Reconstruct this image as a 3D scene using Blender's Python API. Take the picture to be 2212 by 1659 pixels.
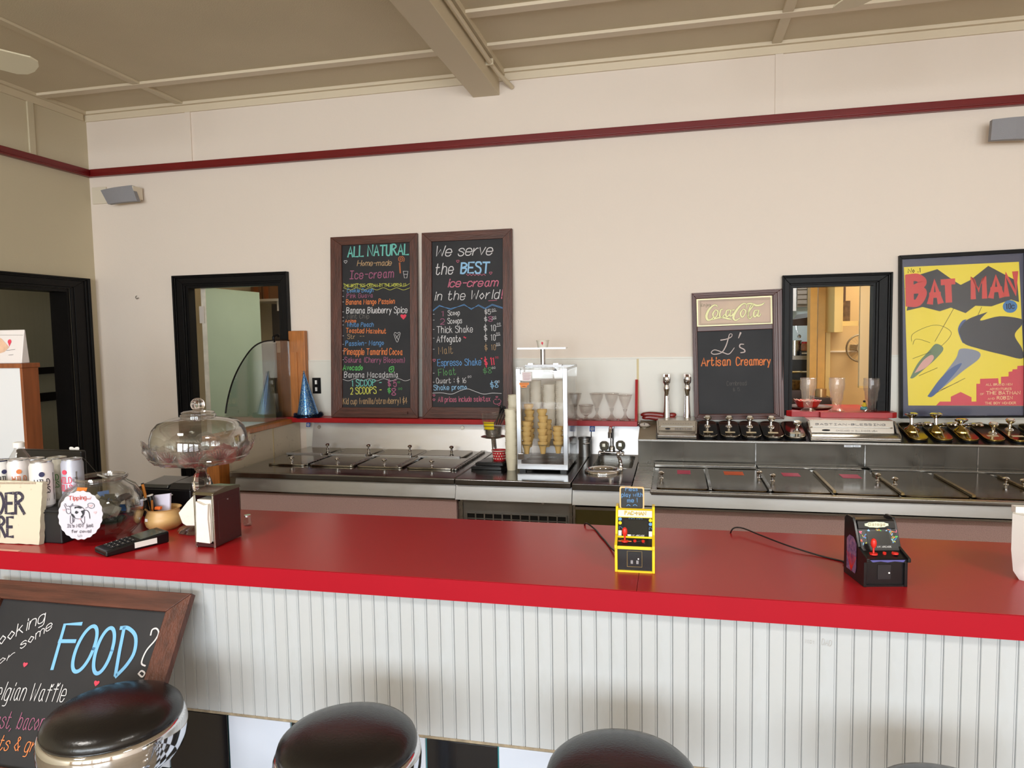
import bpy, bmesh, math, random
from mathutils import Vector as V, Matrix
random.seed(7)
R_=math.radians
for o in list(bpy.data.objects): bpy.data.objects.remove(o)
SC=bpy.context.scene
COL=SC.collection
# ------------------------------------------------------------------ camera, light, exposure
FPX=1534.0; CW,CH=2212,1659
CAMP=V((0,0,1.53))
_y,_p,_r=R_(12.881),R_(-4.081),R_(-0.975)
_f=V((-math.sin(_y)*math.cos(_p),math.cos(_y)*math.cos(_p),math.sin(_p)))
_rt=V((math.cos(_y),math.sin(_y),0)); _up=_rt.cross(_f)
CR=_rt*math.cos(_r)+_up*math.sin(_r); CU=-_rt*math.sin(_r)+_up*math.cos(_r)
cd=bpy.data.cameras.new('camera'); cam=bpy.data.objects.new('camera',cd); COL.objects.link(cam)
cd.sensor_width=36; cd.lens=36*FPX/CW; cd.clip_start=.05
cam.matrix_world=Matrix(((CR.x,CU.x,-_f.x,0),(CR.y,CU.y,-_f.y,0),(CR.z,CU.z,-_f.z,CAMP.z),(0,0,0,1)))
SC.camera=cam
w=bpy.data.worlds.new('World'); SC.world=w; w.use_nodes=True
bg=w.node_tree.nodes['Background']; bg.inputs[0].default_value=(.80,.90,1,1); bg.inputs[1].default_value=.7
def area(name,loc,size,energy,color,rot,spread=180):
    l=bpy.data.lights.new(name,'AREA'); l.shape='RECTANGLE'; l.size,l.size_y=size; l.energy=energy; l.color=color; l.spread=R_(spread)
    o=bpy.data.objects.new(name,l); o.location=loc; o.rotation_euler=rot; COL.objects.link(o); return o
# daylight through the four shopfront windows behind the camera, one light in each window opening
WINX=[(-3.2,-1.6),(-1.3,.1),(.5,1.9),(2.2,3.8)]
for a,b in WINX:
    area('window_daylight',((a+b)/2,-5.97,1.65),(b-a,2.0),150,(.88,.96,1.0),(R_(90),0,0))
# lights in the rooms behind the doorways and the pass-through
area('kitchen_lamp',(1.6,4.75,2.8),(1.1,.8),48,(1,.93,.80),(0,0,0))
area('kitchen_rear_fill',(.75,5.95,2.75),(.5,.5),22,(.95,.97,1),(0,0,0))  # added light, lifts the dark left part of the kitchen view
area('store_fill',(-2.25,4.7,2.6),(.4,.4),15,(1,.96,.90),(0,R_(-35),0))  # added light with no known lamp, brightening the green door leaf
area('hall_lamp',(-4.15,3.2,2.85),(.4,.4),7,(1,.95,.85),(0,0,0))
# added ceiling fill lights, unseen behind the camera, evening out wall and counter
for x in(-1.8,1.6): area('ceiling_fill',(x,-.2,2.93),(.5,.5),34,(1,.96,.90),(0,0,0))
SC.view_settings.view_transform='Standard'; SC.view_settings.look='None'; SC.view_settings.gamma=1
SC.view_settings.use_curve_mapping=False; SC.view_settings.exposure=0.08
# ------------------------------------------------------------------ helpers
def ray(x,y): return _f+CR*((x-CW/2)/FPX)-CU*((y-CH/2)/FPX)
def px(x,y,X=None,Y=None,Z=None):
    d=ray(x,y)
    t=(X-CAMP.x)/d.x if X is not None else (Y-CAMP.y)/d.y if Y is not None else (Z-CAMP.z)/d.z
    return CAMP+d*t
def dep(p): return (V(p)-CAMP).dot(_f)
class Pl:                       # a real plane in the room: origin, in-plane axes
    def __init__(s,O,U,Vv): s.O=V(O); s.U=V(U).normalized(); s.N=s.U.cross(V(Vv)).normalized(); s.V=s.N.cross(s.U)
    def hit(s,x,y):
        d=ray(x,y); t=(s.O-CAMP).dot(s.N)/d.dot(s.N); p=CAMP+d*t-s.O; return p.dot(s.U),p.dot(s.V)
    def P(s,u,v,n=0): return s.O+s.U*u+s.V*v+s.N*n
def lin(c):
    return tuple(((x/255/12.92) if x/255<=.04045 else ((x/255+.055)/1.055)**2.4) for x in c)
MATS={}
def mat(name,c,rough=.5,metal=0,var=0,vs=3,stretch=(1,1,1),bump=0,bs=60,bstretch=None,spec=.5,coat=0,c2=None,rv=0,thr=None):
    m=bpy.data.materials.new(name); m.use_nodes=True; nt=m.node_tree; b=nt.nodes['Principled BSDF']
    L=nt.links.new; col=lin(c)
    b.inputs['Base Color'].default_value=(*col,1); b.inputs['Roughness'].default_value=rough; b.inputs['Metallic'].default_value=metal
    b.inputs['Specular IOR Level'].default_value=spec; b.inputs['Coat Weight'].default_value=coat; b.inputs['Coat Roughness'].default_value=.08
    if var or bump or rv:
        tc=nt.nodes.new('ShaderNodeTexCoord')
    if var or rv:
        mp=nt.nodes.new('ShaderNodeMapping'); mp.inputs['Scale'].default_value=stretch; L(tc.outputs['Object'],mp.inputs[0])
        n=nt.nodes.new('ShaderNodeTexNoise'); n.inputs['Scale'].default_value=vs; n.inputs['Detail'].default_value=5; L(mp.outputs[0],n.inputs[0])
        r=nt.nodes.new('ShaderNodeValToRGB')
        lo,hi=(.32,.68) if thr is None else thr
        r.color_ramp.elements[0].position=lo; r.color_ramp.elements[1].position=hi
        d=lin(c2) if c2 else tuple(x*(1-var) for x in col)
        r.color_ramp.elements[0].color=(*d,1); r.color_ramp.elements[1].color=(*col,1)
        L(n.outputs['Fac'],r.inputs[0])
        if var: L(r.outputs[0],b.inputs['Base Color'])
        if rv:
            mr=nt.nodes.new('ShaderNodeMapRange'); mr.inputs[3].default_value=max(.02,rough-rv); mr.inputs[4].default_value=rough+rv
            mr.inputs[1].default_value=.3; mr.inputs[2].default_value=.7
            L(n.outputs['Fac'],mr.inputs[0]); L(mr.outputs[0],b.inputs['Roughness'])
    if bump:
        mp2=nt.nodes.new('ShaderNodeMapping'); mp2.inputs['Scale'].default_value=bstretch or (1,1,1); L(tc.outputs['Object'],mp2.inputs[0])
        n2=nt.nodes.new('ShaderNodeTexNoise'); n2.inputs['Scale'].default_value=bs; n2.inputs['Detail'].default_value=3; L(mp2.outputs[0],n2.inputs[0])
        bp=nt.nodes.new('ShaderNodeBump'); bp.inputs['Strength'].default_value=bump; bp.inputs['Distance'].default_value=.01; L(n2.outputs['Fac'],bp.inputs['Height']); L(bp.outputs[0],b.inputs['Normal'])
    MATS[name]=m; return m
def glassy(name,tint=(1,1,1),edge=.5,rough=.02,base=.06,body=0):
    # thin-walled glass: see-through, reflecting more towards grazing angles
    m=bpy.data.materials.new(name); m.use_nodes=True; nt=m.node_tree; nt.nodes.clear(); L=nt.links.new
    out=nt.nodes.new('ShaderNodeOutputMaterial'); tr=nt.nodes.new('ShaderNodeBsdfTransparent'); gl=nt.nodes.new('ShaderNodeBsdfGlossy')
    tr.inputs[0].default_value=(*tint,1); gl.inputs['Roughness'].default_value=rough
    lw=nt.nodes.new('ShaderNodeLayerWeight'); lw.inputs[0].default_value=.35
    mr=nt.nodes.new('ShaderNodeMapRange'); mr.inputs[3].default_value=base; mr.inputs[4].default_value=edge; L(lw.outputs['Facing'],mr.inputs[0])
    mx=nt.nodes.new('ShaderNodeMixShader'); L(mr.outputs[0],mx.inputs[0]); L(tr.outputs[0],mx.inputs[1]); L(gl.outputs[0],mx.inputs[2])
    last=mx
    if body:
        df=nt.nodes.new('ShaderNodeBsdfTranslucent'); df.inputs[0].default_value=(.93,.92,.90,1); m2=nt.nodes.new('ShaderNodeMixShader'); m2.inputs[0].default_value=body
        L(mx.outputs[0],m2.inputs[1]); L(df.outputs[0],m2.inputs[2]); last=m2
    L(last.outputs[0],out.inputs[0]); return m
class MB:
    def __init__(s): s.v=[]; s.f=[]
    def add(s,vs,fs):
        k=len(s.v); s.v+= [V(p) for p in vs]; s.f+=[tuple(i+k for i in f) for f in fs]; return s
    def box(s,x0,x1,y0,y1,z0,z1):
        return s.add([(x0,y0,z0),(x1,y0,z0),(x1,y1,z0),(x0,y1,z0),(x0,y0,z1),(x1,y0,z1),(x1,y1,z1),(x0,y1,z1)],
                     [(0,3,2,1),(4,5,6,7),(0,1,5,4),(1,2,6,5),(2,3,7,6),(3,0,4,7)])
    def hexa(s,p): return s.add(p,[(0,3,2,1),(4,5,6,7),(0,1,5,4),(1,2,6,5),(2,3,7,6),(3,0,4,7)])
    def obox(s,c,ax,ay,az):
        c,ax,ay,az=V(c),V(ax),V(ay),V(az)
        return s.hexa([c+ax*i+ay*j+az*k for k in(-1,1) for i,j in((-1,-1),(1,-1),(1,1),(-1,1))])
    def plate(s,pl,u0,u1,v0,v1,n0,n1):
        return s.hexa([pl.P(u,v,n) for n in(n0,n1) for u,v in((u0,v0),(u1,v0),(u1,v1),(u0,v1))])
    def prism(s,pts,ex):
        n=len(pts); ex=V(ex); a=[V(p) for p in pts]
        return s.add(a+[p+ex for p in a],[tuple(range(n-1,-1,-1)),tuple(range(n,2*n))]+[(i,(i+1)%n,n+(i+1)%n,n+i) for i in range(n)])
    def face(s,pts): return s.add(pts,[tuple(range(len(pts)))])
    def ring(s,rings,close=False,cap0=True,cap1=True):
        n=len(rings[0]); k=len(s.v)
        for r in rings: s.v+=[V(p) for p in r]
        m=len(rings)
        for j in range(m-1 if not close else m):
            a=k+j*n; b=k+((j+1)%m)*n
            for i in range(n): s.f.append((a+i,a+(i+1)%n,b+(i+1)%n,b+i))
        if not close:
            if cap0: s.f.append(tuple(k+i for i in range(n-1,-1,-1)))
            if cap1: s.f.append(tuple(k+(m-1)*n+i for i in range(n)))
        return s
    def lathe(s,prof,c=(0,0,0),n=24,ax=None,cap=True,fl=None):
        c=V(c); az=V(ax).normalized() if ax is not None else V((0,0,1))
        ux=az.orthogonal().normalized() if ax is not None else V((1,0,0)); uy=az.cross(ux)
        def pt(r,z,i):
            a=2*math.pi*i/n; rr=r*(fl(a,r,z) if fl else 1)
            return c+ux*(rr*math.cos(a))+uy*(rr*math.sin(a))+az*z
        return s.ring([[pt(max(r,1e-5),z,i) for i in range(n)] for r,z in prof],cap0=cap,cap1=cap)
    def cyl(s,p0,p1,r0,r1=None,n=16,cap=True):
        p0,p1=V(p0),V(p1); return s.lathe([(r0,0),(r0 if r1 is None else r1,(p1-p0).length)],p0,n,(p1-p0),cap)
    def tube(s,path,r,n=8):
        path=[V(p) for p in path]; rings=[]; up=None
        for i,p in enumerate(path):
            t=(path[min(i+1,len(path)-1)]-path[max(i-1,0)]).normalized()
            if up is None: up=t.orthogonal().normalized()
            up=(up-t*up.dot(t)).normalized(); sd=t.cross(up); rr=r[i] if isinstance(r,(list,tuple)) else r
            rings.append([p+up*(rr*math.cos(2*math.pi*k/n))+sd*(rr*math.sin(2*math.pi*k/n)) for k in range(n)])
        return s.ring(rings)
    def sphere(s,c,r,n=16,m=10,sc=(1,1,1)):
        c=V(c); return s.ring([[c+V((r*sc[0]*math.sin(t)*math.cos(a),r*sc[1]*math.sin(t)*math.sin(a),-r*sc[2]*math.cos(t))) for a in (2*math.pi*i/n for i in range(n))] for t in (max(.02,min(math.pi-.02,math.pi*j/m)) for j in range(m+1))])
def spline(pts,k=6):
    pts=[V(p) for p in pts]; out=[]
    for i in range(len(pts)-1):
        a=pts[max(i-1,0)];b=pts[i];c=pts[i+1];d=pts[min(i+2,len(pts)-1)]
        for j in range(k):
            t=j/k; out.append(.5*((2*b)+(c-a)*t+(2*a-5*b+4*c-d)*t*t+(3*b-a-3*c+d)*t**3))
    return out+[pts[-1]]
def rrect(w,h,r,n=4):           # rounded rectangle outline, centred
    o=[]
    for cx_,cy_,a0 in((w/2-r,h/2-r,0),(-w/2+r,h/2-r,90),(-w/2+r,-h/2+r,180),(w/2-r,-h/2+r,270)):
        for i in range(n+1):
            a=R_(a0+90*i/n); o.append((cx_+r*math.cos(a),cy_+r*math.sin(a)))
    return o
ORG={}
def setp(o,label=None,cat=None,group=None,kind=None):
    if label: o['label']=label
    if cat: o['category']=cat
    if group: o['group']=group
    if kind: o['kind']=kind
    return o
def thing(name,label,cat,loc=(0,0,0),group=None,rotz=0,local=False,kind=None):
    o=bpy.data.objects.new(name,None); o.empty_display_size=.05; COL.objects.link(o); o.location=loc; o.rotation_euler[2]=rotz
    ORG[o.name]=V((0,0,0)) if local else V(loc); return setp(o,label,cat,group,kind)
def obj(name,mb,m,parent=None,label=None,cat=None,group=None,kind=None,smooth=False,bevel=0,sharp=35,flip=False):
    me=bpy.data.meshes.new(name)
    if parent is None:
        xs=[p.x for p in mb.v]; ys=[p.y for p in mb.v]; zs=[p.z for p in mb.v]
        org=V(((min(xs)+max(xs))/2,(min(ys)+max(ys))/2,min(zs)))
    else: org=ORG[parent.name]
    me.from_pydata([p-org for p in mb.v],[],mb.f)
    bm=bmesh.new(); bm.from_mesh(me)
    if not flip: bmesh.ops.recalc_face_normals(bm,faces=bm.faces)
    bm.to_mesh(me); bm.free()
    me.materials.append(m)
    if smooth or bevel:
        me.polygons.foreach_set('use_smooth',[True]*len(me.polygons)); me.set_sharp_from_angle(angle=R_(sharp))
    o=bpy.data.objects.new(name,me); COL.objects.link(o)
    if parent is None: o.location=org
    else: o.parent=parent
    ORG[o.name]=org
    if bevel:
        b=o.modifiers.new('bevel','BEVEL'); b.width=bevel; b.segments=2; b.limit_method='ANGLE'; b.harden_normals=True
    return setp(o,label,cat,group,kind)
def dup(o,parent=None,loc=None):
    c=o.copy(); COL.objects.link(c); c.parent=parent; ORG[c.name]=ORG[o.name]
    if loc is not None: c.location=loc
    for ch in [q for q in o.children]: dup(ch,c)
    return c
# ---- handwriting: single-stroke letters. two digits per point (x,y), baseline y=2, x-height 6, capitals 8; ~ = smooth
G={'A':'023862 1454','B':'0208 ~0838574605 ~0545543202','C':'~5738180604123253','D':'0208 ~083856543202','E':'58080252 0545','F':'580802 0545','G':'~5738180604123253 535535','H':'0208 6268 0565','I':'3238 1858 1252','J':'~4844321203','K':'0208 5805 1652','L':'080252','M':'0208346862','N':'02086268','O':'~381806041232545638','P':'0208 ~0838574605','Q':'~381806041232545638 4362','R':'0208 ~0838574605 2562','S':'~57481807164554534212 1203','T':'0868 3832','U':'~080412425458','V':'083268','W':'0812365268','X':'0268 0862','Y':'0835 6835 3532','Z':'08680262',
'a':'~46261513223243 464352','b':'0802 ~04163645433203','c':'~4536160503123243','d':'~4536160503123244 4842','e':'~04444536160503123243','f':'~4837282622 0646','g':'~4536160503123244 ~4641302010','h':'0802 ~0416364542','i':'1612 1718','j':'~26211000 2728','k':'0802 3604 1542','l':'1812','m':'0602 ~05162635323 ~3546566562','n':'0602 ~0416364542','o':'~2615041322334435 3526','p':'0600 ~0516364543321203','q':'~4536160503123244 4640','r':'0602 ~04152636','s':'~453616053443321203','t':'~1813223243 0636','u':'~0603122244 4642','v':'062246','w':'0612355266','x':'0642 0246','y':'0623 4610','z':'06460242',
'0':'~281713223243473828','1':'172822','2':'~071838474502 0242','3':'~071838473625 ~25344443321203','4':'380454 3832','5':'4808 0805 ~0516364543321203','6':'~4827050312324344351504','7':'084812','8':'~251607183847362514031232433425','9':'~45250607183847433212','$':'~47371706153544433313 ~33130404 2921','.':'1213','!':'1814 1213','?':'~071838473624 2423 2122','-':'1545','_':'0262',"'":'1816','(':'~28161422',')':'~18262412','/':'0248',':':'1314 1617','&':'~521728370413325 4',',':'1201','~':'~0516354657','*':'0353 2532'}
G['m']='0602 ~0516263532 ~3546566562'; G['&']='~5217283704133254'; G['$']='~47371706153544433313 ~33130404 2921'
def textlines(t,slant=0,jit=0,script=False):
    x=0; out=[]; rnd=random.Random(t)
    for ch in t:
        if ch==' ': x+=4; continue
        g=G.get(ch)
        if g is None: x+=4; continue
        mx=0
        dy=rnd.uniform(-jit,jit)*3; sc=1+rnd.uniform(-jit,jit)
        for st in g.split():
            sm=st[0]=='~'; st=st.lstrip('~'); pts=[(int(st[i]),int(st[i+1])-2) for i in range(0,len(st)-1,2)]
            mx=max(mx,max(p[0] for p in pts))
            p3=[V((p[0],p[1],0)) for p in pts]
            if sm and len(p3)>2: p3=spline(p3,4)
            out.append([((x+p.x+slant*p.y)/6,(p.y*sc+dy)/6) for p in p3])
        x+=mx+(1.3 if script else 1.9)
    return out,max((x-1.5)/6,.1)
def ribbon(mb,pts,w,N):         # flat strip along 3-D points in a plane with normal N
    if len(pts)<2: return
    L_=[];
    for i,p in enumerate(pts):
        t=(pts[min(i+1,len(pts)-1)]-pts[max(i-1,0)])
        if t.length<1e-7: t=V((1,0,0))
        t.normalize(); sd=N.cross(t)*(w/2); q=p-t*(w*.4) if i==0 else p+t*(w*.4) if i==len(pts)-1 else p
        L_.append((q-sd,q+sd))
    k=len(mb.v)
    for a,b in L_: mb.v+=[a,b]
    for i in range(len(pts)-1): mb.f.append((k+2*i,k+2*i+2,k+2*i+3,k+2*i+1))
def write(mb,pl,t,p0,p1,h,w=.13,slant=0,jit=.04,n=.0012,uv=False,script=False):
    """text between two baseline points of a plane; points are read off the picture and land on that plane"""
    a=p0 if uv else pl.hit(*p0); b=p1 if uv else pl.hit(*p1)
    hh=h if uv else abs(pl.hit(p0[0],p0[1]-h)[1]-a[1])
    ls,W=textlines(t,slant,jit,script); U=pl.P(b[0],b[1])-pl.P(a[0],a[1]); Ln=U.length; U.normalize(); Vv=pl.N.cross(U)
    for i_,l in enumerate(ls): ribbon(mb,[pl.P(a[0],a[1],n+i_*.00004)+U*(x*Ln/W)+Vv*(y*hh) for x,y in l],w*hh,pl.N)
    return mb
def draw(mb,pl,pts,w,n=.0012,uv=False,smooth=True,close=False):
    q=[pl.P(*(p if uv else pl.hit(*p)),n) for p in pts]
    if close: q.append(q[0])
    if smooth and len(q)>2: q=spline(q,5)
    ribbon(mb,q,w,pl.N); return mb
def heart(mb,pl,x,y,s,n=.0014,uv=False,fill=True,w=.003):
    u,v=(x,y) if uv else pl.hit(x,y)
    k=s if uv else abs(pl.hit(x+s,y)[0]-u)
    pts=[]
    for i in range(20):
        a=2*math.pi*i/20; pts.append((u+k*math.sin(a)**3,v+k*(.8*math.cos(a)-.31*math.cos(2*a)-.12*math.cos(3*a))))
    if fill: mb.face([pl.P(*p,n) for p in pts])
    else: draw(mb,pl,pts,w,n,True,False,True)
    return mb
# ------------------------------------------------------------------ materials
wallp=mat('cream_wall_paint',(234,220,207),.6,var=.03,vs=1.2,bump=.05,bs=90)
wallL=mat('tan_wall_paint',(206,194,166),.6,var=.03,vs=1.2,bump=.05,bs=90)
frpw=mat('white_wall_panel',(226,222,212),.35,var=.03,vs=2)
ceilm=mat('beige_ceiling_paint',(214,200,172),.75,var=.06,vs=2,bump=.15,bs=160)
crownm=mat('cream_trim_paint',(222,207,182),.45)
battm=mat('beige_batten_paint',(212,198,170),.5)
railm=mat('dark_red_rail_paint',(116,18,19),.32,var=.15,vs=6,stretch=(1,1,8))
blackp=mat('black_gloss_paint',(19,17,17),.42,var=.2,vs=9,bump=.08,bs=40,spec=.16)
redlam=mat('red_laminate',(168,22,28),.28,var=.03,vs=200,spec=.38)
redfas=mat('red_fascia_laminate',(166,4,28),.5,var=.05,vs=5,spec=.2)
redpaint=mat('red_shelf_paint',(176,28,34),.38,var=.18,vs=14)
beadm=mat('white_beadboard_paint',(188,191,195),.42,var=.05,vs=4,stretch=(1,1,.3),bump=.04,bs=30,c2=(178,179,178))
bead2=mat('worn_white_beadboard_paint',(185,188,191),.42,var=.1,vs=9,stretch=(1,1,.4),c2=(164,162,156),thr=(.25,.5))
tilew=mat('white_ceramic_tile',(196,203,218),.12,coat=.3)
tileb=mat('black_ceramic_tile',(14,15,20),.12,coat=.3)
teal=mat('teal_grout',(70,160,165),.8)
caulk=mat('brownish_caulk',(168,152,128),.8,var=.4,vs=60)
floorm=mat('brown_floor_vinyl',(150,136,118),.4,var=.15,vs=3)
darkm=mat('dark_shadow_gap',(16,15,14),.9)
steel=mat('brushed_stainless_steel',(186,184,180),.26,metal=1,var=.12,vs=5,stretch=(.4,6,6),rv=.07)
bandst=mat('scuffed_stainless_band',(168,170,174),.34,metal=1,var=.12,vs=3,stretch=(3,1,9),rv=.04)
steelv=mat('scratched_stainless_splash',(204,204,207),.32,metal=1,var=.04,vs=3,stretch=(2,1,9),rv=.03)
steeld=mat('worn_stainless_top',(158,158,158),.16,metal=1,var=.25,vs=6,stretch=(1,1,1),rv=.07)
lidb=mat('reflection_tinted_steel_lid',(92,80,62),.16,metal=1,var=.3,vs=5,rv=.05,c2=(80,62,40))  # brown reflections of wall and poster painted into the fountain lids' colour
lidm=mat('polished_steel_lid',(158,152,142),.13,metal=1,var=.25,vs=5,rv=.06)
olive=mat('olive_tinted_steel_door',(120,112,70),.35,metal=.8,var=.2,vs=4)
chrome=mat('chrome',(225,225,228),.06,metal=1)
alum=mat('satin_aluminium',(205,207,212),.32,metal=1)
vinylb=mat('black_vinyl',(16,14,15),.24,spec=.6,bump=.05,bs=250)
pinkl=mat('speckled_pink_laminate',(216,184,184),.45,var=.3,vs=400,thr=(.3,.5),c2=(168,132,132))
walnut=mat('dark_stained_wood',(96,52,38),.42,var=.5,vs=7,stretch=(.9,9,9),bump=.2,bs=30,bstretch=(.7,8,8))
walnutv=mat('dark_stained_wood_upright',(96,52,38),.42,var=.55,vs=7,stretch=(9,9,.8),bump=.2,bs=30,bstretch=(8,8,1))
oak=mat('varnished_oak',(190,116,52),.36,var=.35,vs=9,stretch=(10,10,.8),bump=.1,bs=40,bstretch=(8,8,.7))
oakf=mat('brown_oak_panel',(150,84,44),.4,var=.3,vs=8,stretch=(8,8,.7))
slate=mat('chalkboard_slate',(36,36,39),.6,var=.14,vs=5,c2=(46,45,48),spec=.35)
white=mat('white_paper',(235,232,228),.6)
whitec=mat('white_chalk',(214,210,212),.8)
def chalk(n,c): return mat(n+'_chalk',c,.8)
CK={'w':whitec,'p':chalk('pink',(205,110,135)),'g':chalk('green',(96,190,98)),'o':chalk('orange',(226,128,72)),'b':chalk('blue',(98,150,205)),'t':chalk('teal',(112,190,178)),'y':chalk('yellow',(205,205,90)),'d':chalk('faded',(110,104,100)),'v':chalk('mauve',(160,92,122)),'s':chalk('sky_blue',(150,195,230)),'r':chalk('red',(226,70,92)),'k':mat('black_ink',(25,24,32),.6),'n':chalk('tan',(184,150,110)),'c':chalk('dusky_green',(92,150,92))}
glass=glassy('clear_glass',(.97,.98,.97),.75,.02,.05)
paneg=glassy('grey_tinted_glass_pane',(.86,.90,.89),.5,.02,.09)
acry=glassy('clear_acrylic',(.985,.985,.985),.4,.02,.02,body=.012)
gobl=glassy('clear_goblet_glass',(.99,.98,.975),.28,.05,.015,body=.02)
frost=glassy('hazy_drinking_glass',(.985,.97,.96),.30,.06,.03,body=.09)
crystal=mat('cut_crystal',(255,250,246),.02,bump=.0); crystal.node_tree.nodes['Principled BSDF'].inputs['Transmission Weight'].default_value=1; crystal.node_tree.nodes['Principled BSDF'].inputs['IOR'].default_value=1.5
crys2=glassy('cut_glass_dish',(.96,.94,.94),.75,.04,.12,body=.05)
# ------------------------------------------------------------------ room
W=4.0; CZ=3.002; XL=-3.725; XR=4.4; YF=-6.0; WT=.055
def S(name,mb,m,parent=None,**k): return obj(name,mb,m,parent,kind='structure' if parent is None else None,**k)
S('floor',MB().box(-6.2,XR+.1,YF-.1,7.2,-.05,0),floorm)
S('ceiling',MB().box(-6.2,XR+.1,YF-.1,W+WT,CZ,CZ+.08),ceilm)
# wall_back with door and pass-through openings
dX0,dX1,dZ=-3.045,-2.372,1.868
wX0,wX1,wZ0,wZ1=.600,1.012,1.07,1.757
b=MB()
b.box(XL-.12,dX0,W,W+WT,0,CZ).box(dX0,dX1,W,W+WT,dZ,CZ).box(dX1,wX0,W,W+WT,0,CZ).box(wX0,wX1,W,W+WT,0,wZ0).box(wX0,wX1,W,W+WT,wZ1,CZ).box(wX1,XR,W,W+WT,0,CZ)
wb=S('wall_back',b,wallp)
lY0,lY1=2.86,3.785
b=MB().box(XL-.12,XL,YF,lY0,0,CZ).box(XL-.12,XL,lY0,lY1,1.858,CZ).box(XL-.12,XL,lY1,W,0,CZ)
wl=S('wall_left',b,wallL)
S('wall_right',MB().box(XR,XR+.1,YF,W+WT,0,CZ),wallp)
b=MB().box(XL-.12,XR,YF-.1,YF,0,.65).box(XL-.12,XR,YF-.1,YF,2.65,CZ)
ed=[XL-.12]+[v for ab in WINX for v in ab]+[XR]
for i in range(0,len(ed),2): b.box(ed[i],ed[i+1],YF-.1,YF,.65,2.65)
S('wall_front',b,wallp)
for i,(a,c) in enumerate(WINX):
    t=S('window_%d'%(i+2),MB().box(a,a+.05,YF,YF+.06,.65,2.65).box(c-.05,c,YF,YF+.06,.65,2.65).box(a+.05,c-.05,YF,YF+.06,.65,.70).box(a+.05,c-.05,YF,YF+.06,2.60,2.65),redpaint)
    for k in(1,2): obj('glazing_bar',MB().box(a+(c-a)*k/3-.012,a+(c-a)*k/3+.012,YF+.05,YF+.075,0.70,2.60),redpaint,t)
    obj('glazing_bar',MB().box(a+.05,c-.05,YF+.05,YF+.075,1.95,1.98),redpaint,t)
# room mouldings: crown board, vertical battens and picture rail
t=S('trim_1',MB().box(XL,XR,W-.012,W,2.944,CZ),crownm); obj('bead',MB().box(XL,XR,W-.034,W-.012,2.984,CZ),crownm,t)
t=S('trim_2',MB().box(XL,XL+.012,YF,W-.034,2.944,CZ),battm); obj('bead',MB().box(XL+.012,XL+.034,YF,W-.034,2.984,CZ),battm,t)
def batten(i,x): S('trim_%d'%i,MB().box(x-.019,x+.019,W-.009,W,2.638,2.944),wallp)
batten(3,(px(1676,140,Y=W).x+px(1690,140,Y=W).x)/2); batten(4,px(413,260,Y=W).x-.02)
yb=px(64,250,X=XL).y; S('trim_5',MB().box(XL,XL+.011,yb-.02,yb+.02,2.638,2.944),wallL)
t=S('trim_6',MB().box(XL+.03,XR,W-.026,W,2.60,2.638),railm,bevel=.004)
obj('bead',MB().box(XL+.03,XR,W-.036,W,2.588,2.600),railm,t,bevel=.004)
t=S('trim_7',MB().box(XL,XL+.026,YF,W,2.60,2.638),railm,bevel=.004); obj('bead',MB().box(XL,XL+.036,YF,W,2.588,2.600),railm,t,bevel=.004)
# ceiling battens and the boxed beam
BX0,BX1,BZ=-1.113,-.958,2.871
n=8
for x,y0,y1 in((-3.0,YF,W-.034),(.515,YF,W-.034)):
    S('trim_%d'%n,MB().box(x-.024,x+.024,y0,y1,CZ-.014,CZ),battm,bevel=.002); n+=1
for y in(3.63,3.245,1.2,0,-1.2,-2.4):
    if y!=3.245: S('trim_%d'%n,MB().box(XL,BX0,y-.03,y+.03,CZ-.016,CZ),crownm,bevel=.002); n+=1
    S('trim_%d'%n,MB().box(BX1+.02,XR,y-.03,y+.03,CZ-.016,CZ),crownm,bevel=.002); n+=1
t=S('ceiling_beam',MB().box(BX0,BX1,YF,W,BZ,CZ),battm,bevel=.003)
obj('edge_strip',MB().box(BX1,BX1+.035,YF,W,CZ-.03,CZ),battm,t); 
obj('edge_strip',MB().box(BX0-.006,BX0,YF,W,CZ-.02,CZ),crownm,t)
t=thing('electrical_conduit','beige painted conduit pipe running along the right side of the ceiling beam','pipe',(BX1+.02,2,2.93))
obj('pipe',MB().tube([(BX1+.022,YF+.1,2.945),(BX1+.022,3.3,2.945),(BX1+.022,3.72,2.944),(BX1+.03,3.84,2.935),(BX1+.075,W-.012,2.905)],.0125,10),battm,t,smooth=True)
obj('pipe_clip',MB().box(BX1,BX1+.04,3.70,3.716,2.93,2.962),battm,t)
# white wall panels under z=1.38
p0=px(657,785,Y=W).x
t=S('trim_50',MB().box(p0,.553,W-.006,W,1.378,1.386),frpw); S('trim_52',MB().box(1.084,XR,W-.006,W,1.378,1.386),frpw)
def panel(i,x0,x1): S('wall_panel_%d'%i,MB().box(x0,x1,W-.007,W,.5,1.377),frpw)
xs=px(1378,840,Y=W).x
panel(1,p0,xs-.006); panel(2,xs+.006,.553); panel(3,1.084,XR)
S('trim_51',MB().box(xs-.006,xs+.006,W-.008,W,.9,1.377),mat('cream_seam_strip',(214,196,150),.5))
b=MB(); b.box(.553,1.084,W-.007,W,.5,1.05); S('wall_panel_4',b,frpw)
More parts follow.
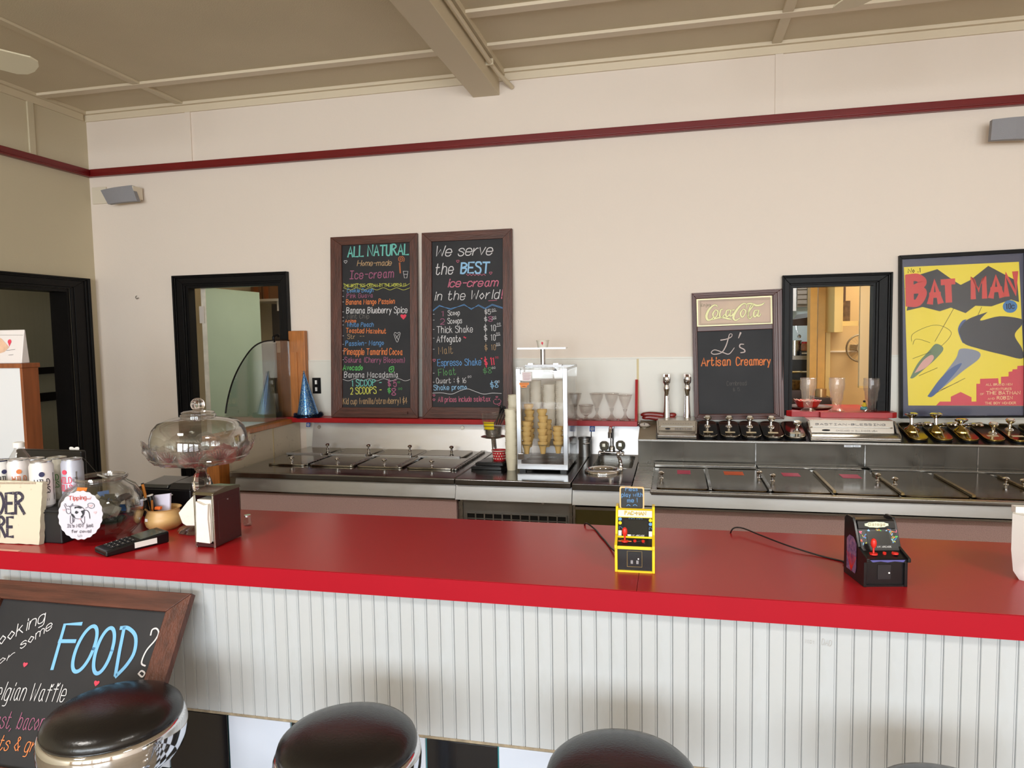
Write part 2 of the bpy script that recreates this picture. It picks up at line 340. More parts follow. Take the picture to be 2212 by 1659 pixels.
# door_1 casing in the left wall, hall beyond
def casing(name,pts_in,pts_out,pl,th=.022,m=blackp,closed=False):
    """stepped casing from an inner to an outer path in a plane"""
    t=None
    k=len(pts_in)
    for j in range(k if closed else k-1):
        j2=(j+1)%k
        a,b_,c,d=V(pts_in[j]),V(pts_in[j2]),V(pts_out[j2]),V(pts_out[j])
        mb=MB()
        for f0,f1,n1 in((0,.16,.55),(.16,.74,.8),(.74,.86,1.15),(.86,1,1.5)):
            q=[a.lerp(d,f0),b_.lerp(c,f0),b_.lerp(c,f1),a.lerp(d,f1)]
            mb.prism([pl.P(p.x,p.y,0) for p in q],pl.N*(th*n1))
        if t is None: t=obj(name,mb,m,None,kind='structure',bevel=.002)
        else: obj('casing_board',mb,m,t,bevel=.002)
    return t
plL=Pl((XL,0,0),(0,1,0),(0,0,1))   # N=+X
d1=casing('door_1',[(lY1,0),(lY1,1.858),(lY0,1.858),(lY0,0)],[(3.925,0),(3.925,1.93),(lY0-.14,1.93),(lY0-.14,0)],plL)
obj('jamb',MB().box(XL-.13,XL,lY1-.02,lY1,0,1.858),blackp,d1); obj('jamb',MB().box(XL-.13,XL,lY0,lY0+.02,0,1.858),blackp,d1); obj('jamb',MB().box(XL-.13,XL,lY0+.02,lY1-.02,1.838,1.858),blackp,d1)
HX=-4.6
S('wall_hall',MB().box(HX-.1,HX,1.5,5.3,0,2.9),mat('grey_green_hall_paint',(146,142,122),.6,var=.05,vs=2,stretch=(1,30,1)))
S('wall_hall_end',MB().box(HX,XL-.12,5.2,5.3,0,2.9),wallL); S('wall_hall_start',MB().box(HX,XL-.12,1.5,1.6,0,2.9),wallL)
S('wall_hall_side',MB().box(XL-.13,XL-.12,W+WT,5.2,0,2.9),wallL)
S('ceiling_hall',MB().box(HX,XL-.12,1.5,5.3,2.9,2.98),ceilm)
for n,(ya,yb_) in ((60,(792,806)),(61,(846,864))):
    z1=px(120,ya,X=HX+.01).z; z0=px(120,yb_,X=HX+.01).z
    S('trim_%d'%n,MB().box(HX,HX+.02,1.6,5.2,z0,z1),blackp)
gp=px(137,911,X=HX+.01)
t=thing('grab_bar','chrome grab bar with round flange on the hall wall seen through the left doorway','bar',(HX,gp.y,gp.z))
obj('flange',MB().cyl((HX,gp.y,gp.z),(HX+.02,gp.y,gp.z),.036,.03,20),chrome,t,smooth=True)
obj('rail',MB().tube(spline([(HX+.02,gp.y,gp.z),(HX+.05,gp.y+.02,gp.z),(HX+.06,gp.y+.07,gp.z),(HX+.06,gp.y+.5,gp.z)]),.013,10),chrome,t,smooth=True)
hk=px(143,770,X=HX+.05)
t=obj('wall_hook',MB().tube(spline([(HX,hk.y+.03,hk.z+.05),(HX+.05,hk.y-.02,hk.z+.03),(HX+.06,hk.y-.02,hk.z-.02),(HX+.03,hk.y+.04,hk.z-.06),(HX+.03,hk.y+.05,hk.z-.10)]),[.006]*25,8),white,smooth=True)
setp(t,'white curled hook on the hall wall beside the black door casing','hook')
# door_2 in wall_back with its pale green leaf
plB=Pl((0,W,0),(1,0,0),(0,0,1))    # N=-Y
d2=casing('door_2',[(dX0,0),(dX0,dZ),(dX1,dZ),(dX1,0)],[(dX0-.078,0),(dX0-.078,1.932),(dX1+.06,1.932),(dX1+.06,0)],plB)
for x0,x1 in((dX0,dX0+.018),(dX1-.018,dX1)): obj('jamb',MB().box(x0,x1,W-.002,W+WT+.008,0,dZ),blackp,d2)
obj('jamb',MB().box(dX0+.018,dX1-.018,W-.002,W+WT+.008,dZ-.016,dZ),blackp,d2)
green=mat('pale_green_door_paint',(174,194,174),.5,var=.05,vs=4)
obj('door_leaf',MB().box(-3.009,-2.975,4.10,4.72,.01,1.862),green,d2,'pale green flush door leaf standing open into the back room',bevel=.001)
obj('leaf_edge',MB().box(-3.0085,-2.9755,4.096,4.10,.01,1.862),mat('chipped_cream_edge',(214,206,190),.5,var=.2,vs=20),d2)
hz=px(430,680,Y=4.09).z
obj('hinge',MB().box(-3.02,-2.985,4.088,4.096,hz-.055,hz+.055),mat('painted_hinge',(196,186,176),.5),d2)
# back room behind door_2
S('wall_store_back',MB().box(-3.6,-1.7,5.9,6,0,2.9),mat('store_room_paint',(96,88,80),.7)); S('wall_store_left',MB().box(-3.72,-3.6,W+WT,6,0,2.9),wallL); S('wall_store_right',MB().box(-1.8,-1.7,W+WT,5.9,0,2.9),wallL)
S('ceiling_store',MB().box(-3.6,-1.8,W+WT,5.9,2.9,2.98),ceilm)
shm=mat('pale_shelf_board',(196,190,178),.5)
for n,(lab,yy) in enumerate((('upper pale shelf board in the back room',645),('lower pale shelf board in the back room',736))):
    z=px(590,yy,Y=5.3).z
    t=thing('wall_shelf',lab,'shelf',(-2.5,5.6,z)); obj('board',MB().box(-3.5,px(603,yy,Y=5.3).x,5.3,5.88,z-.02,z),shm,t); obj('bracket',MB().box(px(592,yy,Y=5.3).x,px(592,yy,Y=5.3).x+.03,5.34,5.88,z-.1,z-.02),shm,t)
z=px(590,645,Y=5.3).z
card=mat('brown_cardboard',(120,84,56),.7)
for i,(x0,x1,h,lab) in enumerate(((548,571,26,'brown carton left on the upper back room shelf'),(573,589,22,'brown carton right on the upper back room shelf'))):
    a,c=px(x0,640,Y=5.4).x,px(x1,640,Y=5.4).x
    t=thing('carton',lab,'box',((a+c)/2,5.5,z)); obj('box_body',MB().box(a,c,5.36,5.7,z,z+h*.0037+.03),card,t); obj('tape_strip',MB().box((a+c)/2-.02,(a+c)/2+.02,5.358,5.36,z,z+h*.0037+.03),oakf,t)
# window_1: black framed pass-through with the red sill
w1=casing('window_1',[(wX0,wZ0),(wX0,wZ1),(wX1,wZ1),(wX1,wZ0)],[(.555,wZ0),(.555,1.808),(1.084,1.808),(1.084,wZ0)],plB)
for x0,x1 in((wX0,wX0+.012),(wX1-.012,wX1)): obj('jamb',MB().box(x0,x1,W-.002,W+WT+.008,wZ0,wZ1),blackp,w1)
obj('jamb',MB().box(wX0+.012,wX1-.012,W-.002,W+WT+.008,wZ1-.012,wZ1),blackp,w1)
ST=1.098
b=MB().prism([(wX0-.02,W+.3,ST-.028),(wX0-.02,W-.02,ST-.028),(.578,W-.045,ST-.028),(.60,W-.075,ST-.028),(.735,W-.075,ST-.028),(.735,W-.105,ST-.028),(1.075,W-.105,ST-.028),(1.10,W-.085,ST-.028),(1.10,W-.012,ST-.028),(wX1,W-.012,ST-.028),(wX1,W+.3,ST-.028)],(0,0,.028))
obj('sill_board',b,redpaint,w1,'red painted sill board with a notched front edge',bevel=.002)
# kitchen beyond the pass-through
KY=6.4
tank=mat('tan_kitchen_wall',(190,160,110),.6); kw=mat('pale_blue_kitchen_wall',(190,205,208),.6)
S('wall_kitchen_back',MB().box(-.2,3.4,KY,KY+.1,0,2.9),kw); S('wall_kitchen_left',MB().box(-.3,-.2,W+WT,KY,0,2.9),kw); S('wall_kitchen_right',MB().box(3.3,3.4,W+WT,KY,0,2.9),tank)
S('ceiling_kitchen',MB().box(-.2,3.3,W+WT,KY,2.9,2.98),ceilm)
def pxbox(x0,y0,x1,y1,Y,d,dz0=0): # box whose front face fills a pixel rectangle at depth Y
    a=px(x0,(y0+y1)/2,Y=Y); c=px(x1,(y0+y1)/2,Y=Y); return MB().box(a.x,c.x,Y,Y+d,px((x0+x1)/2,y1,Y=Y).z,px((x0+x1)/2,y0,Y=Y).z)
q=px(1783,700,Y=5.1).x
S('wall_kitchen_partition',MB().box(q,3.3,5.2,5.28,0,2.9),tank)
S('trim_70',MB().box(q,3.3,5.19,5.2,px(1850,757,Y=5.2).z-.01,px(1850,757,Y=5.2).z),crownm)
S('trim_71',MB().box(px(1750,700,Y=4.9).x,px(1765,700,Y=4.9).x,4.9,5.0,0,2.9),mat('ochre_post',(206,158,72),.5,var=.1,vs=20))
S('trim_72',MB().box(px(1767,700,Y=4.98).x,px(1783,700,Y=4.98).x,4.98,5.2,0,2.9),mat('ochre_post_light',(214,170,88),.5,var=.1,vs=20))
S('trim_73',MB().box(px(1783,700,Y=5.1).x,px(1793,700,Y=5.1).x,5.08,5.2,0,2.9),mat('cream_post',(214,192,128),.5))
crm=mat('cream_yellow_cabinet',(222,196,128),.5)
a0=px(1800,718,Y=4.75); 
t=thing('kitchen_cupboard','cream wall cupboard with an open dark bay seen through the pass-through','cupboard',(a0.x,4.9,a0.z))
zt=px(1820,600,Y=4.75).z+.3; zb=px(1808,718,Y=4.75).z; zs=px(1840,704,Y=4.8).z; xa,xb,xc=px(1800,660,Y=4.75).x,px(1819,660,Y=4.75).x,px(1857,660,Y=4.75).x
obj('side_panel',MB().box(xa,xb,4.72,5.19,zb,zt),crm,t,bevel=.003); obj('shelf',MB().box(xb,xc,4.78,5.19,zs,zs+.03),crm,t)
obj('back_panel',MB().box(xb,xc,5.12,5.19,zs+.03,zt),mat('dark_bay',(70,48,30),.7),t); obj('wrapped_stack',MB().box(xb+.02,xc-.02,4.9,5.1,zs+.03,zs+.16),mat('clear_wrapped_stack',(96,76,56),.25,var=.5,vs=40),t)
a=px(1858,700,Y=4.5); c=px(1893,700,Y=4.5); zz=px(1875,838,Y=4.5).z
t=thing('hanging_divider','long cream divider hanging from the ceiling at the right of the pass-through','divider',((a.x+c.x)/2,4.52,zz)); obj('divider_sheet',MB().box(a.x,c.x,4.5,4.53,zz+.012,2.9),mat('cream_grey_panel',(214,200,162),.5),t); obj('bottom_edge',MB().box(a.x,c.x,4.497,4.533,zz,zz+.012),crm,t)
fc=px(1860,752,Y=5.0)
t=thing('wall_fan','grey wire cage fan half hidden behind the cream panel','fan',fc)
obj('cage_rim',MB().ring([[fc+V(((.088+.006*math.cos(b_))*math.cos(a),.012*math.sin(b_),(.088+.006*math.cos(b_))*math.sin(a))) for b_ in (0,1.57,3.14,4.71)] for a in (2*math.pi*k/28 for k in range(28))],close=True),mat('grey_metal',(150,138,114),.5,metal=.3),t)
mb=MB()
for k in range(24):
    a=2*math.pi*k/24; mb.tube([fc+V((.03*math.cos(a),-.01,.03*math.sin(a))),fc+V((.088*math.cos(a),0,.088*math.sin(a)))],.0010,4)
obj('wire_guard',mb,MATS['grey_metal'],t); obj('hub',MB().cyl(fc+V((0,-.02,0)),fc+V((0,.03,0)),.03,n=16),MATS['grey_metal'],t)
obj('wall_mount',MB().box(fc.x-.02,fc.x+.02,fc.y+.03,5.2,fc.z-.02,fc.z+.02),MATS['grey_metal'],t)
# cooking corner at the left
cz=px(1727,768,Y=5.6).z
t=thing('kitchen_range','black cooking range at the back left of the kitchen','stove',(px(1727,800,Y=5.6).x,5.8,0))
xa,xb=px(1700,800,Y=5.6).x,px(1748,800,Y=5.6).x
obj('range_body',MB().box(xa,xb,5.6,6.3,0,cz-.03),mat('black_enamel',(22,22,24),.3),t); obj('cooktop',MB().box(xa-.01,xb+.01,5.58,6.32,cz-.03,cz),steeld,t)
obj('oven_handle',MB().cyl((xa+.02,5.57,cz-.12),(xb-.02,5.57,cz-.12),.01,n=8),chrome,t)
c=px(1716,752,Y=5.75); r=.05
t=thing('stock_pot','tall steel stock pot on the kitchen range','pot',(c.x,5.75,cz)); h=px(1716,737,Y=5.75).z-cz
obj('pot_body',MB().lathe([(r,0),(r,h),(r*1.06,h),(r*1.06,h+.006),(r*.95,h+.006),(r*.95,.01)],(c.x,5.75,cz),24),steel,t,smooth=True)
for s in(-1,1): obj('handle',MB().tube([(c.x+s*r,5.75,cz+h*.7),(c.x+s*(r+.02),5.73,cz+h*.72),(c.x+s*(r+.02),5.73,cz+h*.8),(c.x+s*r,5.75,cz+h*.82)],.004,6),chrome,t)
c=px(1740,765,Y=5.66)
t=thing('toaster_box','low black appliance on the kitchen range below the jar','appliance',(c.x,5.7,cz)); h=px(1740,758,Y=5.66).z-cz
obj('body',MB().box(c.x-.036,c.x+.036,5.64,5.76,cz,cz+h),MATS['black_enamel'],t,bevel=.003); obj('dial_row',MB().box(c.x-.03,c.x+.02,5.637,5.64,cz+.01,cz+.022),steel,t)
t=thing('food_jar','clear jar with a red lid standing on the black appliance','jar',(c.x,5.7,cz+h)); zz=cz+h
obj('jar_body',MB().lathe([(.024,0),(.026,.01),(.026,.045),(.02,.055)],(c.x,5.7,zz),16),mat('amber_contents',(190,120,80),.3,var=.5,vs=30),t,smooth=True); obj('lid',MB().cyl((c.x,5.7,zz+.055),(c.x,5.7,zz+.068),.022),mat('red_lid',(190,30,34),.4),t)
t=thing('range_hood','dark brown range hood seen at the left of the pass-through','hood',px(1735,700,Y=5.5))
z0,z1,z2=px(1730,700,Y=5.5).z,px(1730,690,Y=5.5).z,px(1730,676,Y=5.5).z; xa,xb=px(1711,695,Y=5.5).x,px(1752,695,Y=5.5).x
hoodm=mat('dark_hood_metal',(58,44,38),.4,metal=.5)
obj('canopy',MB().prism([(xa,5.5,z0),(xb,5.5,z0),(xb,5.5,z2),(xa+.10,5.5,z1+.012),(xa,5.5,z1)],(0,.6,0)),hoodm,t)
obj('hood_lip',MB().box(xa,xb,5.49,5.5,z0-.012,z0+.006),hoodm,t)
c=px(1722,715,Y=5.6)
t=thing('hanging_ladle','small ladle hanging under the range hood','utensil',(c.x,5.6,c.z)); obj('hook_wire',MB().tube([(c.x-.012,5.6,z0+.012),(c.x-.005,5.6,c.z+.01),(c.x+.012,5.6,c.z-.03)],.002,5),chrome,t); obj('bowl',MB().sphere((c.x+.015,5.6,c.z-.04),.014,8,6),steel,t)
t=S('window_7',pxbox(1722,606,1744,663,KY-.02,.02),mat('grey_shutter',(150,140,128),.6))
for k in range(5):
    y=610+k*10.5; a=px(1723,y,Y=KY-.03); c=px(1743,y,Y=KY-.03); obj('slat',MB().box(a.x,c.x,KY-.03,KY-.02,a.z-.018,a.z+.014),MATS['grey_shutter'],t)
S('trim_74',MB().box(px(1706,640,Y=KY-.03).x,px(1720,640,Y=KY-.03).x,KY-.03,KY,px(1712,672,Y=KY-.03).z,2.6),white)
t=thing('steel_canister','small dented steel canister below the ochre post','canister',px(1773,850,Y=4.7)); c=px(1773,850,Y=4.7)
t.location=(c.x,4.7,0); ORG[t.name]=V((c.x,4.7,0))
obj('stand',MB().box(c.x-.05,c.x+.05,4.62,4.78,0,c.z-.02),MATS['dark_hood_metal'],t); obj('can',MB().cyl((c.x,4.7,c.z-.02),(c.x,4.7,c.z+.03),.033),mat('dull_tin',(170,140,100),.3,metal=.8),t,smooth=True)
c=px(1714,830,Y=4.95)
t=thing('mesh_basket','dark wire basket behind the tray at the left of the pass-through','basket',(c.x,4.95,0)); zz=px(1714,822,Y=4.95).z
obj('table_leg',MB().box(c.x-.06,c.x+.05,4.9,5.1,0,zz-.06),MATS['dark_hood_metal'],t); obj('basket_body',MB().lathe([(.04,0),(.055,.055),(.058,.055),(.043,-.004)],(c.x,4.98,zz-.055),20),mat('brass_wire',(120,92,50),.4,metal=.8,var=.6,vs=60),t)
# ------------------------------------------------------------------ back bar along the wall
BT=.85                                  # worktop height
YB=W-.008
# half-height partition at the left end, oak capped
PX0,PX1=-2.335,-2.275
creamp=mat('scuffed_cream_partition',(214,204,184),.5,var=.18,vs=26,thr=(.30,.36))
pe=px(478,1000,X=PX1).y-.03
t=thing('half_wall','cream half wall with oak cap between the back door and the steel cabinet','partition',(-2.34,3.6,0))
obj('panel',MB().box(PX0,PX1,pe+.09,W-.01,0,1.005),creamp,t)
obj('cap_rail',MB().box(PX0-.012,PX1+.012,pe-.02,3.985,1.005,1.034),oak,t,bevel=.004)
obj('end_post',MB().box(PX0-.006,PX1+.006,pe,pe+.09,0,1.005),oak,t,bevel=.003)
a=px(622,715,Y=3.955); c=px(657,715,Y=3.955)
obj('wall_post',MB().box(a.x,c.x,3.955,W-.009,1.034,a.z),oak,t,bevel=.004)
obj('post_edge_strip',MB().box(a.x+.004,a.x+.056,3.950,3.956,1.034,a.z-.13),oak,t)
seam=px(590,945,X=PX1).y; obj('panel_seam',MB().box(PX1,PX1+.002,seam-.002,seam+.002,.5,1.005),mat('yellowed_seam',(190,170,120),.6),t)
# curved glass screen standing on the cap
gx=-2.300; gp=[px(638,735,X=gx),px(604,735,X=gx),px(570,738,X=gx),px(545,752,X=gx),px(521,785,X=gx),px(503,823,X=gx),px(492,862,X=gx),px(487,893,X=gx)]
top=[V((gx,3.945,gp[0].z))]+spline(gp[1:],4); zb=1.035
out=top+[V((gx,top[-1].y,zb)),V((gx,3.945,zb))]
t=thing('glass_screen','clear curved glass screen standing on the oak cap of the half wall','screen',(gx,3.5,zb))
obj('pane',MB().prism([p-V((.003,0,0)) for p in out],(.006,0,0)),paneg,t)
obj('edge_trim',MB().tube([p for p in top],.0045,6),blackp,t,'dark glass edge')
a=px(592,728,X=gx); t2=obj('clip_knob',MB().tube(spline([a+V((0,.0,-.03)),a+V((0,-.005,0)),a+V((.01,.02,.012)),a+V((.012,.03,.002))]),.008,8),blackp,t,smooth=True)
# ---------- unit 1: dipping cabinet with eight lids
U1a,U1b=-2.215,-1.012; YF1=3.17
def fascia(mb,x0,x1,yf,zt=BT-.03,zb=BT-.085,sl=.30):
    d=(zt-zb)*sl
    return mb.hexa([(x0,yf+.004,zb),(x1,yf+.004,zb),(x1,yf+.05,zb),(x0,yf+.05,zb),(x0,yf+.004+d,zt),(x1,yf+.004+d,zt),(x1,yf+.05,zt),(x0,yf+.05,zt)])
def splash(mb,x0,x1):
    return mb.hexa([(x0,YB-.060,BT),(x1,YB-.060,BT),(x1,YB-.001,BT),(x0,YB-.001,BT),(x0,YB-.022,1.02),(x1,YB-.022,1.02),(x1,YB-.001,1.02),(x0,YB-.001,1.02)])
t=thing('dipping_cabinet','long stainless ice cream dipping cabinet with eight lids and speckled pink front','freezer',(-1.6,3.6,0))
obj('body',MB().box(U1a+.04,U1b-.002,YF1+.03,YB,0.06,BT-.10),pinkl,t,'speckled pink laminate body')
obj('kick_base',MB().box(U1a+.06,U1b-.02,YF1+.1,YB,0,.06),darkm,t)
obj('front_band',fascia(MB(),U1a+.025,U1b-.001,YF1,BT-.03,BT-.095),bandst,t,'bright scuffed steel band')
obj('lower_trim',MB().box(U1a+.03,U1b-.001,YF1+.006,YF1+.03,BT-.103,BT-.095),steeld,t)
obj('worktop',MB().box(U1a,U1b,YF1,YB,BT-.03,BT),steeld,t,bevel=.006)
obj('backsplash',splash(MB(),U1a+.05,U1b),steelv,t)
def lid(par,x0,x1,y0,y1,zt=BT,knob=None,lab=None,th=.010):
    l=obj('lid',MB().prism([(p[0]+(x0+x1)/2,p[1]+(y0+y1)/2,zt) for p in rrect(x1-x0,y1-y0,.02)],(0,0,th)),lidb if y1<3.62 and x0>-.2 else lidm,par,lab,smooth=True,bevel=.003)
    if knob:
        kx,ky=knob
        obj('knob',MB().lathe([(.011,0),(.007,.004),(.006,.016),(.013,.021),(.014,.026),(.009,.031),(.001,.033)],(kx,ky,zt+th),16),chrome,l,smooth=True)
    return l
fx=[(-2.118,-1.898),(-1.876,-1.622),(-1.606,-1.352),(-1.332,-1.082)]
bx=[(-2.186,-1.945),(-1.925,-1.675),(-1.655,-1.405),(-1.385,-1.125)]
kf=[(622,1000),(723,1002),(827,1004),(933,1005)]; kb=[(698,972),(790,973),(882,974),(976,974)]
for i in range(4):
    k=px(*kf[i],Z=BT+.012); lid(t,fx[i][0],fx[i][1],3.365,3.655,knob=(k.x,3.42))
    k=px(*kb[i],Z=BT+.012); lid(t,bx[i][0],bx[i][1],3.675,3.90,knob=(k.x,3.86))
for i in range(4):
    obj('lid_hinge_bar',MB().box(bx[i][0]+.01,bx[i][1]-.01,3.656,3.674,BT+.004,BT+.018),alum,t,bevel=.002)
for i,x in enumerate((-1.894,-1.642,-1.388)):
    obj('divider_bar',MB().obox((x,3.60,BT+.007),(.006,0,0),(0,.22,0),(0,0,.006)),steel,t,bevel=.002)
for k in(0,1): obj('track_bar',MB().obox((-1.078+k*.014,3.63,BT+.006),(.005,0,0),(0,.28,0),(0,0,.005)),steel,t,bevel=.002)
# blue stickers
blue=mat('blue_sticker',(52,96,176),.4)
def sticker(x,y,s,nm,lab):
    p=px(x,y,Y=YB-.04); st=thing(nm,lab,'sticker',(p.x,YB-.04,p.z-s))
    yb_=lambda z:YB-.060+.038*(z-BT)/.17
    obj('backing',MB().hexa([(p.x-s,yb_(p.z-s)-.001,p.z-s),(p.x+s,yb_(p.z-s)-.001,p.z-s),(p.x+s,yb_(p.z-s),p.z-s),(p.x-s,yb_(p.z-s),p.z-s),(p.x-s,yb_(p.z+s)-.001,p.z+s),(p.x+s,yb_(p.z+s)-.001,p.z+s),(p.x+s,yb_(p.z+s),p.z+s),(p.x-s,yb_(p.z+s),p.z+s)]),blue,st)
    mb=MB(); pl=Pl((p.x,yb_(p.z)-.0012,p.z),(1,0,0),(0,.038,.17))
    draw(mb,pl,[(s*.6*math.cos(a*.785),s*.6*math.sin(a*.785)) for a in range(8)],s*.16,.0003,True,True,True)
    draw(mb,pl,[(-s*.3,-s*.3),(s*.1,s*.1),(s*.35,s*.3)],s*.16,.0003,True); draw(mb,pl,[(-s*.3,s*.2),(0,0),(s*.3,-s*.25)],s*.16,.0003,True)
    obj('white_emblem',mb,white,st)
sticker(664,918,.013,'sanitation_sticker','small square blue sticker at the left end of the long steel splash')
sticker(1279,927,.015,'sanitation_sticker','small square blue sticker on the splash above the sink')
for x,y in((688,923),(998,925)):
    p=px(x,y,Y=YB-.04); yq=YB-.060+.038*(p.z-BT)/.17; obj('screw_boss',MB().cyl((p.x,yq-.002,p.z+.0005),(p.x,yq+.002,p.z),.011,.013,16),steel,t,smooth=True)
# ---------- unit 2: counter with grille
U2a,U2b=-1.010,-.456
t=thing('grille_counter','stainless counter unit with a louvred vent grille below the cone case','counter unit',(-.73,3.6,0))
obj('worktop',MB().box(U2a,U2b,YF1-.005,YB,BT-.03,BT),steeld,t,bevel=.006)
obj('front_band',fascia(MB(),U2a,U2b,YF1-.005,BT-.03,BT-.10),bandst,t)
obj('body',MB().box(U2a,U2b,YF1+.05,YB,.0,BT-.12),steel,t)
obj('gap_strip',MB().box(U2a,U2b,YF1+.045,YF1+.06,BT-.118,BT-.102),darkm,t)
vx0,vx1=px(1001,1090,Y=YF1+.04).x,px(1231,1100,Y=YF1+.04).x
zt=px(1010,1072,Y=YF1+.04).z; 
gm=mat('dull_grey_steel_panel',(172,172,172),.38,metal=1,var=.3,vs=3,rv=.08)
obj('access_panel',MB().box(vx0,vx1,YF1+.034,YF1+.05,.25,zt),gm,t,bevel=.002)
obj('panel_frame',MB().box(vx0-.012,vx0,YF1+.028,YF1+.05,.2,zt+.012).box(vx1,vx1+.012,YF1+.028,YF1+.05,.2,zt+.012).box(vx0-.012,vx1+.012,YF1+.028,YF1+.05,zt,zt+.012),steel,t)
for x,y in((1055,1081),(1173,1086)):
    p=px(x,y,Y=YF1+.03); obj('screw',MB().cyl((p.x,YF1+.026,p.z),(p.x,YF1+.035,p.z),.007,n=12),chrome,t,smooth=True)
z1=px(1010,1107,Y=YF1+.03).z; pt=(px(1224,1118,Y=YF1+.03).x-px(1009,1108,Y=YF1+.03).x)/11
gx0=px(1009,1108,Y=YF1+.03).x
obj('grille_backing',MB().box(gx0,gx0+11*pt,YF1+.030,YF1+.0335,z1-.12,z1),darkm,t)
for k in range(12): obj('grille_bar',MB().box(gx0+k*pt-.003,gx0+k*pt+.003,YF1+.022,YF1+.030,z1-.12,z1+.003),gm,t)
for k in range(5): obj('grille_slat',MB().box(gx0,gx0+11*pt,YF1+.024,YF1+.030,z1-k*.026-.002,z1-k*.026+.003),gm,t)
obj('backsplash',splash(MB(),U2a,U2b),steelv,t)
# ---------- unit 3: sink counter
U3a,U3b=-.450,-.184
t=thing('sink_counter','narrow stainless sink counter between the cone case and the syrup rail','sink',(-.31,3.6,0))
yb0=3.145
hc=[px(1300,1000,Z=BT)]
sx0,sx1=px(1270,1000,Z=BT).x,px(1357,1000,Z=BT).x; sy0,sy1=px(1310,1011,Z=BT).y,px(1320,984,Z=BT).y
sx0,sx1=-.402,-.204
def ringplate(mb,ox0,ox1,oy0,oy1,inner,z):
    # flat plate with a hole: outer rectangle sampled towards every inner point
    o=[]
    cx_,cy_=(sum(p[0] for p in inner)/len(inner),sum(p[1] for p in inner)/len(inner))
    for p in inner:
        dx,dy=p[0]-cx_,p[1]-cy_; k=min(((ox1-cx_)/dx if dx>0 else (ox0-cx_)/dx) if abs(dx)>1e-6 else 1e9,((oy1-cy_)/dy if dy>0 else (oy0-cy_)/dy) if abs(dy)>1e-6 else 1e9)
        o.append([cx_+dx*k,cy_+dy*k])
    for X,Y in((ox0,oy0),(ox0,oy1),(ox1,oy0),(ox1,oy1)):
        i=min(range(len(o)),key=lambda j:(o[j][0]-X)**2+(o[j][1]-Y)**2); o[i]=[X,Y]
    n=len(o); return mb.add([(p[0],p[1],z) for p in o]+[(p[0],p[1],z) for p in inner],[(i,(i+1)%n,n+(i+1)%n,n+i) for i in range(n)])
cy_=(sy0+sy1)/2
inn=[(p[0]+(sx0+sx1)/2,p[1]+cy_) for p in rrect(sx1-sx0,sy1-sy0,.035,5)]
mb=ringplate(MB(),U3a,U3b,yb0,YB,inn,BT)
obj('worktop',mb,steeld,t)
obj('front_edge',MB().box(U3a,U3b,yb0,yb0+.02,BT-.032,BT-.0005),steeld,t,bevel=.004)
b=MB(); b.ring([[(p[0],p[1],BT+.001) for p in inn],[(p[0],p[1],BT-.02) for p in inn],[((p[0]-(sx0+sx1)/2)*.9+(sx0+sx1)/2,(p[1]-cy_)*.92+cy_,BT-.14) for p in inn]],cap0=False)
obj('basin',b,steel,t,smooth=True,sharp=60)
obj('front_band',fascia(MB(),U3a,U3b+.0,yb0,BT-.032,BT-.10),bandst,t)
obj('side_wall',MB().box(U3a,U3a+.01,yb0+.03,YB,.0,BT-.04).box(U3b-.01,U3b,yb0+.03,YB,.0,BT-.04),steel,t)
obj('gap_strip',MB().box(U3a,U3b,yb0+.045,yb0+.06,BT-.12,BT-.102),darkm,t)
ox0=px(1242,1100,Y=yb0+.04).x
obj('olive_door',MB().box(ox0,U3b-.01,yb0+.04,yb0+.055,.15,BT-.128),olive,t,'olive toned steel door panel',bevel=.002)
obj('door_frame',MB().box(U3a,ox0,yb0+.034,yb0+.055,.1,BT-.115).box(ox0,U3b-.01,yb0+.034,yb0+.055,BT-.128,BT-.115),steel,t)
p=px(1298,1089,Y=yb0+.04); obj('door_screw',MB().cyl((p.x,yb0+.035,p.z),(p.x,yb0+.042,p.z),.006,n=12),chrome,t)
obj('backsplash',splash(MB(),U3a,U3b),steelv,t)
# dipper well ring and its small tap
dw=px(1302,1019,Z=BT); 
obj('dipper_well',MB().lathe([(.088,0),(.09,.006),(.082,.014),(.074,.016),(.066,.010),(.064,.004)],(dw.x,dw.y,BT),36,cap=False),chrome,t,smooth=True,sharp=80)
obj('well_bowl',MB().cyl((dw.x,dw.y,BT+.001),(dw.x,dw.y,BT+.003),.066,n=32),steeld,t)
q=V((dw.x+.083,dw.y+.045,BT))
f=obj('dipper_tap',MB().tube(spline([q,q+V((0,.005,.03)),q+V((-.004,0,.055)),q+V((-.012,-.01,.072))]),[.012,.011,.011,.010,.010,.010,.010,.009,.009,.009,.009,.008,.008,.008,.008,.007,.007,.007,.007],10),chrome,t,smooth=True)
obj('tap_knob',MB().sphere(q+V((-.010,-.012,.082)),.011,12,8).sphere(q+V((.010,-.008,.080)),.009,12,8),chrome,f,smooth=True)
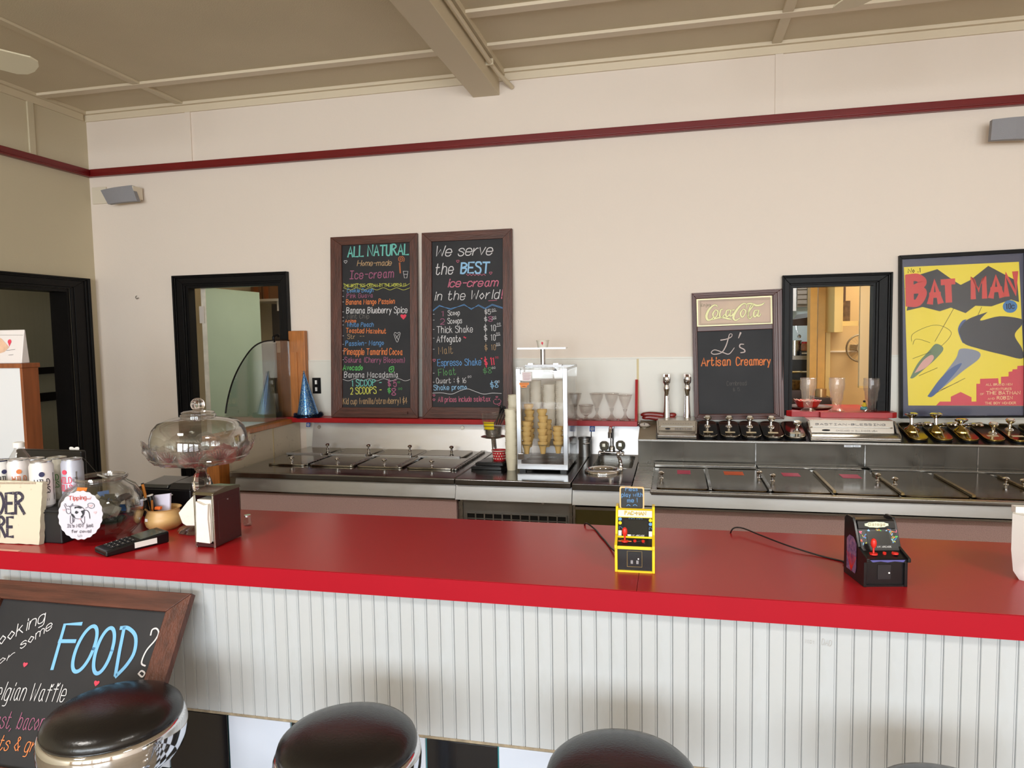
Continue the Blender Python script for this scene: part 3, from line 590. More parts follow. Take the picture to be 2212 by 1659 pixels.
# gooseneck tap with two crystal handles
fc=px(1322,985,Y=3.93); fz=BT
tp=thing('sink_faucet','chrome sink faucet with tall spout and two clear crystal handles','faucet',(fc.x,3.93,BT))
a=px(1293,980,Y=3.93).x; c=px(1349,984,Y=3.93).x
zz=px(1320,975,Y=3.93).z
obj('deck_plate',MB().box(a,c,3.90,3.96,BT,max(zz,BT+.02)),chrome,tp,bevel=.006)
zz=max(zz,BT+.02); zt=px(1322,922,Y=3.90).z
obj('spout',MB().tube(spline([(fc.x,3.93,zz),(fc.x,3.93,zt-.02),(fc.x,3.90,zt),(fc.x,3.84,zt-.004),(fc.x,3.82,zt-.03)],5),.0095,12),chrome,tp,smooth=True)
obj('spout_collar',MB().lathe([(.018,0),(.016,.02),(.011,.028)],(fc.x,3.93,zz),16),chrome,tp,smooth=True)
obj('aerator',MB().cyl((fc.x,3.82,zt-.05),(fc.x,3.82,zt-.02),.012,n=14),chrome,tp,smooth=True)
for x,y in((1305,964),(1340,963)):
    p=px(x,y,Y=3.92); h=obj('handle',MB().lathe([(.012,0),(.022,.008),(.026,.025),(.024,.042),(.012,.052)],(p.x,3.92,p.z-.024),10),mat('smoky_crystal_handle',(150,146,130),.08,metal=.4),tp)
    obj('handle_stem',MB().cyl((p.x,3.92,zz),(p.x,3.92,p.z-.022),.009,n=10),chrome,h)
# tall steel canister standing behind the sink, left
p=px(1261,968,Y=3.78); r=.034
c=thing('utensil_canister','tall dark steel canister between the cone case and the sink','canister',(-.478,3.86,BT)); zt=px(1262,945,Y=3.86).z
obj('canister_body',MB().lathe([(r,0),(r,zt-BT-.012),(r*1.08,zt-BT-.010),(r*1.08,zt-BT),(r*.92,zt-BT),(r*.9,.006)],(-.478,3.86,BT),24),gm,c,smooth=True)
obj('wire_handle',MB().tube([(-.478-r*.2,3.86-r,zt-.03),(-.478+r*.2,3.86-r-.012,zt-.03),(-.478+r*.8,3.86-r*.7,zt-.028)],.003,6),chrome,c)
# ---------- unit 4: soda fountain
U4a,U4b=-.181,2.3; YF4=3.035; YR=3.70
t=thing('soda_fountain','long stainless soda fountain with hinged lids, steel riser and speckled front','soda fountain',(1.0,3.5,0))
obj('body',MB().box(U4a+.02,U4b,YF4+.05,YB,.06,BT-.075),pinkl,t,'speckled pink laminate body')
obj('kick_base',MB().box(U4a+.04,U4b,YF4+.12,YB,0,.06),darkm,t)
obj('front_band',fascia(MB(),U4a,U4b,YF4+.008,BT-.012,BT-.066),bandst,t)
obj('band_lower_trim',MB().box(U4a,U4b,YF4+.008,YF4+.05,BT-.078,BT-.070),steel,t)
obj('front_rail',MB().box(-.10,U4b,YF4,YF4+.035,BT-.012,BT+.002),steel,t,bevel=.004)
obj('left_shelf',MB().box(U4a,-.095,YF4+.07,YR,BT-.025,BT),steel,t,bevel=.005)
obj('worktop',MB().box(-.095,U4b,YF4+.02,YR,BT-.02,BT-.004),steeld,t)
# riser and sloping syrup ledge
SLO=V((0,YR,.972)); SL=Pl(SLO,(1,0,0),(0,.285,.062))
obj('riser',MB().box(U4a,U4b,YR-.004,YR+.004,BT,.966),mat('grey_steel_riser',(88,84,78),.3,metal=1,var=.18,vs=2,stretch=(3,1,.4),rv=.06),t)
obj('riser_lip',MB().box(U4a,U4b,YR-.014,YR+.006,.962,.974),steel,t,bevel=.003)
b=MB(); b.prism([SL.P(U4a,.006,-.001),SL.P(U4a,.29,-.001),V((U4a,YB,BT)),V((U4a,YR+.004,BT))],(U4b-U4a,0,0)); obj('ledge',b,mat('black_enamel_ledge',(20,20,24),.25),t)
gb=SL.hit(1418,930)[0]
obj('gauge_panel',MB().plate(SL,U4a,gb,.0,.285,-.001,.003),mat('beige_enamel_panel',(150,138,116),.4,metal=.5,var=.2,vs=12),t,'beige panel at the left end of the ledge')
g=SL.hit(1392,921); c=SL.P(g[0],g[1],.003)
dg=obj('dial_gauge',MB().lathe([(.033,0),(.034,.006),(.028,.009),(.026,.006)],c,28,ax=SL.N,cap=True),steel,t,smooth=True)
obj('dial_face',MB().lathe([(.025,0),(.025,.001)],c+SL.N*.007,24,ax=SL.N),white,dg)
mb=MB(); plg=Pl(c+SL.N*.0085,SL.U,SL.V); draw(mb,plg,[(0,-.006),(0,.02)],.003,0,True,False)
for k in range(-4,5): a=R_(k*24); draw(mb,plg,[(.019*math.sin(a),.019*math.cos(a)),(.023*math.sin(a),.023*math.cos(a))],.0012,0,True,False)
obj('dial_marks',mb,CK['k'],dg)
# riser reinforcing creases and the two small plates
for x in(1632,1868,2112):
    p=px(x,985,Y=YR-.004); obj('riser_crease',MB().box(p.x-.002,p.x+.002,YR-.009,YR-.004,BT,.962),steeld,t)
for x0,x1 in((1824,1843),(1844,1860)):
    a=px(x0,962,Y=YR-.01); c=px(x1,962,Y=YR-.01); obj('rating_plate',MB().box(a.x,c.x,YR-.0075,YR-.004,a.z-.009,a.z+.009),alum,t)
    mb=MB(); plq=Pl((a.x,YR-.0076,a.z),(1,0,0),(0,0,1)); draw(mb,plq,[(.006,.002),(c.x-a.x-.006,.002)],.002,.0004,True,False); draw(mb,plq,[(.006,-.004),(c.x-a.x-.01,-.004)],.0015,.0004,True,False); obj('plate_marks',mb,CK['k'],t)
xs=[-.082,.150,.392,.640,.895,1.150,1.405,1.66,1.91,2.16]
kn={0:(1428.6,1032),1:(1640,1031),2:(1669,1038),3:(1896,1037),4:(1933,1046),5:(2173,1046),6:(2211,1050)}
stk={0:(1463,1491,1016,1023,'p'),1:(1565,1604,1019,1025,'o'),2:(1692,1724,1022,1028,'p'),3:(1821,1852,1025,1032,'p')}
for i in range(9):
    y1=3.545 if i<2 else 3.60
    k=px(*kn[i],Z=BT+.006) if i in kn else V((xs[i]+.06,3.3,0))
    l=lid(t,xs[i]+.008,xs[i+1]-.008,3.085,y1,BT-.004,(k.x,k.y),th=.009)
    if i in stk:
        x0,x1,y0,y1_,c=stk[i]; a=px(x0,y1_,Z=BT+.006); b_=px(x1,y0,Z=BT+.006)
        obj('flavour_tape',MB().box(a.x,b_.x,a.y,b_.y,BT+.0052,BT+.006),mat('tape_'+('orange' if c=='o' else 'pink')+str(i),(220,96,50) if c=='o' else (196,60,100),.5),l,('orange' if c=='o' else 'pink')+' masking tape strip')
for i,x in enumerate(xs[1:9]):
    obj('hinge_bar',MB().obox((x,3.30 if i else 3.29,BT+.010),(.007,0,0),(0,.215,0),(0,0,.006)),mat('worn_hinge_brass',(150,130,92),.25,metal=1) if i>=2 else steeld,t,bevel=.002)
obj('back_rail',MB().box(-.095,xs[2]-.0,3.60,3.68,BT-.003,BT+.012),steel,t,bevel=.003)
obj('back_rail',MB().box(xs[2]+.01,xs[4]-.02,3.64,3.69,BT-.003,BT+.006),steel,t,bevel=.002)
obj('back_rail',MB().box(xs[4]+.02,xs[9],3.64,3.69,BT-.003,BT+.006),steel,t,bevel=.002)
for s in(-1,1): obj('lift_slot',MB().obox((xs[4]+s*.04,3.625,BT+.002),(.028,-.01,0),(.002,.006,0),(0,0,.002)),steeld,t)
# ---------- red shelf behind the boards
SHZ=px(700,903,Y=3.875).z
t=thing('red_shelf','narrow red painted shelf above the steel splash carrying the menu boards','shelf',(-1.2,3.94,SHZ-.03))
SX0=px(632,905,Y=3.875).x; SX1=px(1377,912,Y=3.90).x
obj('shelf_board',MB().prism([(-2.31,YB,SHZ-.028),(-2.31,3.90,SHZ-.028),(SX0+.02,3.872,SHZ-.028),(SX1,3.872,SHZ-.028),(SX1,YB,SHZ-.028)],(0,0,.028)),redpaint,t,bevel=.002)
obj('under_strip',MB().box(-2.18,SX1,3.945,YB,SHZ-.036,SHZ-.028),darkm,t)
q=px(1372,822,Y=3.95)
obj('end_bracket',MB().prism([(SX1-.014,3.885,SHZ),(SX1-.014,YB,SHZ),(SX1-.014,YB,q.z),(SX1-.014,YB-.022,q.z+.004)],(.014,0,0)),redpaint,t,'tapering red upright end bracket')
# ------------------------------------------------------------------ framed boards and posters
def board(name,label,cat,Yt,Yb,oc,ic,frame_m,frame_v,th=.022,slatem=None,recess=.012,group=None,steps=((0,1,1),),fz=None):
    """oc/ic: outer/inner corners (TL,TR,BR,BL) read off the photograph; the board leans from Yb at its foot to Yt at its head"""
    P4=[px(*oc[0],Y=Yt),px(*oc[1],Y=Yt),px(*oc[2],Y=Yb),px(*oc[3],Y=Yb)]
    if fz is not None:
        for i in(2,3): P4[i].z=fz
    O=P4[3]; U=(P4[2]-P4[3]); U.z=U.z if fz is None else 0
    Vv=((P4[0]-P4[3])+(P4[1]-P4[2]))/2
    pl=Pl(O,U,Vv); Wd=((P4[2]-P4[3]).length+(P4[1]-P4[0]).length)/2; H=Vv.length
    hit=lambda q:pl.hit(*q)
    i4=[hit(q) for q in ic]; u0=(i4[0][0]+i4[3][0])/2; u1=(i4[1][0]+i4[2][0])/2; v1=(i4[0][1]+i4[1][1])/2; v0=(i4[2][1]+i4[3][1])/2
    u0=max(u0,.01); u1=min(u1,Wd-.01)
    t=thing(name,label,cat,O+U.normalized()*Wd/2,group)
    sides=[((0,0),(Wd,0),(u1,v0),(u0,v0),frame_m),((Wd,0),(Wd,H),(u1,v1),(u1,v0),frame_v),((Wd,H),(0,H),(u0,v1),(u1,v1),frame_m),((0,H),(0,0),(u0,v0),(u0,v1),frame_v)]
    for a,b_,c,d,m in sides:
        A,B,C_,D=[V((p[0],p[1],0)) for p in(a,b_,c,d)]
        mb=MB()
        for f0,f1,hh in steps:
            q=[A.lerp(D,f0),B.lerp(C_,f0),B.lerp(C_,f1),A.lerp(D,f1)]
            mb.prism([pl.P(p.x,p.y,-th+.0) for p in q],pl.N*(th*hh))
        obj('frame_rail',mb,m,t,bevel=.0015)
    s=obj('slate' if 'chalk' in name else 'backing',MB().plate(pl,u0-.003,u1+.003,v0-.003,v1+.003,-th,-recess),slatem or slate,t)
    fp=Pl(pl.P(0,0,-recess),pl.U,pl.V)
    return t,fp,pl,(u0,u1,v0,v1,Wd,H)
def lines(t,pl,rows,hs=1.0,part='chalk_lettering'):
    for r in rows:
        c=r[0]
        for tx in r[1:]:
            mb=MB()
            kw=dict(w=.11,slant=0); 
            if len(tx)>4: kw.update(tx[4])
            write(mb,pl,tx[0],tx[1],tx[2],tx[3]/hs,**kw)
            obj(part if len(tx[0])>1 else 'chalk_mark',mb,CK[c],t)
def drawing(t,pl,c,strokes,w,hearts=(),name='chalk_drawing',fill=False,smooth=True):
    mb=MB()
    for s in strokes: draw(mb,pl,s,w,smooth=smooth)
    for h in hearts: heart(mb,pl,*h,fill=fill,w=w)
    obj(name,mb,CK[c],t)
sc=3.771
def B(x,y): return (700+x/sc,480+y/sc)
Yt,Ybm=3.975,3.905
t,fp,pl,_=board('menu_chalkboard','tall wood framed chalkboard headed ALL NATURAL listing ice cream flavours','chalkboard',Yt,Ybm,[(722,512),(907,503),(905,897),(715,899)],[B(152,183),B(705,165),B(693,1508),B(135,1512)],walnut,walnutv,fz=SHZ+.002)
Wd=_[4]
obj('chalk_ledge',MB().plate(pl,.06,Wd-.06,.022,.038,0,.012),walnut,t)
c=dict(w=.10)
lines(t,fp,[
 ('t',('ALL NATURAL',B(195,282),B(690,262),82,dict(w=.15,slant=.08))),
 ('n',('Home-made',B(270,356),B(545,352),42,dict(w=.13,slant=.25,script=True))),
 ('v',('Ice-cream',B(205,462),B(568,450),66,dict(w=.11,slant=.12))),
 ('y',('THE BEST ICE-CREAM IN THE WORLD (:)',B(160,530),B(668,522),24,dict(w=.13))),
 ('b',('Cookie Dough',B(188,573),B(402,568),30,dict(w=.13,slant=.15))),
 ('v',('Pink Guava',B(185,618),B(398,612),34,dict(w=.12,slant=.1))),
 ('o',('Banana Mango Passion',B(180,670),B(576,664),40,dict(w=.13,slant=.12))),
 ('w',('Banana Blueberry Spice',B(183,742),B(678,738),48,dict(w=.11,slant=.1))),
 ('d',('Mint Chip',B(190,785),B(368,782),34)),
 ('o',('Anise',B(172,818),B(262,815),26,dict(w=.15))),
 ('b',('White Peach',B(190,852),B(404,850),34,dict(w=.12,slant=.15))),
 ('o',('Toasted Hazelnut',B(178,900),B(506,906),38,dict(w=.13,slant=.1))),
 ('n',('Str  --',B(192,950),B(330,945),34,dict(w=.1))),
 ('b',('Passion- Mango',B(175,1006),B(488,1000),38,dict(w=.12,slant=.12))),
 ('o',('Pineapple Tamarind Cocoa',B(163,1078),B(640,1080),50,dict(w=.11,slant=.08))),
 ('v',('Sakura (Cherry Blossom)',B(168,1142),B(658,1144),42,dict(w=.11,slant=.05))),
 ('g',('Avocado',B(155,1205),B(316,1205),42,dict(w=.13,slant=.15))),
 ('w',('Banana Macadamia',B(165,1264),B(604,1264),44,dict(w=.1,slant=.1))),
 ('t',('1 SCOOP -',B(225,1336),B(470,1330),48,dict(w=.13)),),
 ('y',('2 SCOOPS -',B(218,1402),B(470,1392),52,dict(w=.12)),),
 ('v',('$ 5',B(522,1340),B(590,1340),52,dict(w=.14)),('8',B(552,1408),B(588,1408),52,dict(w=.14))),
 ('g',('$',B(520,1390),B(545,1390),42,dict(w=.12)),('00',B(597,1310),B(618,1310),12),('00',B(604,1365),B(636,1365),16)),
 ('n',('Kid cup (vanilla/strawberry) $4',B(156,1482),B(680,1476),46,dict(w=.09,slant=.05)),),
 ('w',)+tuple(('-',B(148,y),B(162,y),30) for y in(575,620,665,745,790,820,852,940,1010,1062,1135)),
],sc)
drawing(t,fp,'y',[[B(160+i*54,505+(18 if i%2 else -6)) for i in range(11)],[B(160+i*54,540+(12 if i%2 else -6)) for i in range(11)]],.0022)
drawing(t,fp,'w',[[B(140+i*58,1282+(10 if i%2 else -8)) for i in range(11)]],.0022)
drawing(t,fp,'o',[[B(628+r*math.cos(a),302+r*math.sin(a)) for a,r in((k*.7,3+k*1.35) for k in range(20))],[B(612,330),B(618,415)],[B(620,330),B(625,415)]],.0026)
drawing(t,fp,'w',[[B(646,400),B(655,455),B(675,455),B(684,400),B(646,400)],[B(655,425),B(678,425)]],.0026,[(166*0+B(176,322)[0],B(176,322)[1],3.4)],smooth=False)
drawing(t,fp,'g',[[B(560,1175),B(535,1185),B(532,1212),B(548,1222),B(565,1210),B(568,1180),B(560,1175)],[B(548,1196),B(552,1204)],[B(541,1200),B(556,1190)]],.005)
mb=MB(); heart(mb,fp,*B(647,768),6.5); obj('chalk_heart',mb,CK['r'],t)
drawing(t,fp,'w',[[B(570,915),B(597,978),B(622,905)],[B(570,915),B(578,898),B(597,905),B(612,896),B(622,905)],[B(580,915),B(604,955)],[B(612,910),B(588,945)]],.0022)
t,fp,pl,_=board('menu_chalkboard','tall wood framed chalkboard headed We serve the BEST with prices','chalkboard',Yt,Ybm,[(915,503),(1110,493),(1107,903),(912,898)],[B(878,155),B(1462,133),B(1450,1507),B(875,1508)],walnut,walnutv,fz=SHZ+.002)
Wd=_[4]; obj('chalk_ledge',MB().plate(pl,.05,Wd-.05,.022,.034,0,.012),walnut,t)
lines(t,fp,[
 ('w',('We serve',B(905,278),B(1362,264),84,dict(w=.09,slant=.28,script=True)),),
 ('w',('the',B(905,428),B(1050,420),88,dict(w=.09,slant=.28)),('in the World',B(895,636),B(1425,622),70,dict(w=.09,slant=.25))),
 ('s',('BEST',B(1115,414),B(1345,412),84,dict(w=.17,slant=.1))),
 ('p',('ice-cream',B(1003,528),B(1410,520),62,dict(w=.13,slant=.28,script=True)),('!',B(1436,622),B(1450,622),70,dict(w=.12,slant=.15))),
 ('v',('1',B(948,765),B(975,765),42,dict(w=.14)),('2',B(948,832),B(982,832),44,dict(w=.12)),('8',B(1340,808),B(1376,806),38,dict(w=.14))),
 ('w',('Scoop',B(1010,760),B(1106,756),40),('Scoops',B(1008,826),B(1124,822),42),('$5',B(1310,750),B(1358,748),38),('$',B(1308,808),B(1330,806),36)),
 ('w',('Thick Shake',B(920,902),B(1212,896),52,dict(w=.09)),('$ 10',B(1305,888),B(1400,884),48,dict(w=.1)),('Affogato',B(920,978),B(1116,974),52,dict(w=.1)),('$ 10',B(1308,965),B(1398,962),48,dict(w=.09))),
 ('n',('Malt',B(935,1074),B(1052,1068),56,dict(w=.06)),('$ 10',B(1310,1044),B(1400,1040),44,dict(w=.08))),
 ('b',('Espresso Shake',B(925,1170),B(1280,1164),52,dict(w=.1)),),
 ('r',('$ 11',B(1312,1170),B(1388,1160),60,dict(w=.13)),('00',B(1394,1110),B(1420,1110),16)),
 ('c',('Float',B(935,1252),B(1076,1240),54,dict(w=.09)),('$8',B(1298,1232),B(1368,1228),44,dict(w=.09))),
 ('w',('Quart : $ 16',B(915,1312),B(1158,1308),42,dict(w=.09)),),
 ('s',('Shake promo',B(895,1368),B(1165,1360),40,dict(w=.11)),('$8',B(1358,1350),B(1422,1344),50,dict(w=.11))),
 ('p',('All prices include sale:tax',B(930,1464),B(1355,1458),40,dict(w=.1)),),
 ('w',)+tuple(('00',B(x,y),B(x+30,y-3),16,dict(w=.14)) for x,y in((1366,722),(1372,784),(1408,838),(1402,916),(1402,1000),(1170,1268),(1400,1308),(1366,1196)))+tuple(('-',B(885,y),B(900,y),30) for y in(765,812,888,960,1050,1245,1318)),
],sc)
drawing(t,fp,'b',[[B(888,718),B(940,676),B(1030,712),B(1142,668),B(1200,712),B(1258,672),B(1312,700),B(1370,668),B(1455,695)],[B(888,724),B(940,684),B(1030,704),B(1142,676),B(1200,704),B(1258,680),B(1312,708),B(1370,676),B(1455,703)]],.0024,smooth=False)
drawing(t,fp,'w',[[B(885,1392),B(960,1390),B(1040,1400),B(1110,1372),B(1170,1358),B(1230,1378),B(1300,1400),B(1370,1392),B(1445,1395)]]+[[B(x,y),B(x+38,y-6)] for x,y in((1366,730),(1366,792),(1404,850),(1398,925),(1398,1008))],.0028)
drawing(t,fp,'p',[[B(1160+i*14,428+(6 if i%2 else -6)) for i in range(12)],[B(1340,640),B(1408,636)],[B(1380,1452),B(1384,1474),B(1408,1482),B(1438,1468),B(1440,1450)],[B(1410,1480),B(1428,1495),B(1434,1474)],[B(1390,1446),B(1398,1440),B(1405,1447)],[B(1418,1446),B(1426,1440),B(1433,1446)]],.0026,
 [B(1090,318)+(3,),B(1358,414)+(3,),B(898,1124)+(3,),B(896,1410)+(2.4,),B(896,1446)+(2.6,),B(1408,1424)+(2.2,)])
mb=MB(); heart(mb,fp,*B(1142,936),1.8); heart(mb,fp,*B(1152,942),1.8); heart(mb,fp,*B(1284,1110),1.8); obj('chalk_heart',mb,CK['r'],t)
# creamery sign
def Q(x,y): return (1370+x/3.858,580+y/3.858)
rw=mat('red_brown_moulding',(92,48,38),.35,var=.3,vs=10)
t,fp,pl,_=board('creamery_chalkboard','small moulded wood sign with a gold mirror panel above Artisan Creamery in chalk','chalkboard',3.975,3.955,[(1489,632),(1687,625),(1692,906),(1500,908)],[Q(524,250),Q(1150,228),Q(1170,1212),Q(535,1212)],rw,rw,th=.03,recess=.022,steps=((0,.22,.8),(.22,.5,1.0),(.5,.72,.82),(.72,.9,.95),(.9,1,.75)))
u0,u1,v0,v1,Wd,H=_
va=pl.hit(*Q(840,472))[1]; vb=pl.hit(*Q(840,515))[1]
obj('cross_rail',MB().plate(pl,u0,u1,vb,va,-.026,-.006),rw,t,bevel=.003)
gold=mat('gold_mirror_panel',(176,152,126),.42,metal=.25,var=.2,vs=6,c2=(164,138,122))
obj('mirror_panel',MB().plate(pl,u0,u1,va,v1,-.022,-.016),gold,t)
gp=Pl(pl.P(0,0,-.016),pl.U,pl.V)
obj('glare_border',MB().plate(pl,u0,u0+.007,va,v1,-.016,-.0155).plate(pl,u1-.007,u1,va,v1,-.016,-.0155).plate(pl,u0+.007,u1-.007,va,va+.006,-.016,-.0155).plate(pl,u0+.007,u1-.007,v1-.006,v1,-.016,-.0155),mat('painted_glare_gold',(236,226,176),.4,metal=.2),t)  # metal glare along the mirror's edges, painted as pale strips
mb=MB()
draw(mb,gp,[Q(548,268),Q(1138,250),Q(1136,452),Q(550,470)],.0016,close=True,smooth=False); draw(mb,gp,[Q(556,276),Q(1128,258),Q(1128,446),Q(556,462)],.001,close=True,smooth=False)
write(mb,gp,'Enjoy',Q(558,318),Q(640,312),5.7,w=.13,jit=0)
obj('dark_border_line',mb,mat('olive_line',(84,84,40),.5),t)
pale=mat('pale_gold_script',(240,236,168),.4)
def swoosh(mb,pl,pts,ws,n=.0016):
    p=spline([pl.P(*pl.hit(*q),n) for q in pts],8); wsx=[]
    for i in range(len(ws)-1):
        for j in range(8): wsx.append(ws[i]+(ws[i+1]-ws[i])*j/8)
    wsx.append(ws[-1]); k=len(mb.v)
    for i,q in enumerate(p):
        tt=(p[min(i+1,len(p)-1)]-p[max(i-1,0)]).normalized(); sd=pl.N.cross(tt)*wsx[i]/2; mb.v+=[q-sd,q+sd]
    for i in range(len(p)-1): mb.f.append((k+2*i,k+2*i+2,k+2*i+3,k+2*i+1))
def cola(mb,grow,n):
    g=grow
    swoosh(mb,gp,[Q(690,322),Q(686,308),Q(660,308),Q(622,345),Q(602,395),Q(612,428),Q(640,425),Q(668,398)],[.002+g,.004+g,.005+g,.010+g,.011+g,.009+g,.005+g,.003+g],n)
    for x,y in((675,368),(905,362)): swoosh(mb,gp,[Q(x,y-22),Q(x-20,y+12),Q(x-6,y+44),Q(x+18,y+18),Q(x+22,y-12),Q(x+2,y-24)],[.003+g,.007+g,.005+g,.004+g,.006+g,.003+g],n)
    swoosh(mb,gp,[Q(740,340),Q(722,345),Q(712,390),Q(728,410),Q(755,380)],[.003+g,.005+g,.007+g,.005+g,.003+g],n)
    for x,y in((778,370),(1010,372)):
        swoosh(mb,gp,[Q(x+20,y-25),Q(x-8,y-18),Q(x-14,y+22),Q(x+2,y+28),Q(x+22,y-10)],[.003+g,.005+g,.007+g,.005+g,.003+g],n); swoosh(mb,gp,[Q(x+28,y-26),Q(x+18,y+20),Q(x+34,y+24),Q(x+44,y+4)],[.005+g,.007+g,.004+g,.002+g],n)
    swoosh(mb,gp,[Q(835,345),Q(815,348)],[.005+g,.005+g],n)
    swoosh(mb,gp,[Q(930,330),Q(938,305),Q(915,292),Q(880,315),Q(842,365),Q(826,410),Q(845,432),Q(880,412)],[.002+g,.003+g,.005+g,.008+g,.011+g,.010+g,.006+g,.003+g],n)
    swoosh(mb,gp,[Q(955,415),Q(950,370),Q(990,310),Q(978,300),Q(955,350),Q(950,400),Q(965,418),Q(985,395)],[.003+g,.005+g,.004+g,.003+g,.006+g,.006+g,.004+g,.002+g],n)
    swoosh(mb,gp,[Q(925,300),Q(970,292),Q(1020,308),Q(1060,302),Q(1085,285)],[.002+g,.007+g,.009+g,.007+g,.001+g],n)
    swoosh(mb,gp,[Q(648,428),Q(720,408),Q(780,418),Q(810,425)],[.002+g,.007+g,.008+g,.002+g],n)
mb=MB(); cola(mb,.0042,.0010); obj('script_outline',mb,MATS['olive_line'],t)
mb=MB(); cola(mb,.0018,.0016); obj('script_lettering',mb,pale,t)
mb=MB()
swoosh(mb,fp,[Q(718,598),Q(770,588),Q(808,570),Q(815,548),Q(795,548),Q(782,590),Q(762,650),Q(728,700),Q(668,715),Q(642,700),Q(672,678),Q(740,700),Q(790,712),Q(835,660)],[.006,.005,.004,.003,.004,.005,.006,.005,.005,.004,.004,.005,.005,.003])
swoosh(mb,fp,[Q(888,532),Q(868,582)],[.010,.003]); swoosh(mb,fp,[Q(915,632),Q(885,632),Q(880,655),Q(915,675),Q(920,695),Q(885,702)],[.004,.006,.006,.006,.006,.005])
obj('chalk_lettering',mb,mat('pinkish_white_chalk',(206,190,186),.8),t,"large pale chalk L's")
lines(t,fp,[('o',('Artisan',Q(560,812),Q(802,806),66,dict(w=.13,slant=.08)),('Creamery',Q(850,806),Q(1136,802),66,dict(w=.13))),('d',('Cornbread',Q(772,976),Q(935,972),36,dict(w=.05)),('$ 5',Q(824,1024),Q(880,1020),28,dict(w=.05)))],3.858)
# framed comic poster: lettering kept, artwork replaced by plain shapes
def F(x,y): return (1640+x/3.771,520+y/3.771)
t,fp,pl,_=board('comic_poster','large black framed yellow poster with red BATMAN lettering right of the pass-through','poster',3.975,3.955,[(1935,552),(2226,537),(2232,902),(1945,904)],[F(1152,152),(2213,545),(2219,894),F(1188,1448)],blackp,blackp,th=.03,slatem=mat('slate_blue_mount',(62,64,92),.35,var=.2,vs=4),recess=.024)
u0,u1,v0,v1,Wd,H=_
def art(name,pts,c,n,smooth=False,m=None):
    q=[fp.P(*fp.hit(*p),0) for p in pts]
    if smooth: q=spline(q+[q[0]],5)[:-1]
    obj(name,MB().prism([p+fp.N*(n-.0002) for p in q],fp.N*.0002),m or mat(name+str(n),c,.35),t)
art('yellow_print',[F(1178,215),F(2115,172),F(2170,1345),F(1214,1342)],(238,214,40),.0012)
art('dark_title_band',[F(1200,570),F(1260,290),F(1450,232),F(1590,330),F(1640,360),F(1720,320),F(1865,205),F(2100,330),F(2115,500),F(2050,480),F(1890,535),F(1760,530),F(1680,590),F(1560,545),F(1470,575),F(1330,540)],(38,36,40),.0020)
redl=mat('red_title_ink',(206,52,44),.35)
def block(pl_,t_,p0,p1,h,w,m,nm,n=.003):
    mb=MB(); write(mb,pl_,t_,p0,p1,h,w=w,jit=0,n=n); return obj(nm,mb,m,t)
for ch,x0,x1,y,h,w_ in(('B',1225,1340,508,205,.30),('A',1392,1478,500,165,.28),('T',1505,1585,488,150,.32),('M',1742,1840,462,160,.24),('A',1888,1978,452,155,.28),('N',2012,2095,438,165,.27)):
    block(fp,ch,F(x0,y),F(x1,y-6),h/3.771,w_*1.0,redl,'title_lettering')
block(fp,'No .1',F(1212,262),F(1312,256),9,.12,CK['k'],'small_lettering',.0026)
art('blue_price_disc',[F(2042+60*math.cos(a),536+52*math.sin(a)) for a in (k*.393 for k in range(16))],(40,110,170),.0022)
block(fp,'10c',F(2006,556),F(2078,552),11,.16,CK['k'],'price_lettering',.0028)
art('dark_sweep',[F(1860,580),F(1700,640),F(1630,720),F(1660,830),F(1790,880),F(1990,930),F(2140,960),F(2140,880),F(2080,770),F(2135,690),F(2140,640),F(1960,615),F(1800,650)],(34,34,42),.0018,True)
art('blue_sweep_edge',[F(1690,640),F(1628,730),F(1662,835),F(1640,800),F(1618,720),F(1650,655)],(50,74,130),.0022,True)
art('grey_streak',[F(1370,1265),F(1480,1120),F(1600,960),F(1640,880),F(1780,900),F(1790,960),F(1660,1060),F(1540,1160),F(1420,1255)],(128,134,152),.0020,True)
art('blue_streak',[F(1370,1268),F(1460,1140),F(1560,1040),F(1650,1000),F(1560,1120),F(1420,1262)],(52,84,140),.0024,True)
art('green_streak',[F(1228,1120),F(1290,1000),F(1380,900),F(1440,840),F(1500,880),F(1440,960),F(1350,1040),F(1260,1115)],(96,120,84),.0020,True)
art('pink_streak',[F(1262,1080),F(1330,980),F(1400,930),F(1420,960),F(1360,1030)],(214,160,150),.0024,True)
mb=MB(); 
for a,b_ in((F(1590,540),F(1430,820)),(F(1810,540),F(1715,750)),(F(1250,960),F(1400,905)),(F(1300,1100),F(1450,1035)),(F(1440,1240),F(1675,1120)),(F(1480,1215),F(1620,1150))): draw(mb,fp,[a,b_],.0018,.0026,smooth=False)
draw(mb,fp,[F(1240,820),F(1250,760),F(1370,700),F(1470,690),F(1560,740),F(1540,800),F(1480,860)],.0016,.0026); draw(mb,fp,[F(1250,845),F(1280,800),F(1390,830)],.0016,.0026)
obj('ink_line',mb,CK['k'],t)
art('red_skyline',[F(1440,1342),F(1470,1310),F(1560,1310),F(1560,1270),F(1640,1232),F(1728,1275),F(1728,1310),F(1768,1310),F(1768,1165),F(1798,1165),F(1798,1125),F(1945,1120),F(1950,1165),F(1968,1165),F(1968,1108),F(2030,1105),F(2030,1068),F(2060,1064),F(2062,1048),F(2100,1046),F(2102,1020),F(2158,1016),F(2168,1344)],(206,44,66),.0024)
cap=mat('cream_print',(238,200,150),.4)
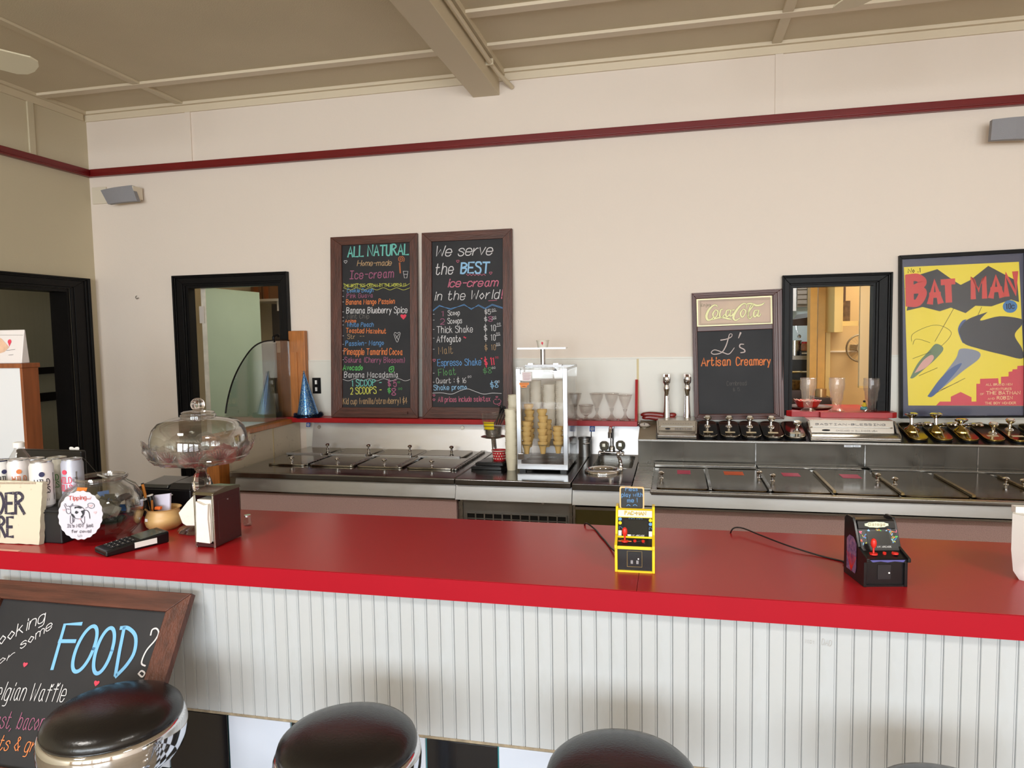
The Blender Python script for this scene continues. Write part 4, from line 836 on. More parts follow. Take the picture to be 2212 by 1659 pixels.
for s,x0,x1,y,h in(('ALL BRAND NEW',1845,2060,1180,16),('ADVENTURES',1876,2052,1216,15),('OF',1800,1830,1256,13),('THE BATMAN',1848,2125,1252,24),('AND',1860,1915,1294,13),('ROBIN',1935,2062,1292,23),('THE BOY WONDER',1838,2090,1332,17)):
    block(fp,s,F(x0,y),F(x1,y-2),h/3.771*1.05,.17,cap,'caption_lettering',.0032)
obj('glazing',MB().plate(pl,u0,u1,v0,v1,-.012,-.010),glassy('poster_glass',(.995,.995,.995),.22,.02,.004),t)
# wall speakers
spg=mat('grey_speaker_grille',(142,140,144),.6,bump=.2,bs=300); spc=mat('cream_speaker_case',(220,208,188),.5)
def speaker(lab,c4,yf,tilt,wallside):
    TL,TR,BR,BL=[px(*q,Y=yf) for q in c4]
    for p in(TL,TR): p.y-=tilt
    t=thing('wall_speaker',lab,'speaker',((TL+BR)/2).to_tuple())
    n=7; b=MB(); top=[];bot=[]
    for i in range(n):
        f=i/(n-1); bl=.014*math.sin(math.pi*f); top.append(TL.lerp(TR,f)-V((0,bl,0))); bot.append(BL.lerp(BR,f)-V((0,bl,0)))
    for i in range(n-1): b.hexa([bot[i],bot[i+1],bot[i+1]+V((0,.03,0)),bot[i]+V((0,.03,0)),top[i],top[i+1],top[i+1]+V((0,.03,0)),top[i]+V((0,.03,0))])
    obj('grille',b,spg,t,smooth=True,sharp=50)
    h=V((0,.03,0)); g=V((0,.075,0))
    obj('cabinet',MB().hexa([BL+h,BR+h,BR.lerp(BL,.15)+g+V((0,0,.02)),BL.lerp(BR,.15)+g+V((0,0,.02)),TL+h,TR+h,TR.lerp(TL,.15)+g-V((0,0,.02)),TL.lerp(TR,.15)+g-V((0,0,.02))]),spc,t,bevel=.004)
    m=(TL+BR)/2; obj('bracket',MB().box(m.x-.02,m.x+.02,m.y+.06,W,m.z-.015,m.z+.015),spc,t)
    obj('end_cap',MB().box(TR.x,TR.x+.012,TR.y,W-.02,BR.z+.02,TR.z-.005),spc,t)
    return t
t=speaker('small grey wall speaker in the left corner under the red rail',[(217,411),(284,400),(296,434),(233,441)],3.90,0,1)
a=px(201,410,Y=W).x
obj('mount_plate',MB().box(a,px(232,420,Y=W).x,W-.012,W,px(215,441,Y=W).z,px(215,405,Y=W).z),spc,t,bevel=.002)
speaker('grey wall speaker at the right edge under the red rail',[(2144,258),(2245,250),(2242,300),(2140,303)],3.88,0,1)
# outlet plate, wall marks
a=px(675,816,Y=W-.007); c=px(694,850,Y=W-.007)
t=thing('switch_plate','black double switch plate on the white panel beside the party hat','switch',((a.x+c.x)/2,W-.01,c.z))
obj('plate',MB().box(a.x,c.x,W-.012,W-.007,c.z,a.z),blackp,t,bevel=.001)
for k in(.28,.72): obj('toggle',MB().box((a.x+c.x)/2-.006,(a.x+c.x)/2+.006,W-.02,W-.012,c.z+(a.z-c.z)*k-.012,c.z+(a.z-c.z)*k+.012),white,t)
p=px(299,642,Y=W); t=obj('picture_hook',MB().tube(spline([(p.x-.012,W,p.z+.01),(p.x-.012,W-.012,p.z),(p.x,W-.015,p.z-.012),(p.x+.010,W-.012,p.z-.004)]),.0022,6),gm if 'gm' in globals() else chrome); setp(t,'tiny bent picture hook alone on the cream wall left of the back door','hook')


# ------------------------------------------------------------------ serving counter in front
CT=1.0; CY0,CY1=1.436,1.925; CXa,CXb=-3.0,2.2; PY=1.452
t=thing('serving_counter','long serving counter with red laminate top over white beadboard and tiles','counter',(-.4,1.7,0))
for x0,x1 in((CXa,-.0755),(-.0745,CXb)): obj('countertop',MB().box(x0,x1,CY0+.003,CY1,CT-.022,CT),redlam,t)
for x0,x1 in((CXa,CXb),): obj('fascia_strip',MB().box(x0,x1,CY0,CY0+.003,CT-.047,CT-.0008),redfas,t)
obj('top_core',MB().box(CXa,CXb,CY0+.003,CY1-.003,CT-.047,CT-.0225),darkm,t)
obj('carcass',MB().box(CXa,CXb,PY+.012,CY1-.06,.0,CT-.048),mat('white_counter_back',(214,212,206),.5),t)
pitch=.0313; x=-.723-pitch*57; k=0; proto=None
while x<CXb-pitch:
    if proto is None:
        g=.0009
        g=.0002; prof=[(g,.0022),(.0014,0),(pitch*.86-.0006,0),(pitch*.866,.0010),(pitch*.874,.0010),(pitch*.885,0),(pitch-.0014,0),(pitch-g,.0022),(pitch-g,.012),(g,.012)]
        ms=[]
        for mm in(beadm,bead2):
            o=obj('plank',MB().prism([(x+a,PY+b_,.632) for a,b_ in prof],(0,0,CT-.048-.632)),mm,t); ms.append(o)
        proto=ms; x0_=x
        bpy.data.objects.remove(ms[1]) if False else None
        ms[1].location.x+=pitch; x+=2*pitch; continue
    c=dup(proto[0 if random.random()<.6 else 1],t); base=0 if c.data==proto[0].data else 0
    c.location.x=(x-x0_); x+=pitch
obj('caulk_ledge',MB().box(CXa,CXb,PY-.001,PY+.012,.626,.632),caulk,t)
obj('grout_bed',MB().box(CXa,CXb,PY+.004,PY+.012,0,.626),teal,t)
tp_=.1675
for r in range(4):
    z1=.6255-r*(.1545); z0=z1-.153
    for i in range(-15,15):
        xa=-.377+i*tp_
        blk=(i+r)%2==-1%2
        obj('tile',MB().box(xa+.0016,xa+tp_-.0016,PY-.002,PY+.006,max(z0,.002),z1),tileb if blk else tilew,t,bevel=.0015)
# faint pencil scribble on the planks
pf=Pl((0,PY-.0006,0),(1,0,0),(0,0,1)); mb=MB(); write(mb,pf,'1101',(1738,1388),(1758,1391),7,w=.07,n=.0006); write(mb,pf,'DAD',(1775,1392),(1796,1396),12,w=.06,n=.0006)
obj('pencil_scribble',mb,mat('faint_pencil',(176,172,168),.7),t)
# ------------------------------------------------------------------ stools
SZ=.770; SR=.130
stl=[(-1.102,1.165,'black vinyl chrome stool in front of the leaning FOOD chalkboard, leftmost of the row'),(-.593,1.17,'black vinyl chrome stool in front of the counter, second from the left'),(-.088,1.17,'black vinyl chrome stool in front of the counter, third from the left'),(.425,1.165,'black vinyl stool barely showing at the bottom right, rightmost of the row')]
def stool(x,y,lab):
    t=thing('counter_stool',lab,'stool',(x,y,0),'chrome stools with black seats along the counter')
    c=(x,y,0)
    obj('seat_cushion',MB().lathe([(SR*.95,SZ-.010),(SR*.985,SZ-.004),(SR*.99,SZ+.004),(SR*.965,SZ+.013),(SR*.90,SZ+.021),(SR*.78,SZ+.028),(SR*.6,SZ+.033),(SR*.4,SZ+.036),(SR*.2,SZ+.037),(.002,SZ+.037)],c,56),vinylb,t,smooth=True,sharp=80)
    obj('chrome_ring',MB().lathe([(SR*.96,SZ-.004),(SR*1.0,SZ-.003),(SR*1.03,SZ-.010),(SR*1.045,SZ-.026),(SR*1.035,SZ-.045),(SR*.99,SZ-.065),(SR*.9,SZ-.082),(SR*.75,SZ-.094),(SR*.5,SZ-.10),(.05,SZ-.102)],c,56),chrome,t,smooth=True,sharp=80)
    obj('pedestal',MB().lathe([(.045,SZ-.102),(.028,SZ-.14),(.027,.06),(.06,.03)],c,24),chrome,t,smooth=True)
    obj('floor_flange',MB().lathe([(.14,0),(.14,.008),(.10,.03),(.05,.045)],c,32),chrome,t,smooth=True)
    return t
for s in stl: stool(*s)
# ------------------------------------------------------------------ FOOD chalkboard leaning on the counter
TR=px(417,1283,Y=CY0-.016); d=px(360,1468,X=TR.x)-TR
Vv=-d.normalized(); O=TR-Vv*.425-V((.78,0,0))
pl=Pl(O,(1,0,0),Vv); H=.425; Wd=.78
hit=pl.hit
t=thing('food_chalkboard','large wood framed chalkboard with blue FOOD? lettering leaning on the counter','chalkboard',(O.x+Wd/2,O.y,0))
def E_(x,y): return (x/3.868,1230+y/3.868)
u1=hit(*E_(1392,365))[0]; v1=hit(*E_(700,300))[1]; u0=hit(*E_(28,255))[0]; u0=min(u0,.09)
# board is wider than the part in the frame: left rail sits at the picture's edge
ul=hit(*E_(2,300))[0]
uL=hit(*E_(14,255))[0]; left=uL-.058
for q,m in(([(left,0),(Wd,0),(u1,.03),(uL,.03)],walnut),([(Wd,0),(Wd,H),(u1,v1),(u1,.03)],walnutv),([(Wd,H),(left,H),(uL,v1),(u1,v1)],walnut),([(left,H),(left,0),(uL,.03),(uL,v1)],walnutv)):
    obj('frame_rail',MB().prism([pl.P(a,b_,-.012) for a,b_ in q],pl.N*.018),m,t,bevel=.002)
obj('slate',MB().plate(pl,uL-.003,u1+.003,.027,v1+.003,-.010,-.004),slate,t)
for x in(left+.10,Wd-.10):
    f=pl.P(x,.02,-.02); obj('easel_leg',MB().hexa([(f.x-.015,f.y+.0,0),(f.x+.015,f.y,0),(f.x+.015,f.y+.02,0),(f.x-.015,f.y+.02,0),(f.x-.015,f.y,f.z+.02),(f.x+.015,f.y,f.z+.02),(f.x+.015,f.y+.02,f.z+.02),(f.x-.015,f.y+.02,f.z+.02)]),walnutv,t)
fp=Pl(pl.P(0,0,-.004),pl.U,pl.V)
lines(t,fp,[
 ('w',('looking',E_(-45,655),E_(372,432),104,dict(w=.08,slant=.3,script=True)),('or',E_(-25,800),E_(105,742),60,dict(w=.10,slant=.3,script=True)),('some',E_(172,668),E_(432,494),76,dict(w=.10,slant=.3,script=True))),
 ('w',('B elgian Waffle',E_(-130,1085),E_(536,1108),150,dict(w=.05,slant=.06)),),
 ('v',('toast, bacon',E_(-140,1318),E_(360,1345),140,dict(w=.05,slant=.05)),),
 ('o',('oats & granola',E_(-120,1500),E_(520,1540),120,dict(w=.07,slant=.1)),)],3.868)
bl=mat('bright_blue_chalk',(120,180,222),.75)
mb=MB()
for st in([(680,455),(545,460),(440,828)],[(500,600),(628,600)]): draw(mb,fp,[E_(*p) for p in st],.0085,smooth=False)
def oval(cx_,cy_,rx,ry,sl): return [E_(cx_+rx*math.cos(a)-sl*ry*math.sin(a)*-1*-1,cy_+ry*math.sin(a)) for a in(k*math.pi/8 for k in range(16))]
draw(mb,fp,oval(712,665,72,190,.38),.0085,close=True); draw(mb,fp,oval(872,680,66,190,.30),.0085,close=True)
draw(mb,fp,[E_(1040,490),E_(1000,690),E_(968,880)],.0085,smooth=False); draw(mb,fp,[E_(1015,490),E_(1075,492),E_(1135,560),E_(1125,690),E_(1060,800),E_(972,892)],.0085)
obj('chalk_lettering',mb,bl,t,'large blue chalk FOOD')
mb=MB()
draw(mb,fp,[E_(1262,548),E_(1275,505),E_(1310,495),E_(1328,530),E_(1300,590),E_(1225,680),E_(1185,780),E_(1215,806)],.0036); draw(mb,fp,[E_(1160,872),E_(1185,848),E_(1212,868),E_(1190,898)],.0036,close=True)
obj('chalk_lettering',mb,whitec,t)
mb=MB(); heart(mb,fp,*E_(214,795),5); heart(mb,fp,*E_(810,950),6); obj('chalk_heart',mb,CK['r'],t)
# ------------------------------------------------------------------ mini arcades
yel=mat('yellow_plastic',(238,206,30),.35); blk=mat('glossy_black_plastic',(16,16,18),.28); scr=mat('dark_lcd_screen',(34,34,32),.2); redp=mat('red_plastic',(214,44,34),.35)
cream=mat('cream_marquee',(236,226,204),.4)
def arcade(x,y,rz,w,h,side,lab,sidep,back):
    t=thing('mini_arcade',lab,'toy',(x,y,CT),None,rz,True)
    d=.095
    # side profile (y forward = -): x is width
    prof=[(0,0),(d*.0,h*.40),(-.012,h*.42),(-.012,h*.48),(d*.30,h*.58),(d*.52,h*.92),(d*.60,h),(d*.9,h),(d,h*.93),(d,0)]
    for s in(-1,1):
        obj('side_panel',MB().prism([(s*w/2-(0 if s>0 else 0),p[0]-.0,p[1]) for p in prof],(-s*.006,0,0)),sidep,t,bevel=.001)
    return t,d
def face_pl(p0,p1,w): # plane across the width from lower point p0 (y,z) to upper p1
    return Pl((-w/2,p0[0],p0[1]),(1,0,0),(0,p1[0]-p0[0],p1[1]-p0[1])),math.hypot(p1[0]-p0[0],p1[1]-p0[1])
def cabinet(t,w,h,d,fr,mar,frm):
    """front faces between the side panels"""
    o={}
    iw=w-.012
    def strip(nm,p0,p1,m,th=.004,lab=None):
        pl,L=face_pl(p0,p1,w); obj(nm,MB().plate(pl,.006,w-.006,0,L,-th,0),m,t,lab); o[nm]=(pl,L); return pl,L
    strip('front_panel',(.006,.004),(.006,h*.40),fr)
    strip('control_apron',(-.006,h*.405),(-.006,h*.455),frm)
    strip('control_deck',(-.004,h*.46),(d*.26,h*.54),fr)
    strip('screen_bezel',(d*.26,h*.55),(d*.46,h*.845),fr)
    strip('marquee',(d*.43,h*.855),(d*.49,h*.955),mar)
    strip('lower_bezel_bar',(d*.23,h*.535),(d*.255,h*.56),frm); strip('upper_bar',(d*.44,h*.84),(d*.44,h*.86),frm); strip('foot_bar',(.002,0),(.002,h*.03),frm); strip('top_bar',(d*.49,h*.955),(d*.56,h*.975),frm)
    obj('rear_body',MB().hexa([(-iw/2,d*.5,0),(iw/2,d*.5,0),(iw/2,d*.97,0),(-iw/2,d*.97,0),(-iw/2,d*.56,h*.96),(iw/2,d*.56,h*.96),(iw/2,d*.95,h*.94),(-iw/2,d*.95,h*.94)]),blk,t)
    return o
def joystick(t,x,y,z,s=1):
    j=obj('joystick',MB().cyl((x,y,z),(x,y,z+.016*s),.002,n=8),redp,t); obj('ball_top',MB().lathe([(.003,0),(.0052,.004),(.006,.010),(.005,.016),(.002,.019)],(x,y,z+.012*s),14),redp,j,smooth=True); obj('stick_base',MB().cyl((x,y,z-.001),(x,y,z+.002),.008,n=12),redp,j)
    for k in(.022,.04): obj('button',MB().cyl((x+k,y,z),(x+k,y-.001,z+.003),.0035,n=12),redp,t)
PW,PH=.087,.134
c=px(1371,1239,Z=CT)
t,d=arcade(c.x,c.y+.004,R_(1.5),PW,PH,None,'yellow sided miniature arcade cabinet standing on the red counter',yel,blk)
o=cabinet(t,PW,PH,d,blk,cream,yel)
def L2(pl,u,v): return (u,v)
pl,L=o['marquee']; mb=MB(); write(mb,pl,'PAC-MAN',(PW*.24,L*.32),(PW*.78,L*.32),L*.5,w=.3,jit=.02,uv=True,n=.0006); obj('marquee_lettering',mb,mat('blue_outline',(40,70,120),.5),t)
mb=MB(); write(mb,pl,'PAC-MAN',(PW*.24,L*.32),(PW*.78,L*.32),L*.5,w=.17,jit=.02,uv=True,n=.001); obj('marquee_lettering',mb,mat('yellow_letters',(244,206,60),.5),t)
pl,L=o['screen_bezel']; obj('screen',MB().plate(pl,PW*.22,PW*.82,L*.12,L*.84,0,.0008),scr,t)
mb=MB()
for a,b_ in((PW*.35,0),(PW*.55,0)): draw(mb,pl,[(a,L*.9),(a,L*.97),(a+.004,L*.97),(a+.004,L*.92),(a+.007,L*.92),(a+.007,L*.97),(a+.011,L*.97),(a+.011,L*.9)],.0007,.0006,True,False)
for u in(PW*.10,PW*.86): draw(mb,pl,[(u,L*.38),(u,L*.5),(u+.004,L*.5),(u+.004,L*.44),(u+.007,L*.44),(u+.007,L*.38)],.0007,.0006,True,False)
obj('blue_maze_lines',mb,CK['b'],t)
for i,(u,v,c_) in enumerate(((.12,.88,'b'),(.12,.68,'y'),(.89,.86,'y'),(.89,.66,'b'))): obj('colour_dot',MB().lathe([(.0038,0),(.0038,.0006)],pl.P(PW*u,L*v,.0001),12,ax=pl.N),CK['b'] if c_=='b' else yel,t)
for u in(.12,.89): obj('white_label',MB().plate(pl,PW*u-.0035,PW*u+.0035,L*.04,L*.30,0,.0006),white,t)
mb=MB(); write(mb,pl,'MY ARCADE',(PW*.42,L*.03),(PW*.74,L*.03),L*.07,w=.14,uv=True,n=.0006,jit=0); draw(mb,pl,[(PW*.33,L*.065),(PW*.38,L*.065)],.004,.0006,True,False); obj('white_lettering',mb,white,t)
pl,L=o['front_panel']
mb=MB(); draw(mb,pl,[(PW*.31,L*.16),(PW*.31,L*.86),(PW*.68,L*.86),(PW*.68,L*.16)],.0008,.0006,True,False,True); obj('gold_outline',mb,mat('dull_gold',(160,132,70),.4),t)
obj('coin_door',MB().plate(pl,PW*.36,PW*.63,L*.22,L*.80,0,.0012),blk,t)
for u in(.42,.56): obj('coin_slot',MB().plate(pl,PW*u-.002,PW*u+.003,L*.3,L*.46,.001,.002),spg,t)
obj('lock_dot',MB().lathe([(.0016,0),(.0016,.001)],pl.P(PW*.59,L*.53,.001),10,ax=pl.N),white,t)
joystick(t,-PW*.5+PW*.25,d*.12,PH*.50,1.0)
mb=MB(); pl,L=o['control_deck']; draw(mb,pl,[(PW*.1,L*.5),(PW*.4,L*.5)],.004,.0005,True,False); obj('orange_stripe',mb,CK['o'],t); mb=MB(); draw(mb,pl,[(PW*.5,L*.4),(PW*.68,L*.6),(PW*.75,L*.3)],.001,.0006,True); obj('grey_marks',mb,CK['d'],t)
# little chalk sign tucked behind it
sy=c.y+.062
a=[px(*q,Y=sy) for q in((1338,1051),(1391,1050),(1392,1098),(1339,1098))]
x0=(a[0].x+a[3].x)/2; x1=(a[1].x+a[2].x)/2; z1=a[0].z; z0=CT+PH*.95
t=thing('play_sign','small wood edged chalk sign reading play with me behind the yellow arcade','sign',((x0+x1)/2,sy+.01,z0))
pl=Pl((x0,sy,z0),(1,0,0),(0,0,1)); Wd,H=x1-x0,z1-z0
lw=mat('pale_birch',(226,184,130),.5)
obj('frame',MB().prism([pl.P(p[0]+Wd/2,p[1]+H/2,-.006) for p in rrect(Wd,H,.004)],pl.N*.006),lw,t)
obj('slate_face',MB().prism([pl.P(p[0]+Wd/2,p[1]+H/2,0) for p in rrect(Wd-.006,H-.006,.003)],pl.N*.0005),blk,t)
C2=lambda x,y:(1220+x/4.484,1030+y/4.484)
lines(t,pl,[('b',('Pleas',C2(588,135),C2(706,135),7.5,dict(w=.12)),('play with',C2(552,192),C2(756,190),8.5,dict(w=.12)),('me !',C2(608,245),C2(705,243),8.5,dict(w=.13)))])
mb=MB(); draw(mb,pl,[C2(600,280),C2(616,268),C2(634,280)],.0012); draw(mb,pl,[C2(662,278),C2(680,268),C2(700,280)],.0012); obj('chalk_drawing',mb,CK['b'],t)
# second arcade, black, with a flared side and big apron
c=px(1916,1272,Z=CT); GW,GH=.088,.130
t,d=arcade(c.x,c.y+.01,R_(11),GW,GH,None,'black miniature arcade cabinet with colourful space graphics on the red counter',blk,blk)
o=cabinet(t,GW,GH,d,blk,blk,blk)
pl,L=o['marquee']
mb=MB(); q=[(GW*.5+GW*.27*math.cos(a)*(1+.10*(k%2)),L*.5+L*.40*math.sin(a)*(1+.12*(k%2))) for k,a in((k,k*math.pi/10) for k in range(20))]; mb.face([pl.P(*p,.0006) for p in q]); obj('marquee_plaque',mb,mat('pale_green_cream',(214,226,190),.4),t)
mb=MB(); write(mb,pl,'Galaga',(GW*.30,L*.36),(GW*.70,L*.36),L*.36,w=.12,slant=.25,uv=True,n=.001); obj('marquee_lettering',mb,mat('dark_red_ink',(120,30,30),.5),t)
pl,L=o['screen_bezel']; obj('screen',MB().plate(pl,GW*.24,GW*.76,L*.22,L*.86,0,.0008),scr,t)
rnd=random.Random(3)
for i,(cc,n_) in enumerate((('b',9),('o',6),('y',6),('p',5),('g',3),('s',6))):
    mb=MB()
    for k in range(n_):
        s_=rnd.random(); 
        if s_<.45: u,v=GW*rnd.uniform(.79,.92),L*rnd.uniform(.1,.92)
        elif s_<.8: u,v=GW*rnd.uniform(.08,.21),L*rnd.uniform(.1,.92)
        else: u,v=GW*rnd.uniform(.3,.8),L*rnd.uniform(.89,.97)
        draw(mb,pl,[(u,v),(u+rnd.uniform(-.003,.003),v+rnd.uniform(-.004,.004)),(u+rnd.uniform(-.004,.004),v+rnd.uniform(-.004,.004))],rnd.uniform(.0012,.0026),.0006,True)
    obj('bezel_graphic',mb,CK[cc],t)
mb=MB(); write(mb,pl,'MY ARCADE',(GW*.44,L*.07),(GW*.76,L*.07),L*.07,w=.14,uv=True,n=.0006,jit=0); obj('white_lettering',mb,white,t)
joystick(t,-GW*.5+GW*.27,d*.12,GH*.505,1.1); obj('button',MB().lathe([(.006,0),(.006,.003),(.003,.004)],(GW*.26,d*.10,GH*.505),14),redp,t,smooth=True)
pl,L=o['control_apron']; mb=MB(); mb.face([pl.P(u*GW,v*L,.0008) for u,v in((.1,.9),(.9,.9),(.86,.2),(.66,.5),(.5,.15),(.34,.5),(.16,.2))]); obj('apron_graphic',mb,mat('violet_print',(86,84,150),.4),t)
pl,L=o['front_panel']; obj('coin_door',MB().plate(pl,GW*.34,GW*.64,L*.22,L*.86,0,.0012),mat('satin_black',(30,28,30),.4),t); obj('lock_dot',MB().lathe([(.0018,0),(.0018,.001)],pl.P(GW*.6,L*.5,.001),10,ax=pl.N),white,t)
plS=Pl((-GW/2-.0062+.006,d*.95,0),(0,-1,0),(0,0,1))
mb=MB(); mb.face([plS.P(u*d,v*GH,.0008) for u,v in((.12,.12),(.55,.12),(.60,.2),(.60,.62),(.45,.70),(.25,.70),(.12,.62))]); obj('side_art',mb,mat('mauve_print',(150,110,140),.4,var=.5,vs=120,c2=(70,60,110)),t)
mb=MB()
for k in range(6): draw(mb,plS,[(d*.36,GH*.12),(d*(.14+.09*k),GH*.40)],.002,.0012,True,False)
obj('side_rays',mb,redp,t)
# cables
cab=mat('black_cable',(18,17,17),.4)
z=CT+.0025
P_=lambda x,y,h=0: (lambda p:V((p.x,p.y,z+h)))(px(x,y,Z=z+h))
t=obj('power_cable',MB().tube(spline([P_(1262,1130)+V((0,.03,-.05)),P_(1264,1131,.004),P_(1284,1142),P_(1297,1157),P_(1307,1168),P_(1318,1182),P_(1328,1190,.006)],6),.0022,8),cab,smooth=True)
setp(t,'black wavy power cable running to the yellow arcade cabinet','cable')
pts=spline([P_(1578,1148)+V((0,.03,-.05)),P_(1580,1146,.006),P_(1600,1140,.012),P_(1640,1155,.01),P_(1700,1178,.006),P_(1770,1200),P_(1826,1214),P_(1842,1222,.006)],6)
t=obj('power_cable',MB().tube(pts,.0019,8),cab,smooth=True); setp(t,'long thin black cable running to the black arcade cabinet','cable')
obj('plug_barrel',MB().cyl(P_(1824,1214,.002),P_(1836,1220,.004),.0045,n=10),cab,t,smooth=True)
# white paper bag at the right edge
b0=px(2197,1262,Z=CT); y=b0.y+.02
L_=[px(*q,Y=y) for q in((2192,1112),(2189,1190),(2193,1236),(2206,1262))]
t=thing('paper_bag','white paper bag cut off by the right edge of the picture','bag',(L_[0].x+.06,y+.03,CT))
rings=[]
for zz,xo,b_ in((CT,L_[3].x,.0),(L_[2].z,L_[2].x,.004),(L_[1].z,L_[1].x,.01),((L_[0].z+L_[1].z)/2,L_[1].x-.0,.012),(L_[0].z,L_[0].x,.006)):
    rings.append([V((xo,y+.01,zz)),V((xo+.02,y-.012-b_,zz)),V((xo+.06,y-.018-b_*.5,zz)),V((xo+.12,y-.014,zz)),V((xo+.14,y+.03,zz)),V((xo+.10,y+.07,zz)),V((xo+.03,y+.07,zz))])
obj('bag_body',MB().ring(rings),white,t,smooth=True,sharp=50)
obj('top_fold',MB().box(L_[0].x+.01,L_[0].x+.13,y+.02,y+.04,L_[0].z-.002,L_[0].z+.012),white,t)
# ---------------------------------------------------- left end of the counter
# clear cake stand with dome
cb=V((-1.262,1.70,CT)); pt=px(430,974,Y=1.70); zp=pt.z; cb.x=px(431,958,Y=1.70).x
cb=V((cb.x,1.70,CT))
def mpp(p): return dep(p)/FPX   # metres per pixel at a point
k=mpp(V((cb.x,1.70,zp))); RP=110*k
t=thing('cake_stand','cut glass pedestal cake stand with scalloped rim on the red counter','cake stand',tuple(cb))
hS=zp-CT
sc8=lambda a,r,z:1+.035*math.cos(8*a)*(1 if r>RP*.8 else 0)
mbp=MB(); rings=[]
n=96
for r,zz in((.022,hS-.046),(.04,hS-.040),(RP*.55,hS-.032),(RP*.84,hS-.024),(RP*.94,hS-.004),(RP*1.02,hS+.026),(RP*1.0,hS+.028),(RP*.93,hS+.002),(RP*.82,hS-.014),(RP*.5,hS-.018),(.03,hS-.02),(.004,hS-.02)):
    w_=1 if r>RP*.8 else 0
    rings.append([cb+V((r*(1+.02*w_*math.cos(12*a)+.008*w_*math.cos(48*a))*math.cos(a),r*(1+.02*w_*math.cos(12*a)+.008*w_*math.cos(48*a))*math.sin(a),zz+w_*.008*math.cos(12*a)*(1 if zz>hS-.006 else .3)+(.0016*math.cos(48*a) if r>RP*.3 else 0))) for a in(2*math.pi*i/n for i in range(n))])
obj('plate',mbp.ring(rings),crys2,t,smooth=True,sharp=25)
# cut fan ridges round the plate wall
mb=MB()
for i in range(12):
    a0=2*math.pi*i/12
    for j in range(-4,5):
        a1=a0+j*.055; r0,r1=RP*.86,RP*(.99)
        mb.tube([cb+V((r0*math.cos(a0+j*.012),r0*math.sin(a0+j*.012),hS-.014)),cb+V((r1*1.02*math.cos(a1),r1*1.02*math.sin(a1),hS+.020-abs(j)*.0025))],[.0032,.0016],6)
obj('cut_ridges',mb,crys2,t,smooth=True)
zB=px(437,1045,Y=1.70).z-CT
obj('foot',MB().lathe([(.060,0),(.066,.004),(.060,.012),(.034,.022),(.020,.030)],tuple(cb),64,fl=lambda a,r,z:1+.03*math.cos(12*a)),crys2,t,smooth=True,sharp=30)
obj('stem',MB().lathe([(.012,.026),(.016,.034),(.011,.046),(.010,zB-.040),(.016,zB-.028),(.023,zB-.012),(.025,zB+.004),(.021,zB+.022),(.012,zB+.034),(.010,zB+.040),(.015,zB+.045),(.011,zB+.050),(.012,hS-.058),(.018,hS-.048),(.03,hS-.040)],tuple(cb),10),crystal,t,smooth=True,sharp=20)
td=thing('glass_dome','clear glass cake dome with ball knob covering the cake stand','dome',tuple(cb+V((0,0,hS-.017))))
db=cb+V((0,0,hS-.0165)); RD=99*k; HD=px(430,899,Y=1.70).z-db.z
prof=[(RD*.985,0),(RD,.004),(RD*1.0,HD*.30),(RD*.985,HD*.52),(RD*.93,HD*.72),(RD*.82,HD*.86),(RD*.60,HD*.95),(RD*.40,HD*.985),(RD*.34,HD*1.0)]
obj('dome_shell',MB().lathe(prof,tuple(db),64,cap=False),glass,td,smooth=True,sharp=80)
obj('shell_inner',MB().lathe([(r-.003,z) for r,z in prof],tuple(db),64,cap=False),glass,td,smooth=True,sharp=80)
obj('rim_ring',MB().lathe([(RD*1.004,0),(RD*1.012,.003),(RD*1.004,.006)],tuple(db),64,cap=False),crys2,td,smooth=True)
obj('collar',MB().lathe([(RD*.36,HD-.002),(RD*.37,HD+.004),(RD*.33,HD+.007),(RD*.345,HD+.011),(RD*.30,HD+.014),(.014,HD+.017),(.010,HD+.024)],tuple(db),36),crys2,td,smooth=True)
kz=px(431,874,Y=1.70).z; obj('ball_knob',MB().sphere((db.x,db.y,kz),14.5*k,24,16),crystal,td,smooth=True)
obj('knob_neck',MB().cyl((db.x,db.y,db.z+HD+.012),(db.x,db.y,kz-11*k),.010,.008,n=20),crystal,td,smooth=True)
# napkin dispenser
fl,fr,br=px(424,1181,Z=CT),px(467,1184,Z=CT),px(526,1163,Z=CT)
ax=(fr-fl); ay=(br-fr); wdt=ax.length; dpt=ay.length; ax.normalize(); ay=(ay-ax*ay.dot(ax)).normalized()
a_=V((fl.x,fl.y,CT)); NH=px(467,1064,X=fr.x).z-CT
NH=CT+0 and (px(467,1064,Y=fr.y).z-CT)
ang=math.atan2(ax.y,ax.x)
t=thing('napkin_dispenser','brown and chrome napkin dispenser stuffed with white paper napkins','napkin holder',tuple((fl+fr)/2),None,ang,True)
brn=mat('dark_brown_enamel',(72,40,42),.3,metal=.3); dpt=.104
w2=wdt/2
for s in(-1,1): obj('side_panel',MB().box(s*w2-(.0025 if s>0 else 0),s*w2+(.0 if s>0 else .0025),0,dpt,.004,NH-.006),brn,t,bevel=.001); 
for s in(-1,1): obj('raised_panel',MB().box(s*w2-(0 if s>0 else .001),s*w2+(.001 if s>0 else 0),.014,dpt-.014,.02,NH-.024),brn,t,bevel=.0005)
obj('side_rivet',MB().cyl((w2,dpt*.5,NH*.8),(w2+.002,dpt*.5,NH*.8),.002,n=10),chrome,t)
for yy in(0,dpt): obj('face_frame',MB().box(-w2,-w2+.006,yy-.003,yy+.001,0,NH-.004).box(w2-.005,w2,yy-.003,yy+.001,0,NH-.004),steel,t,bevel=.001)
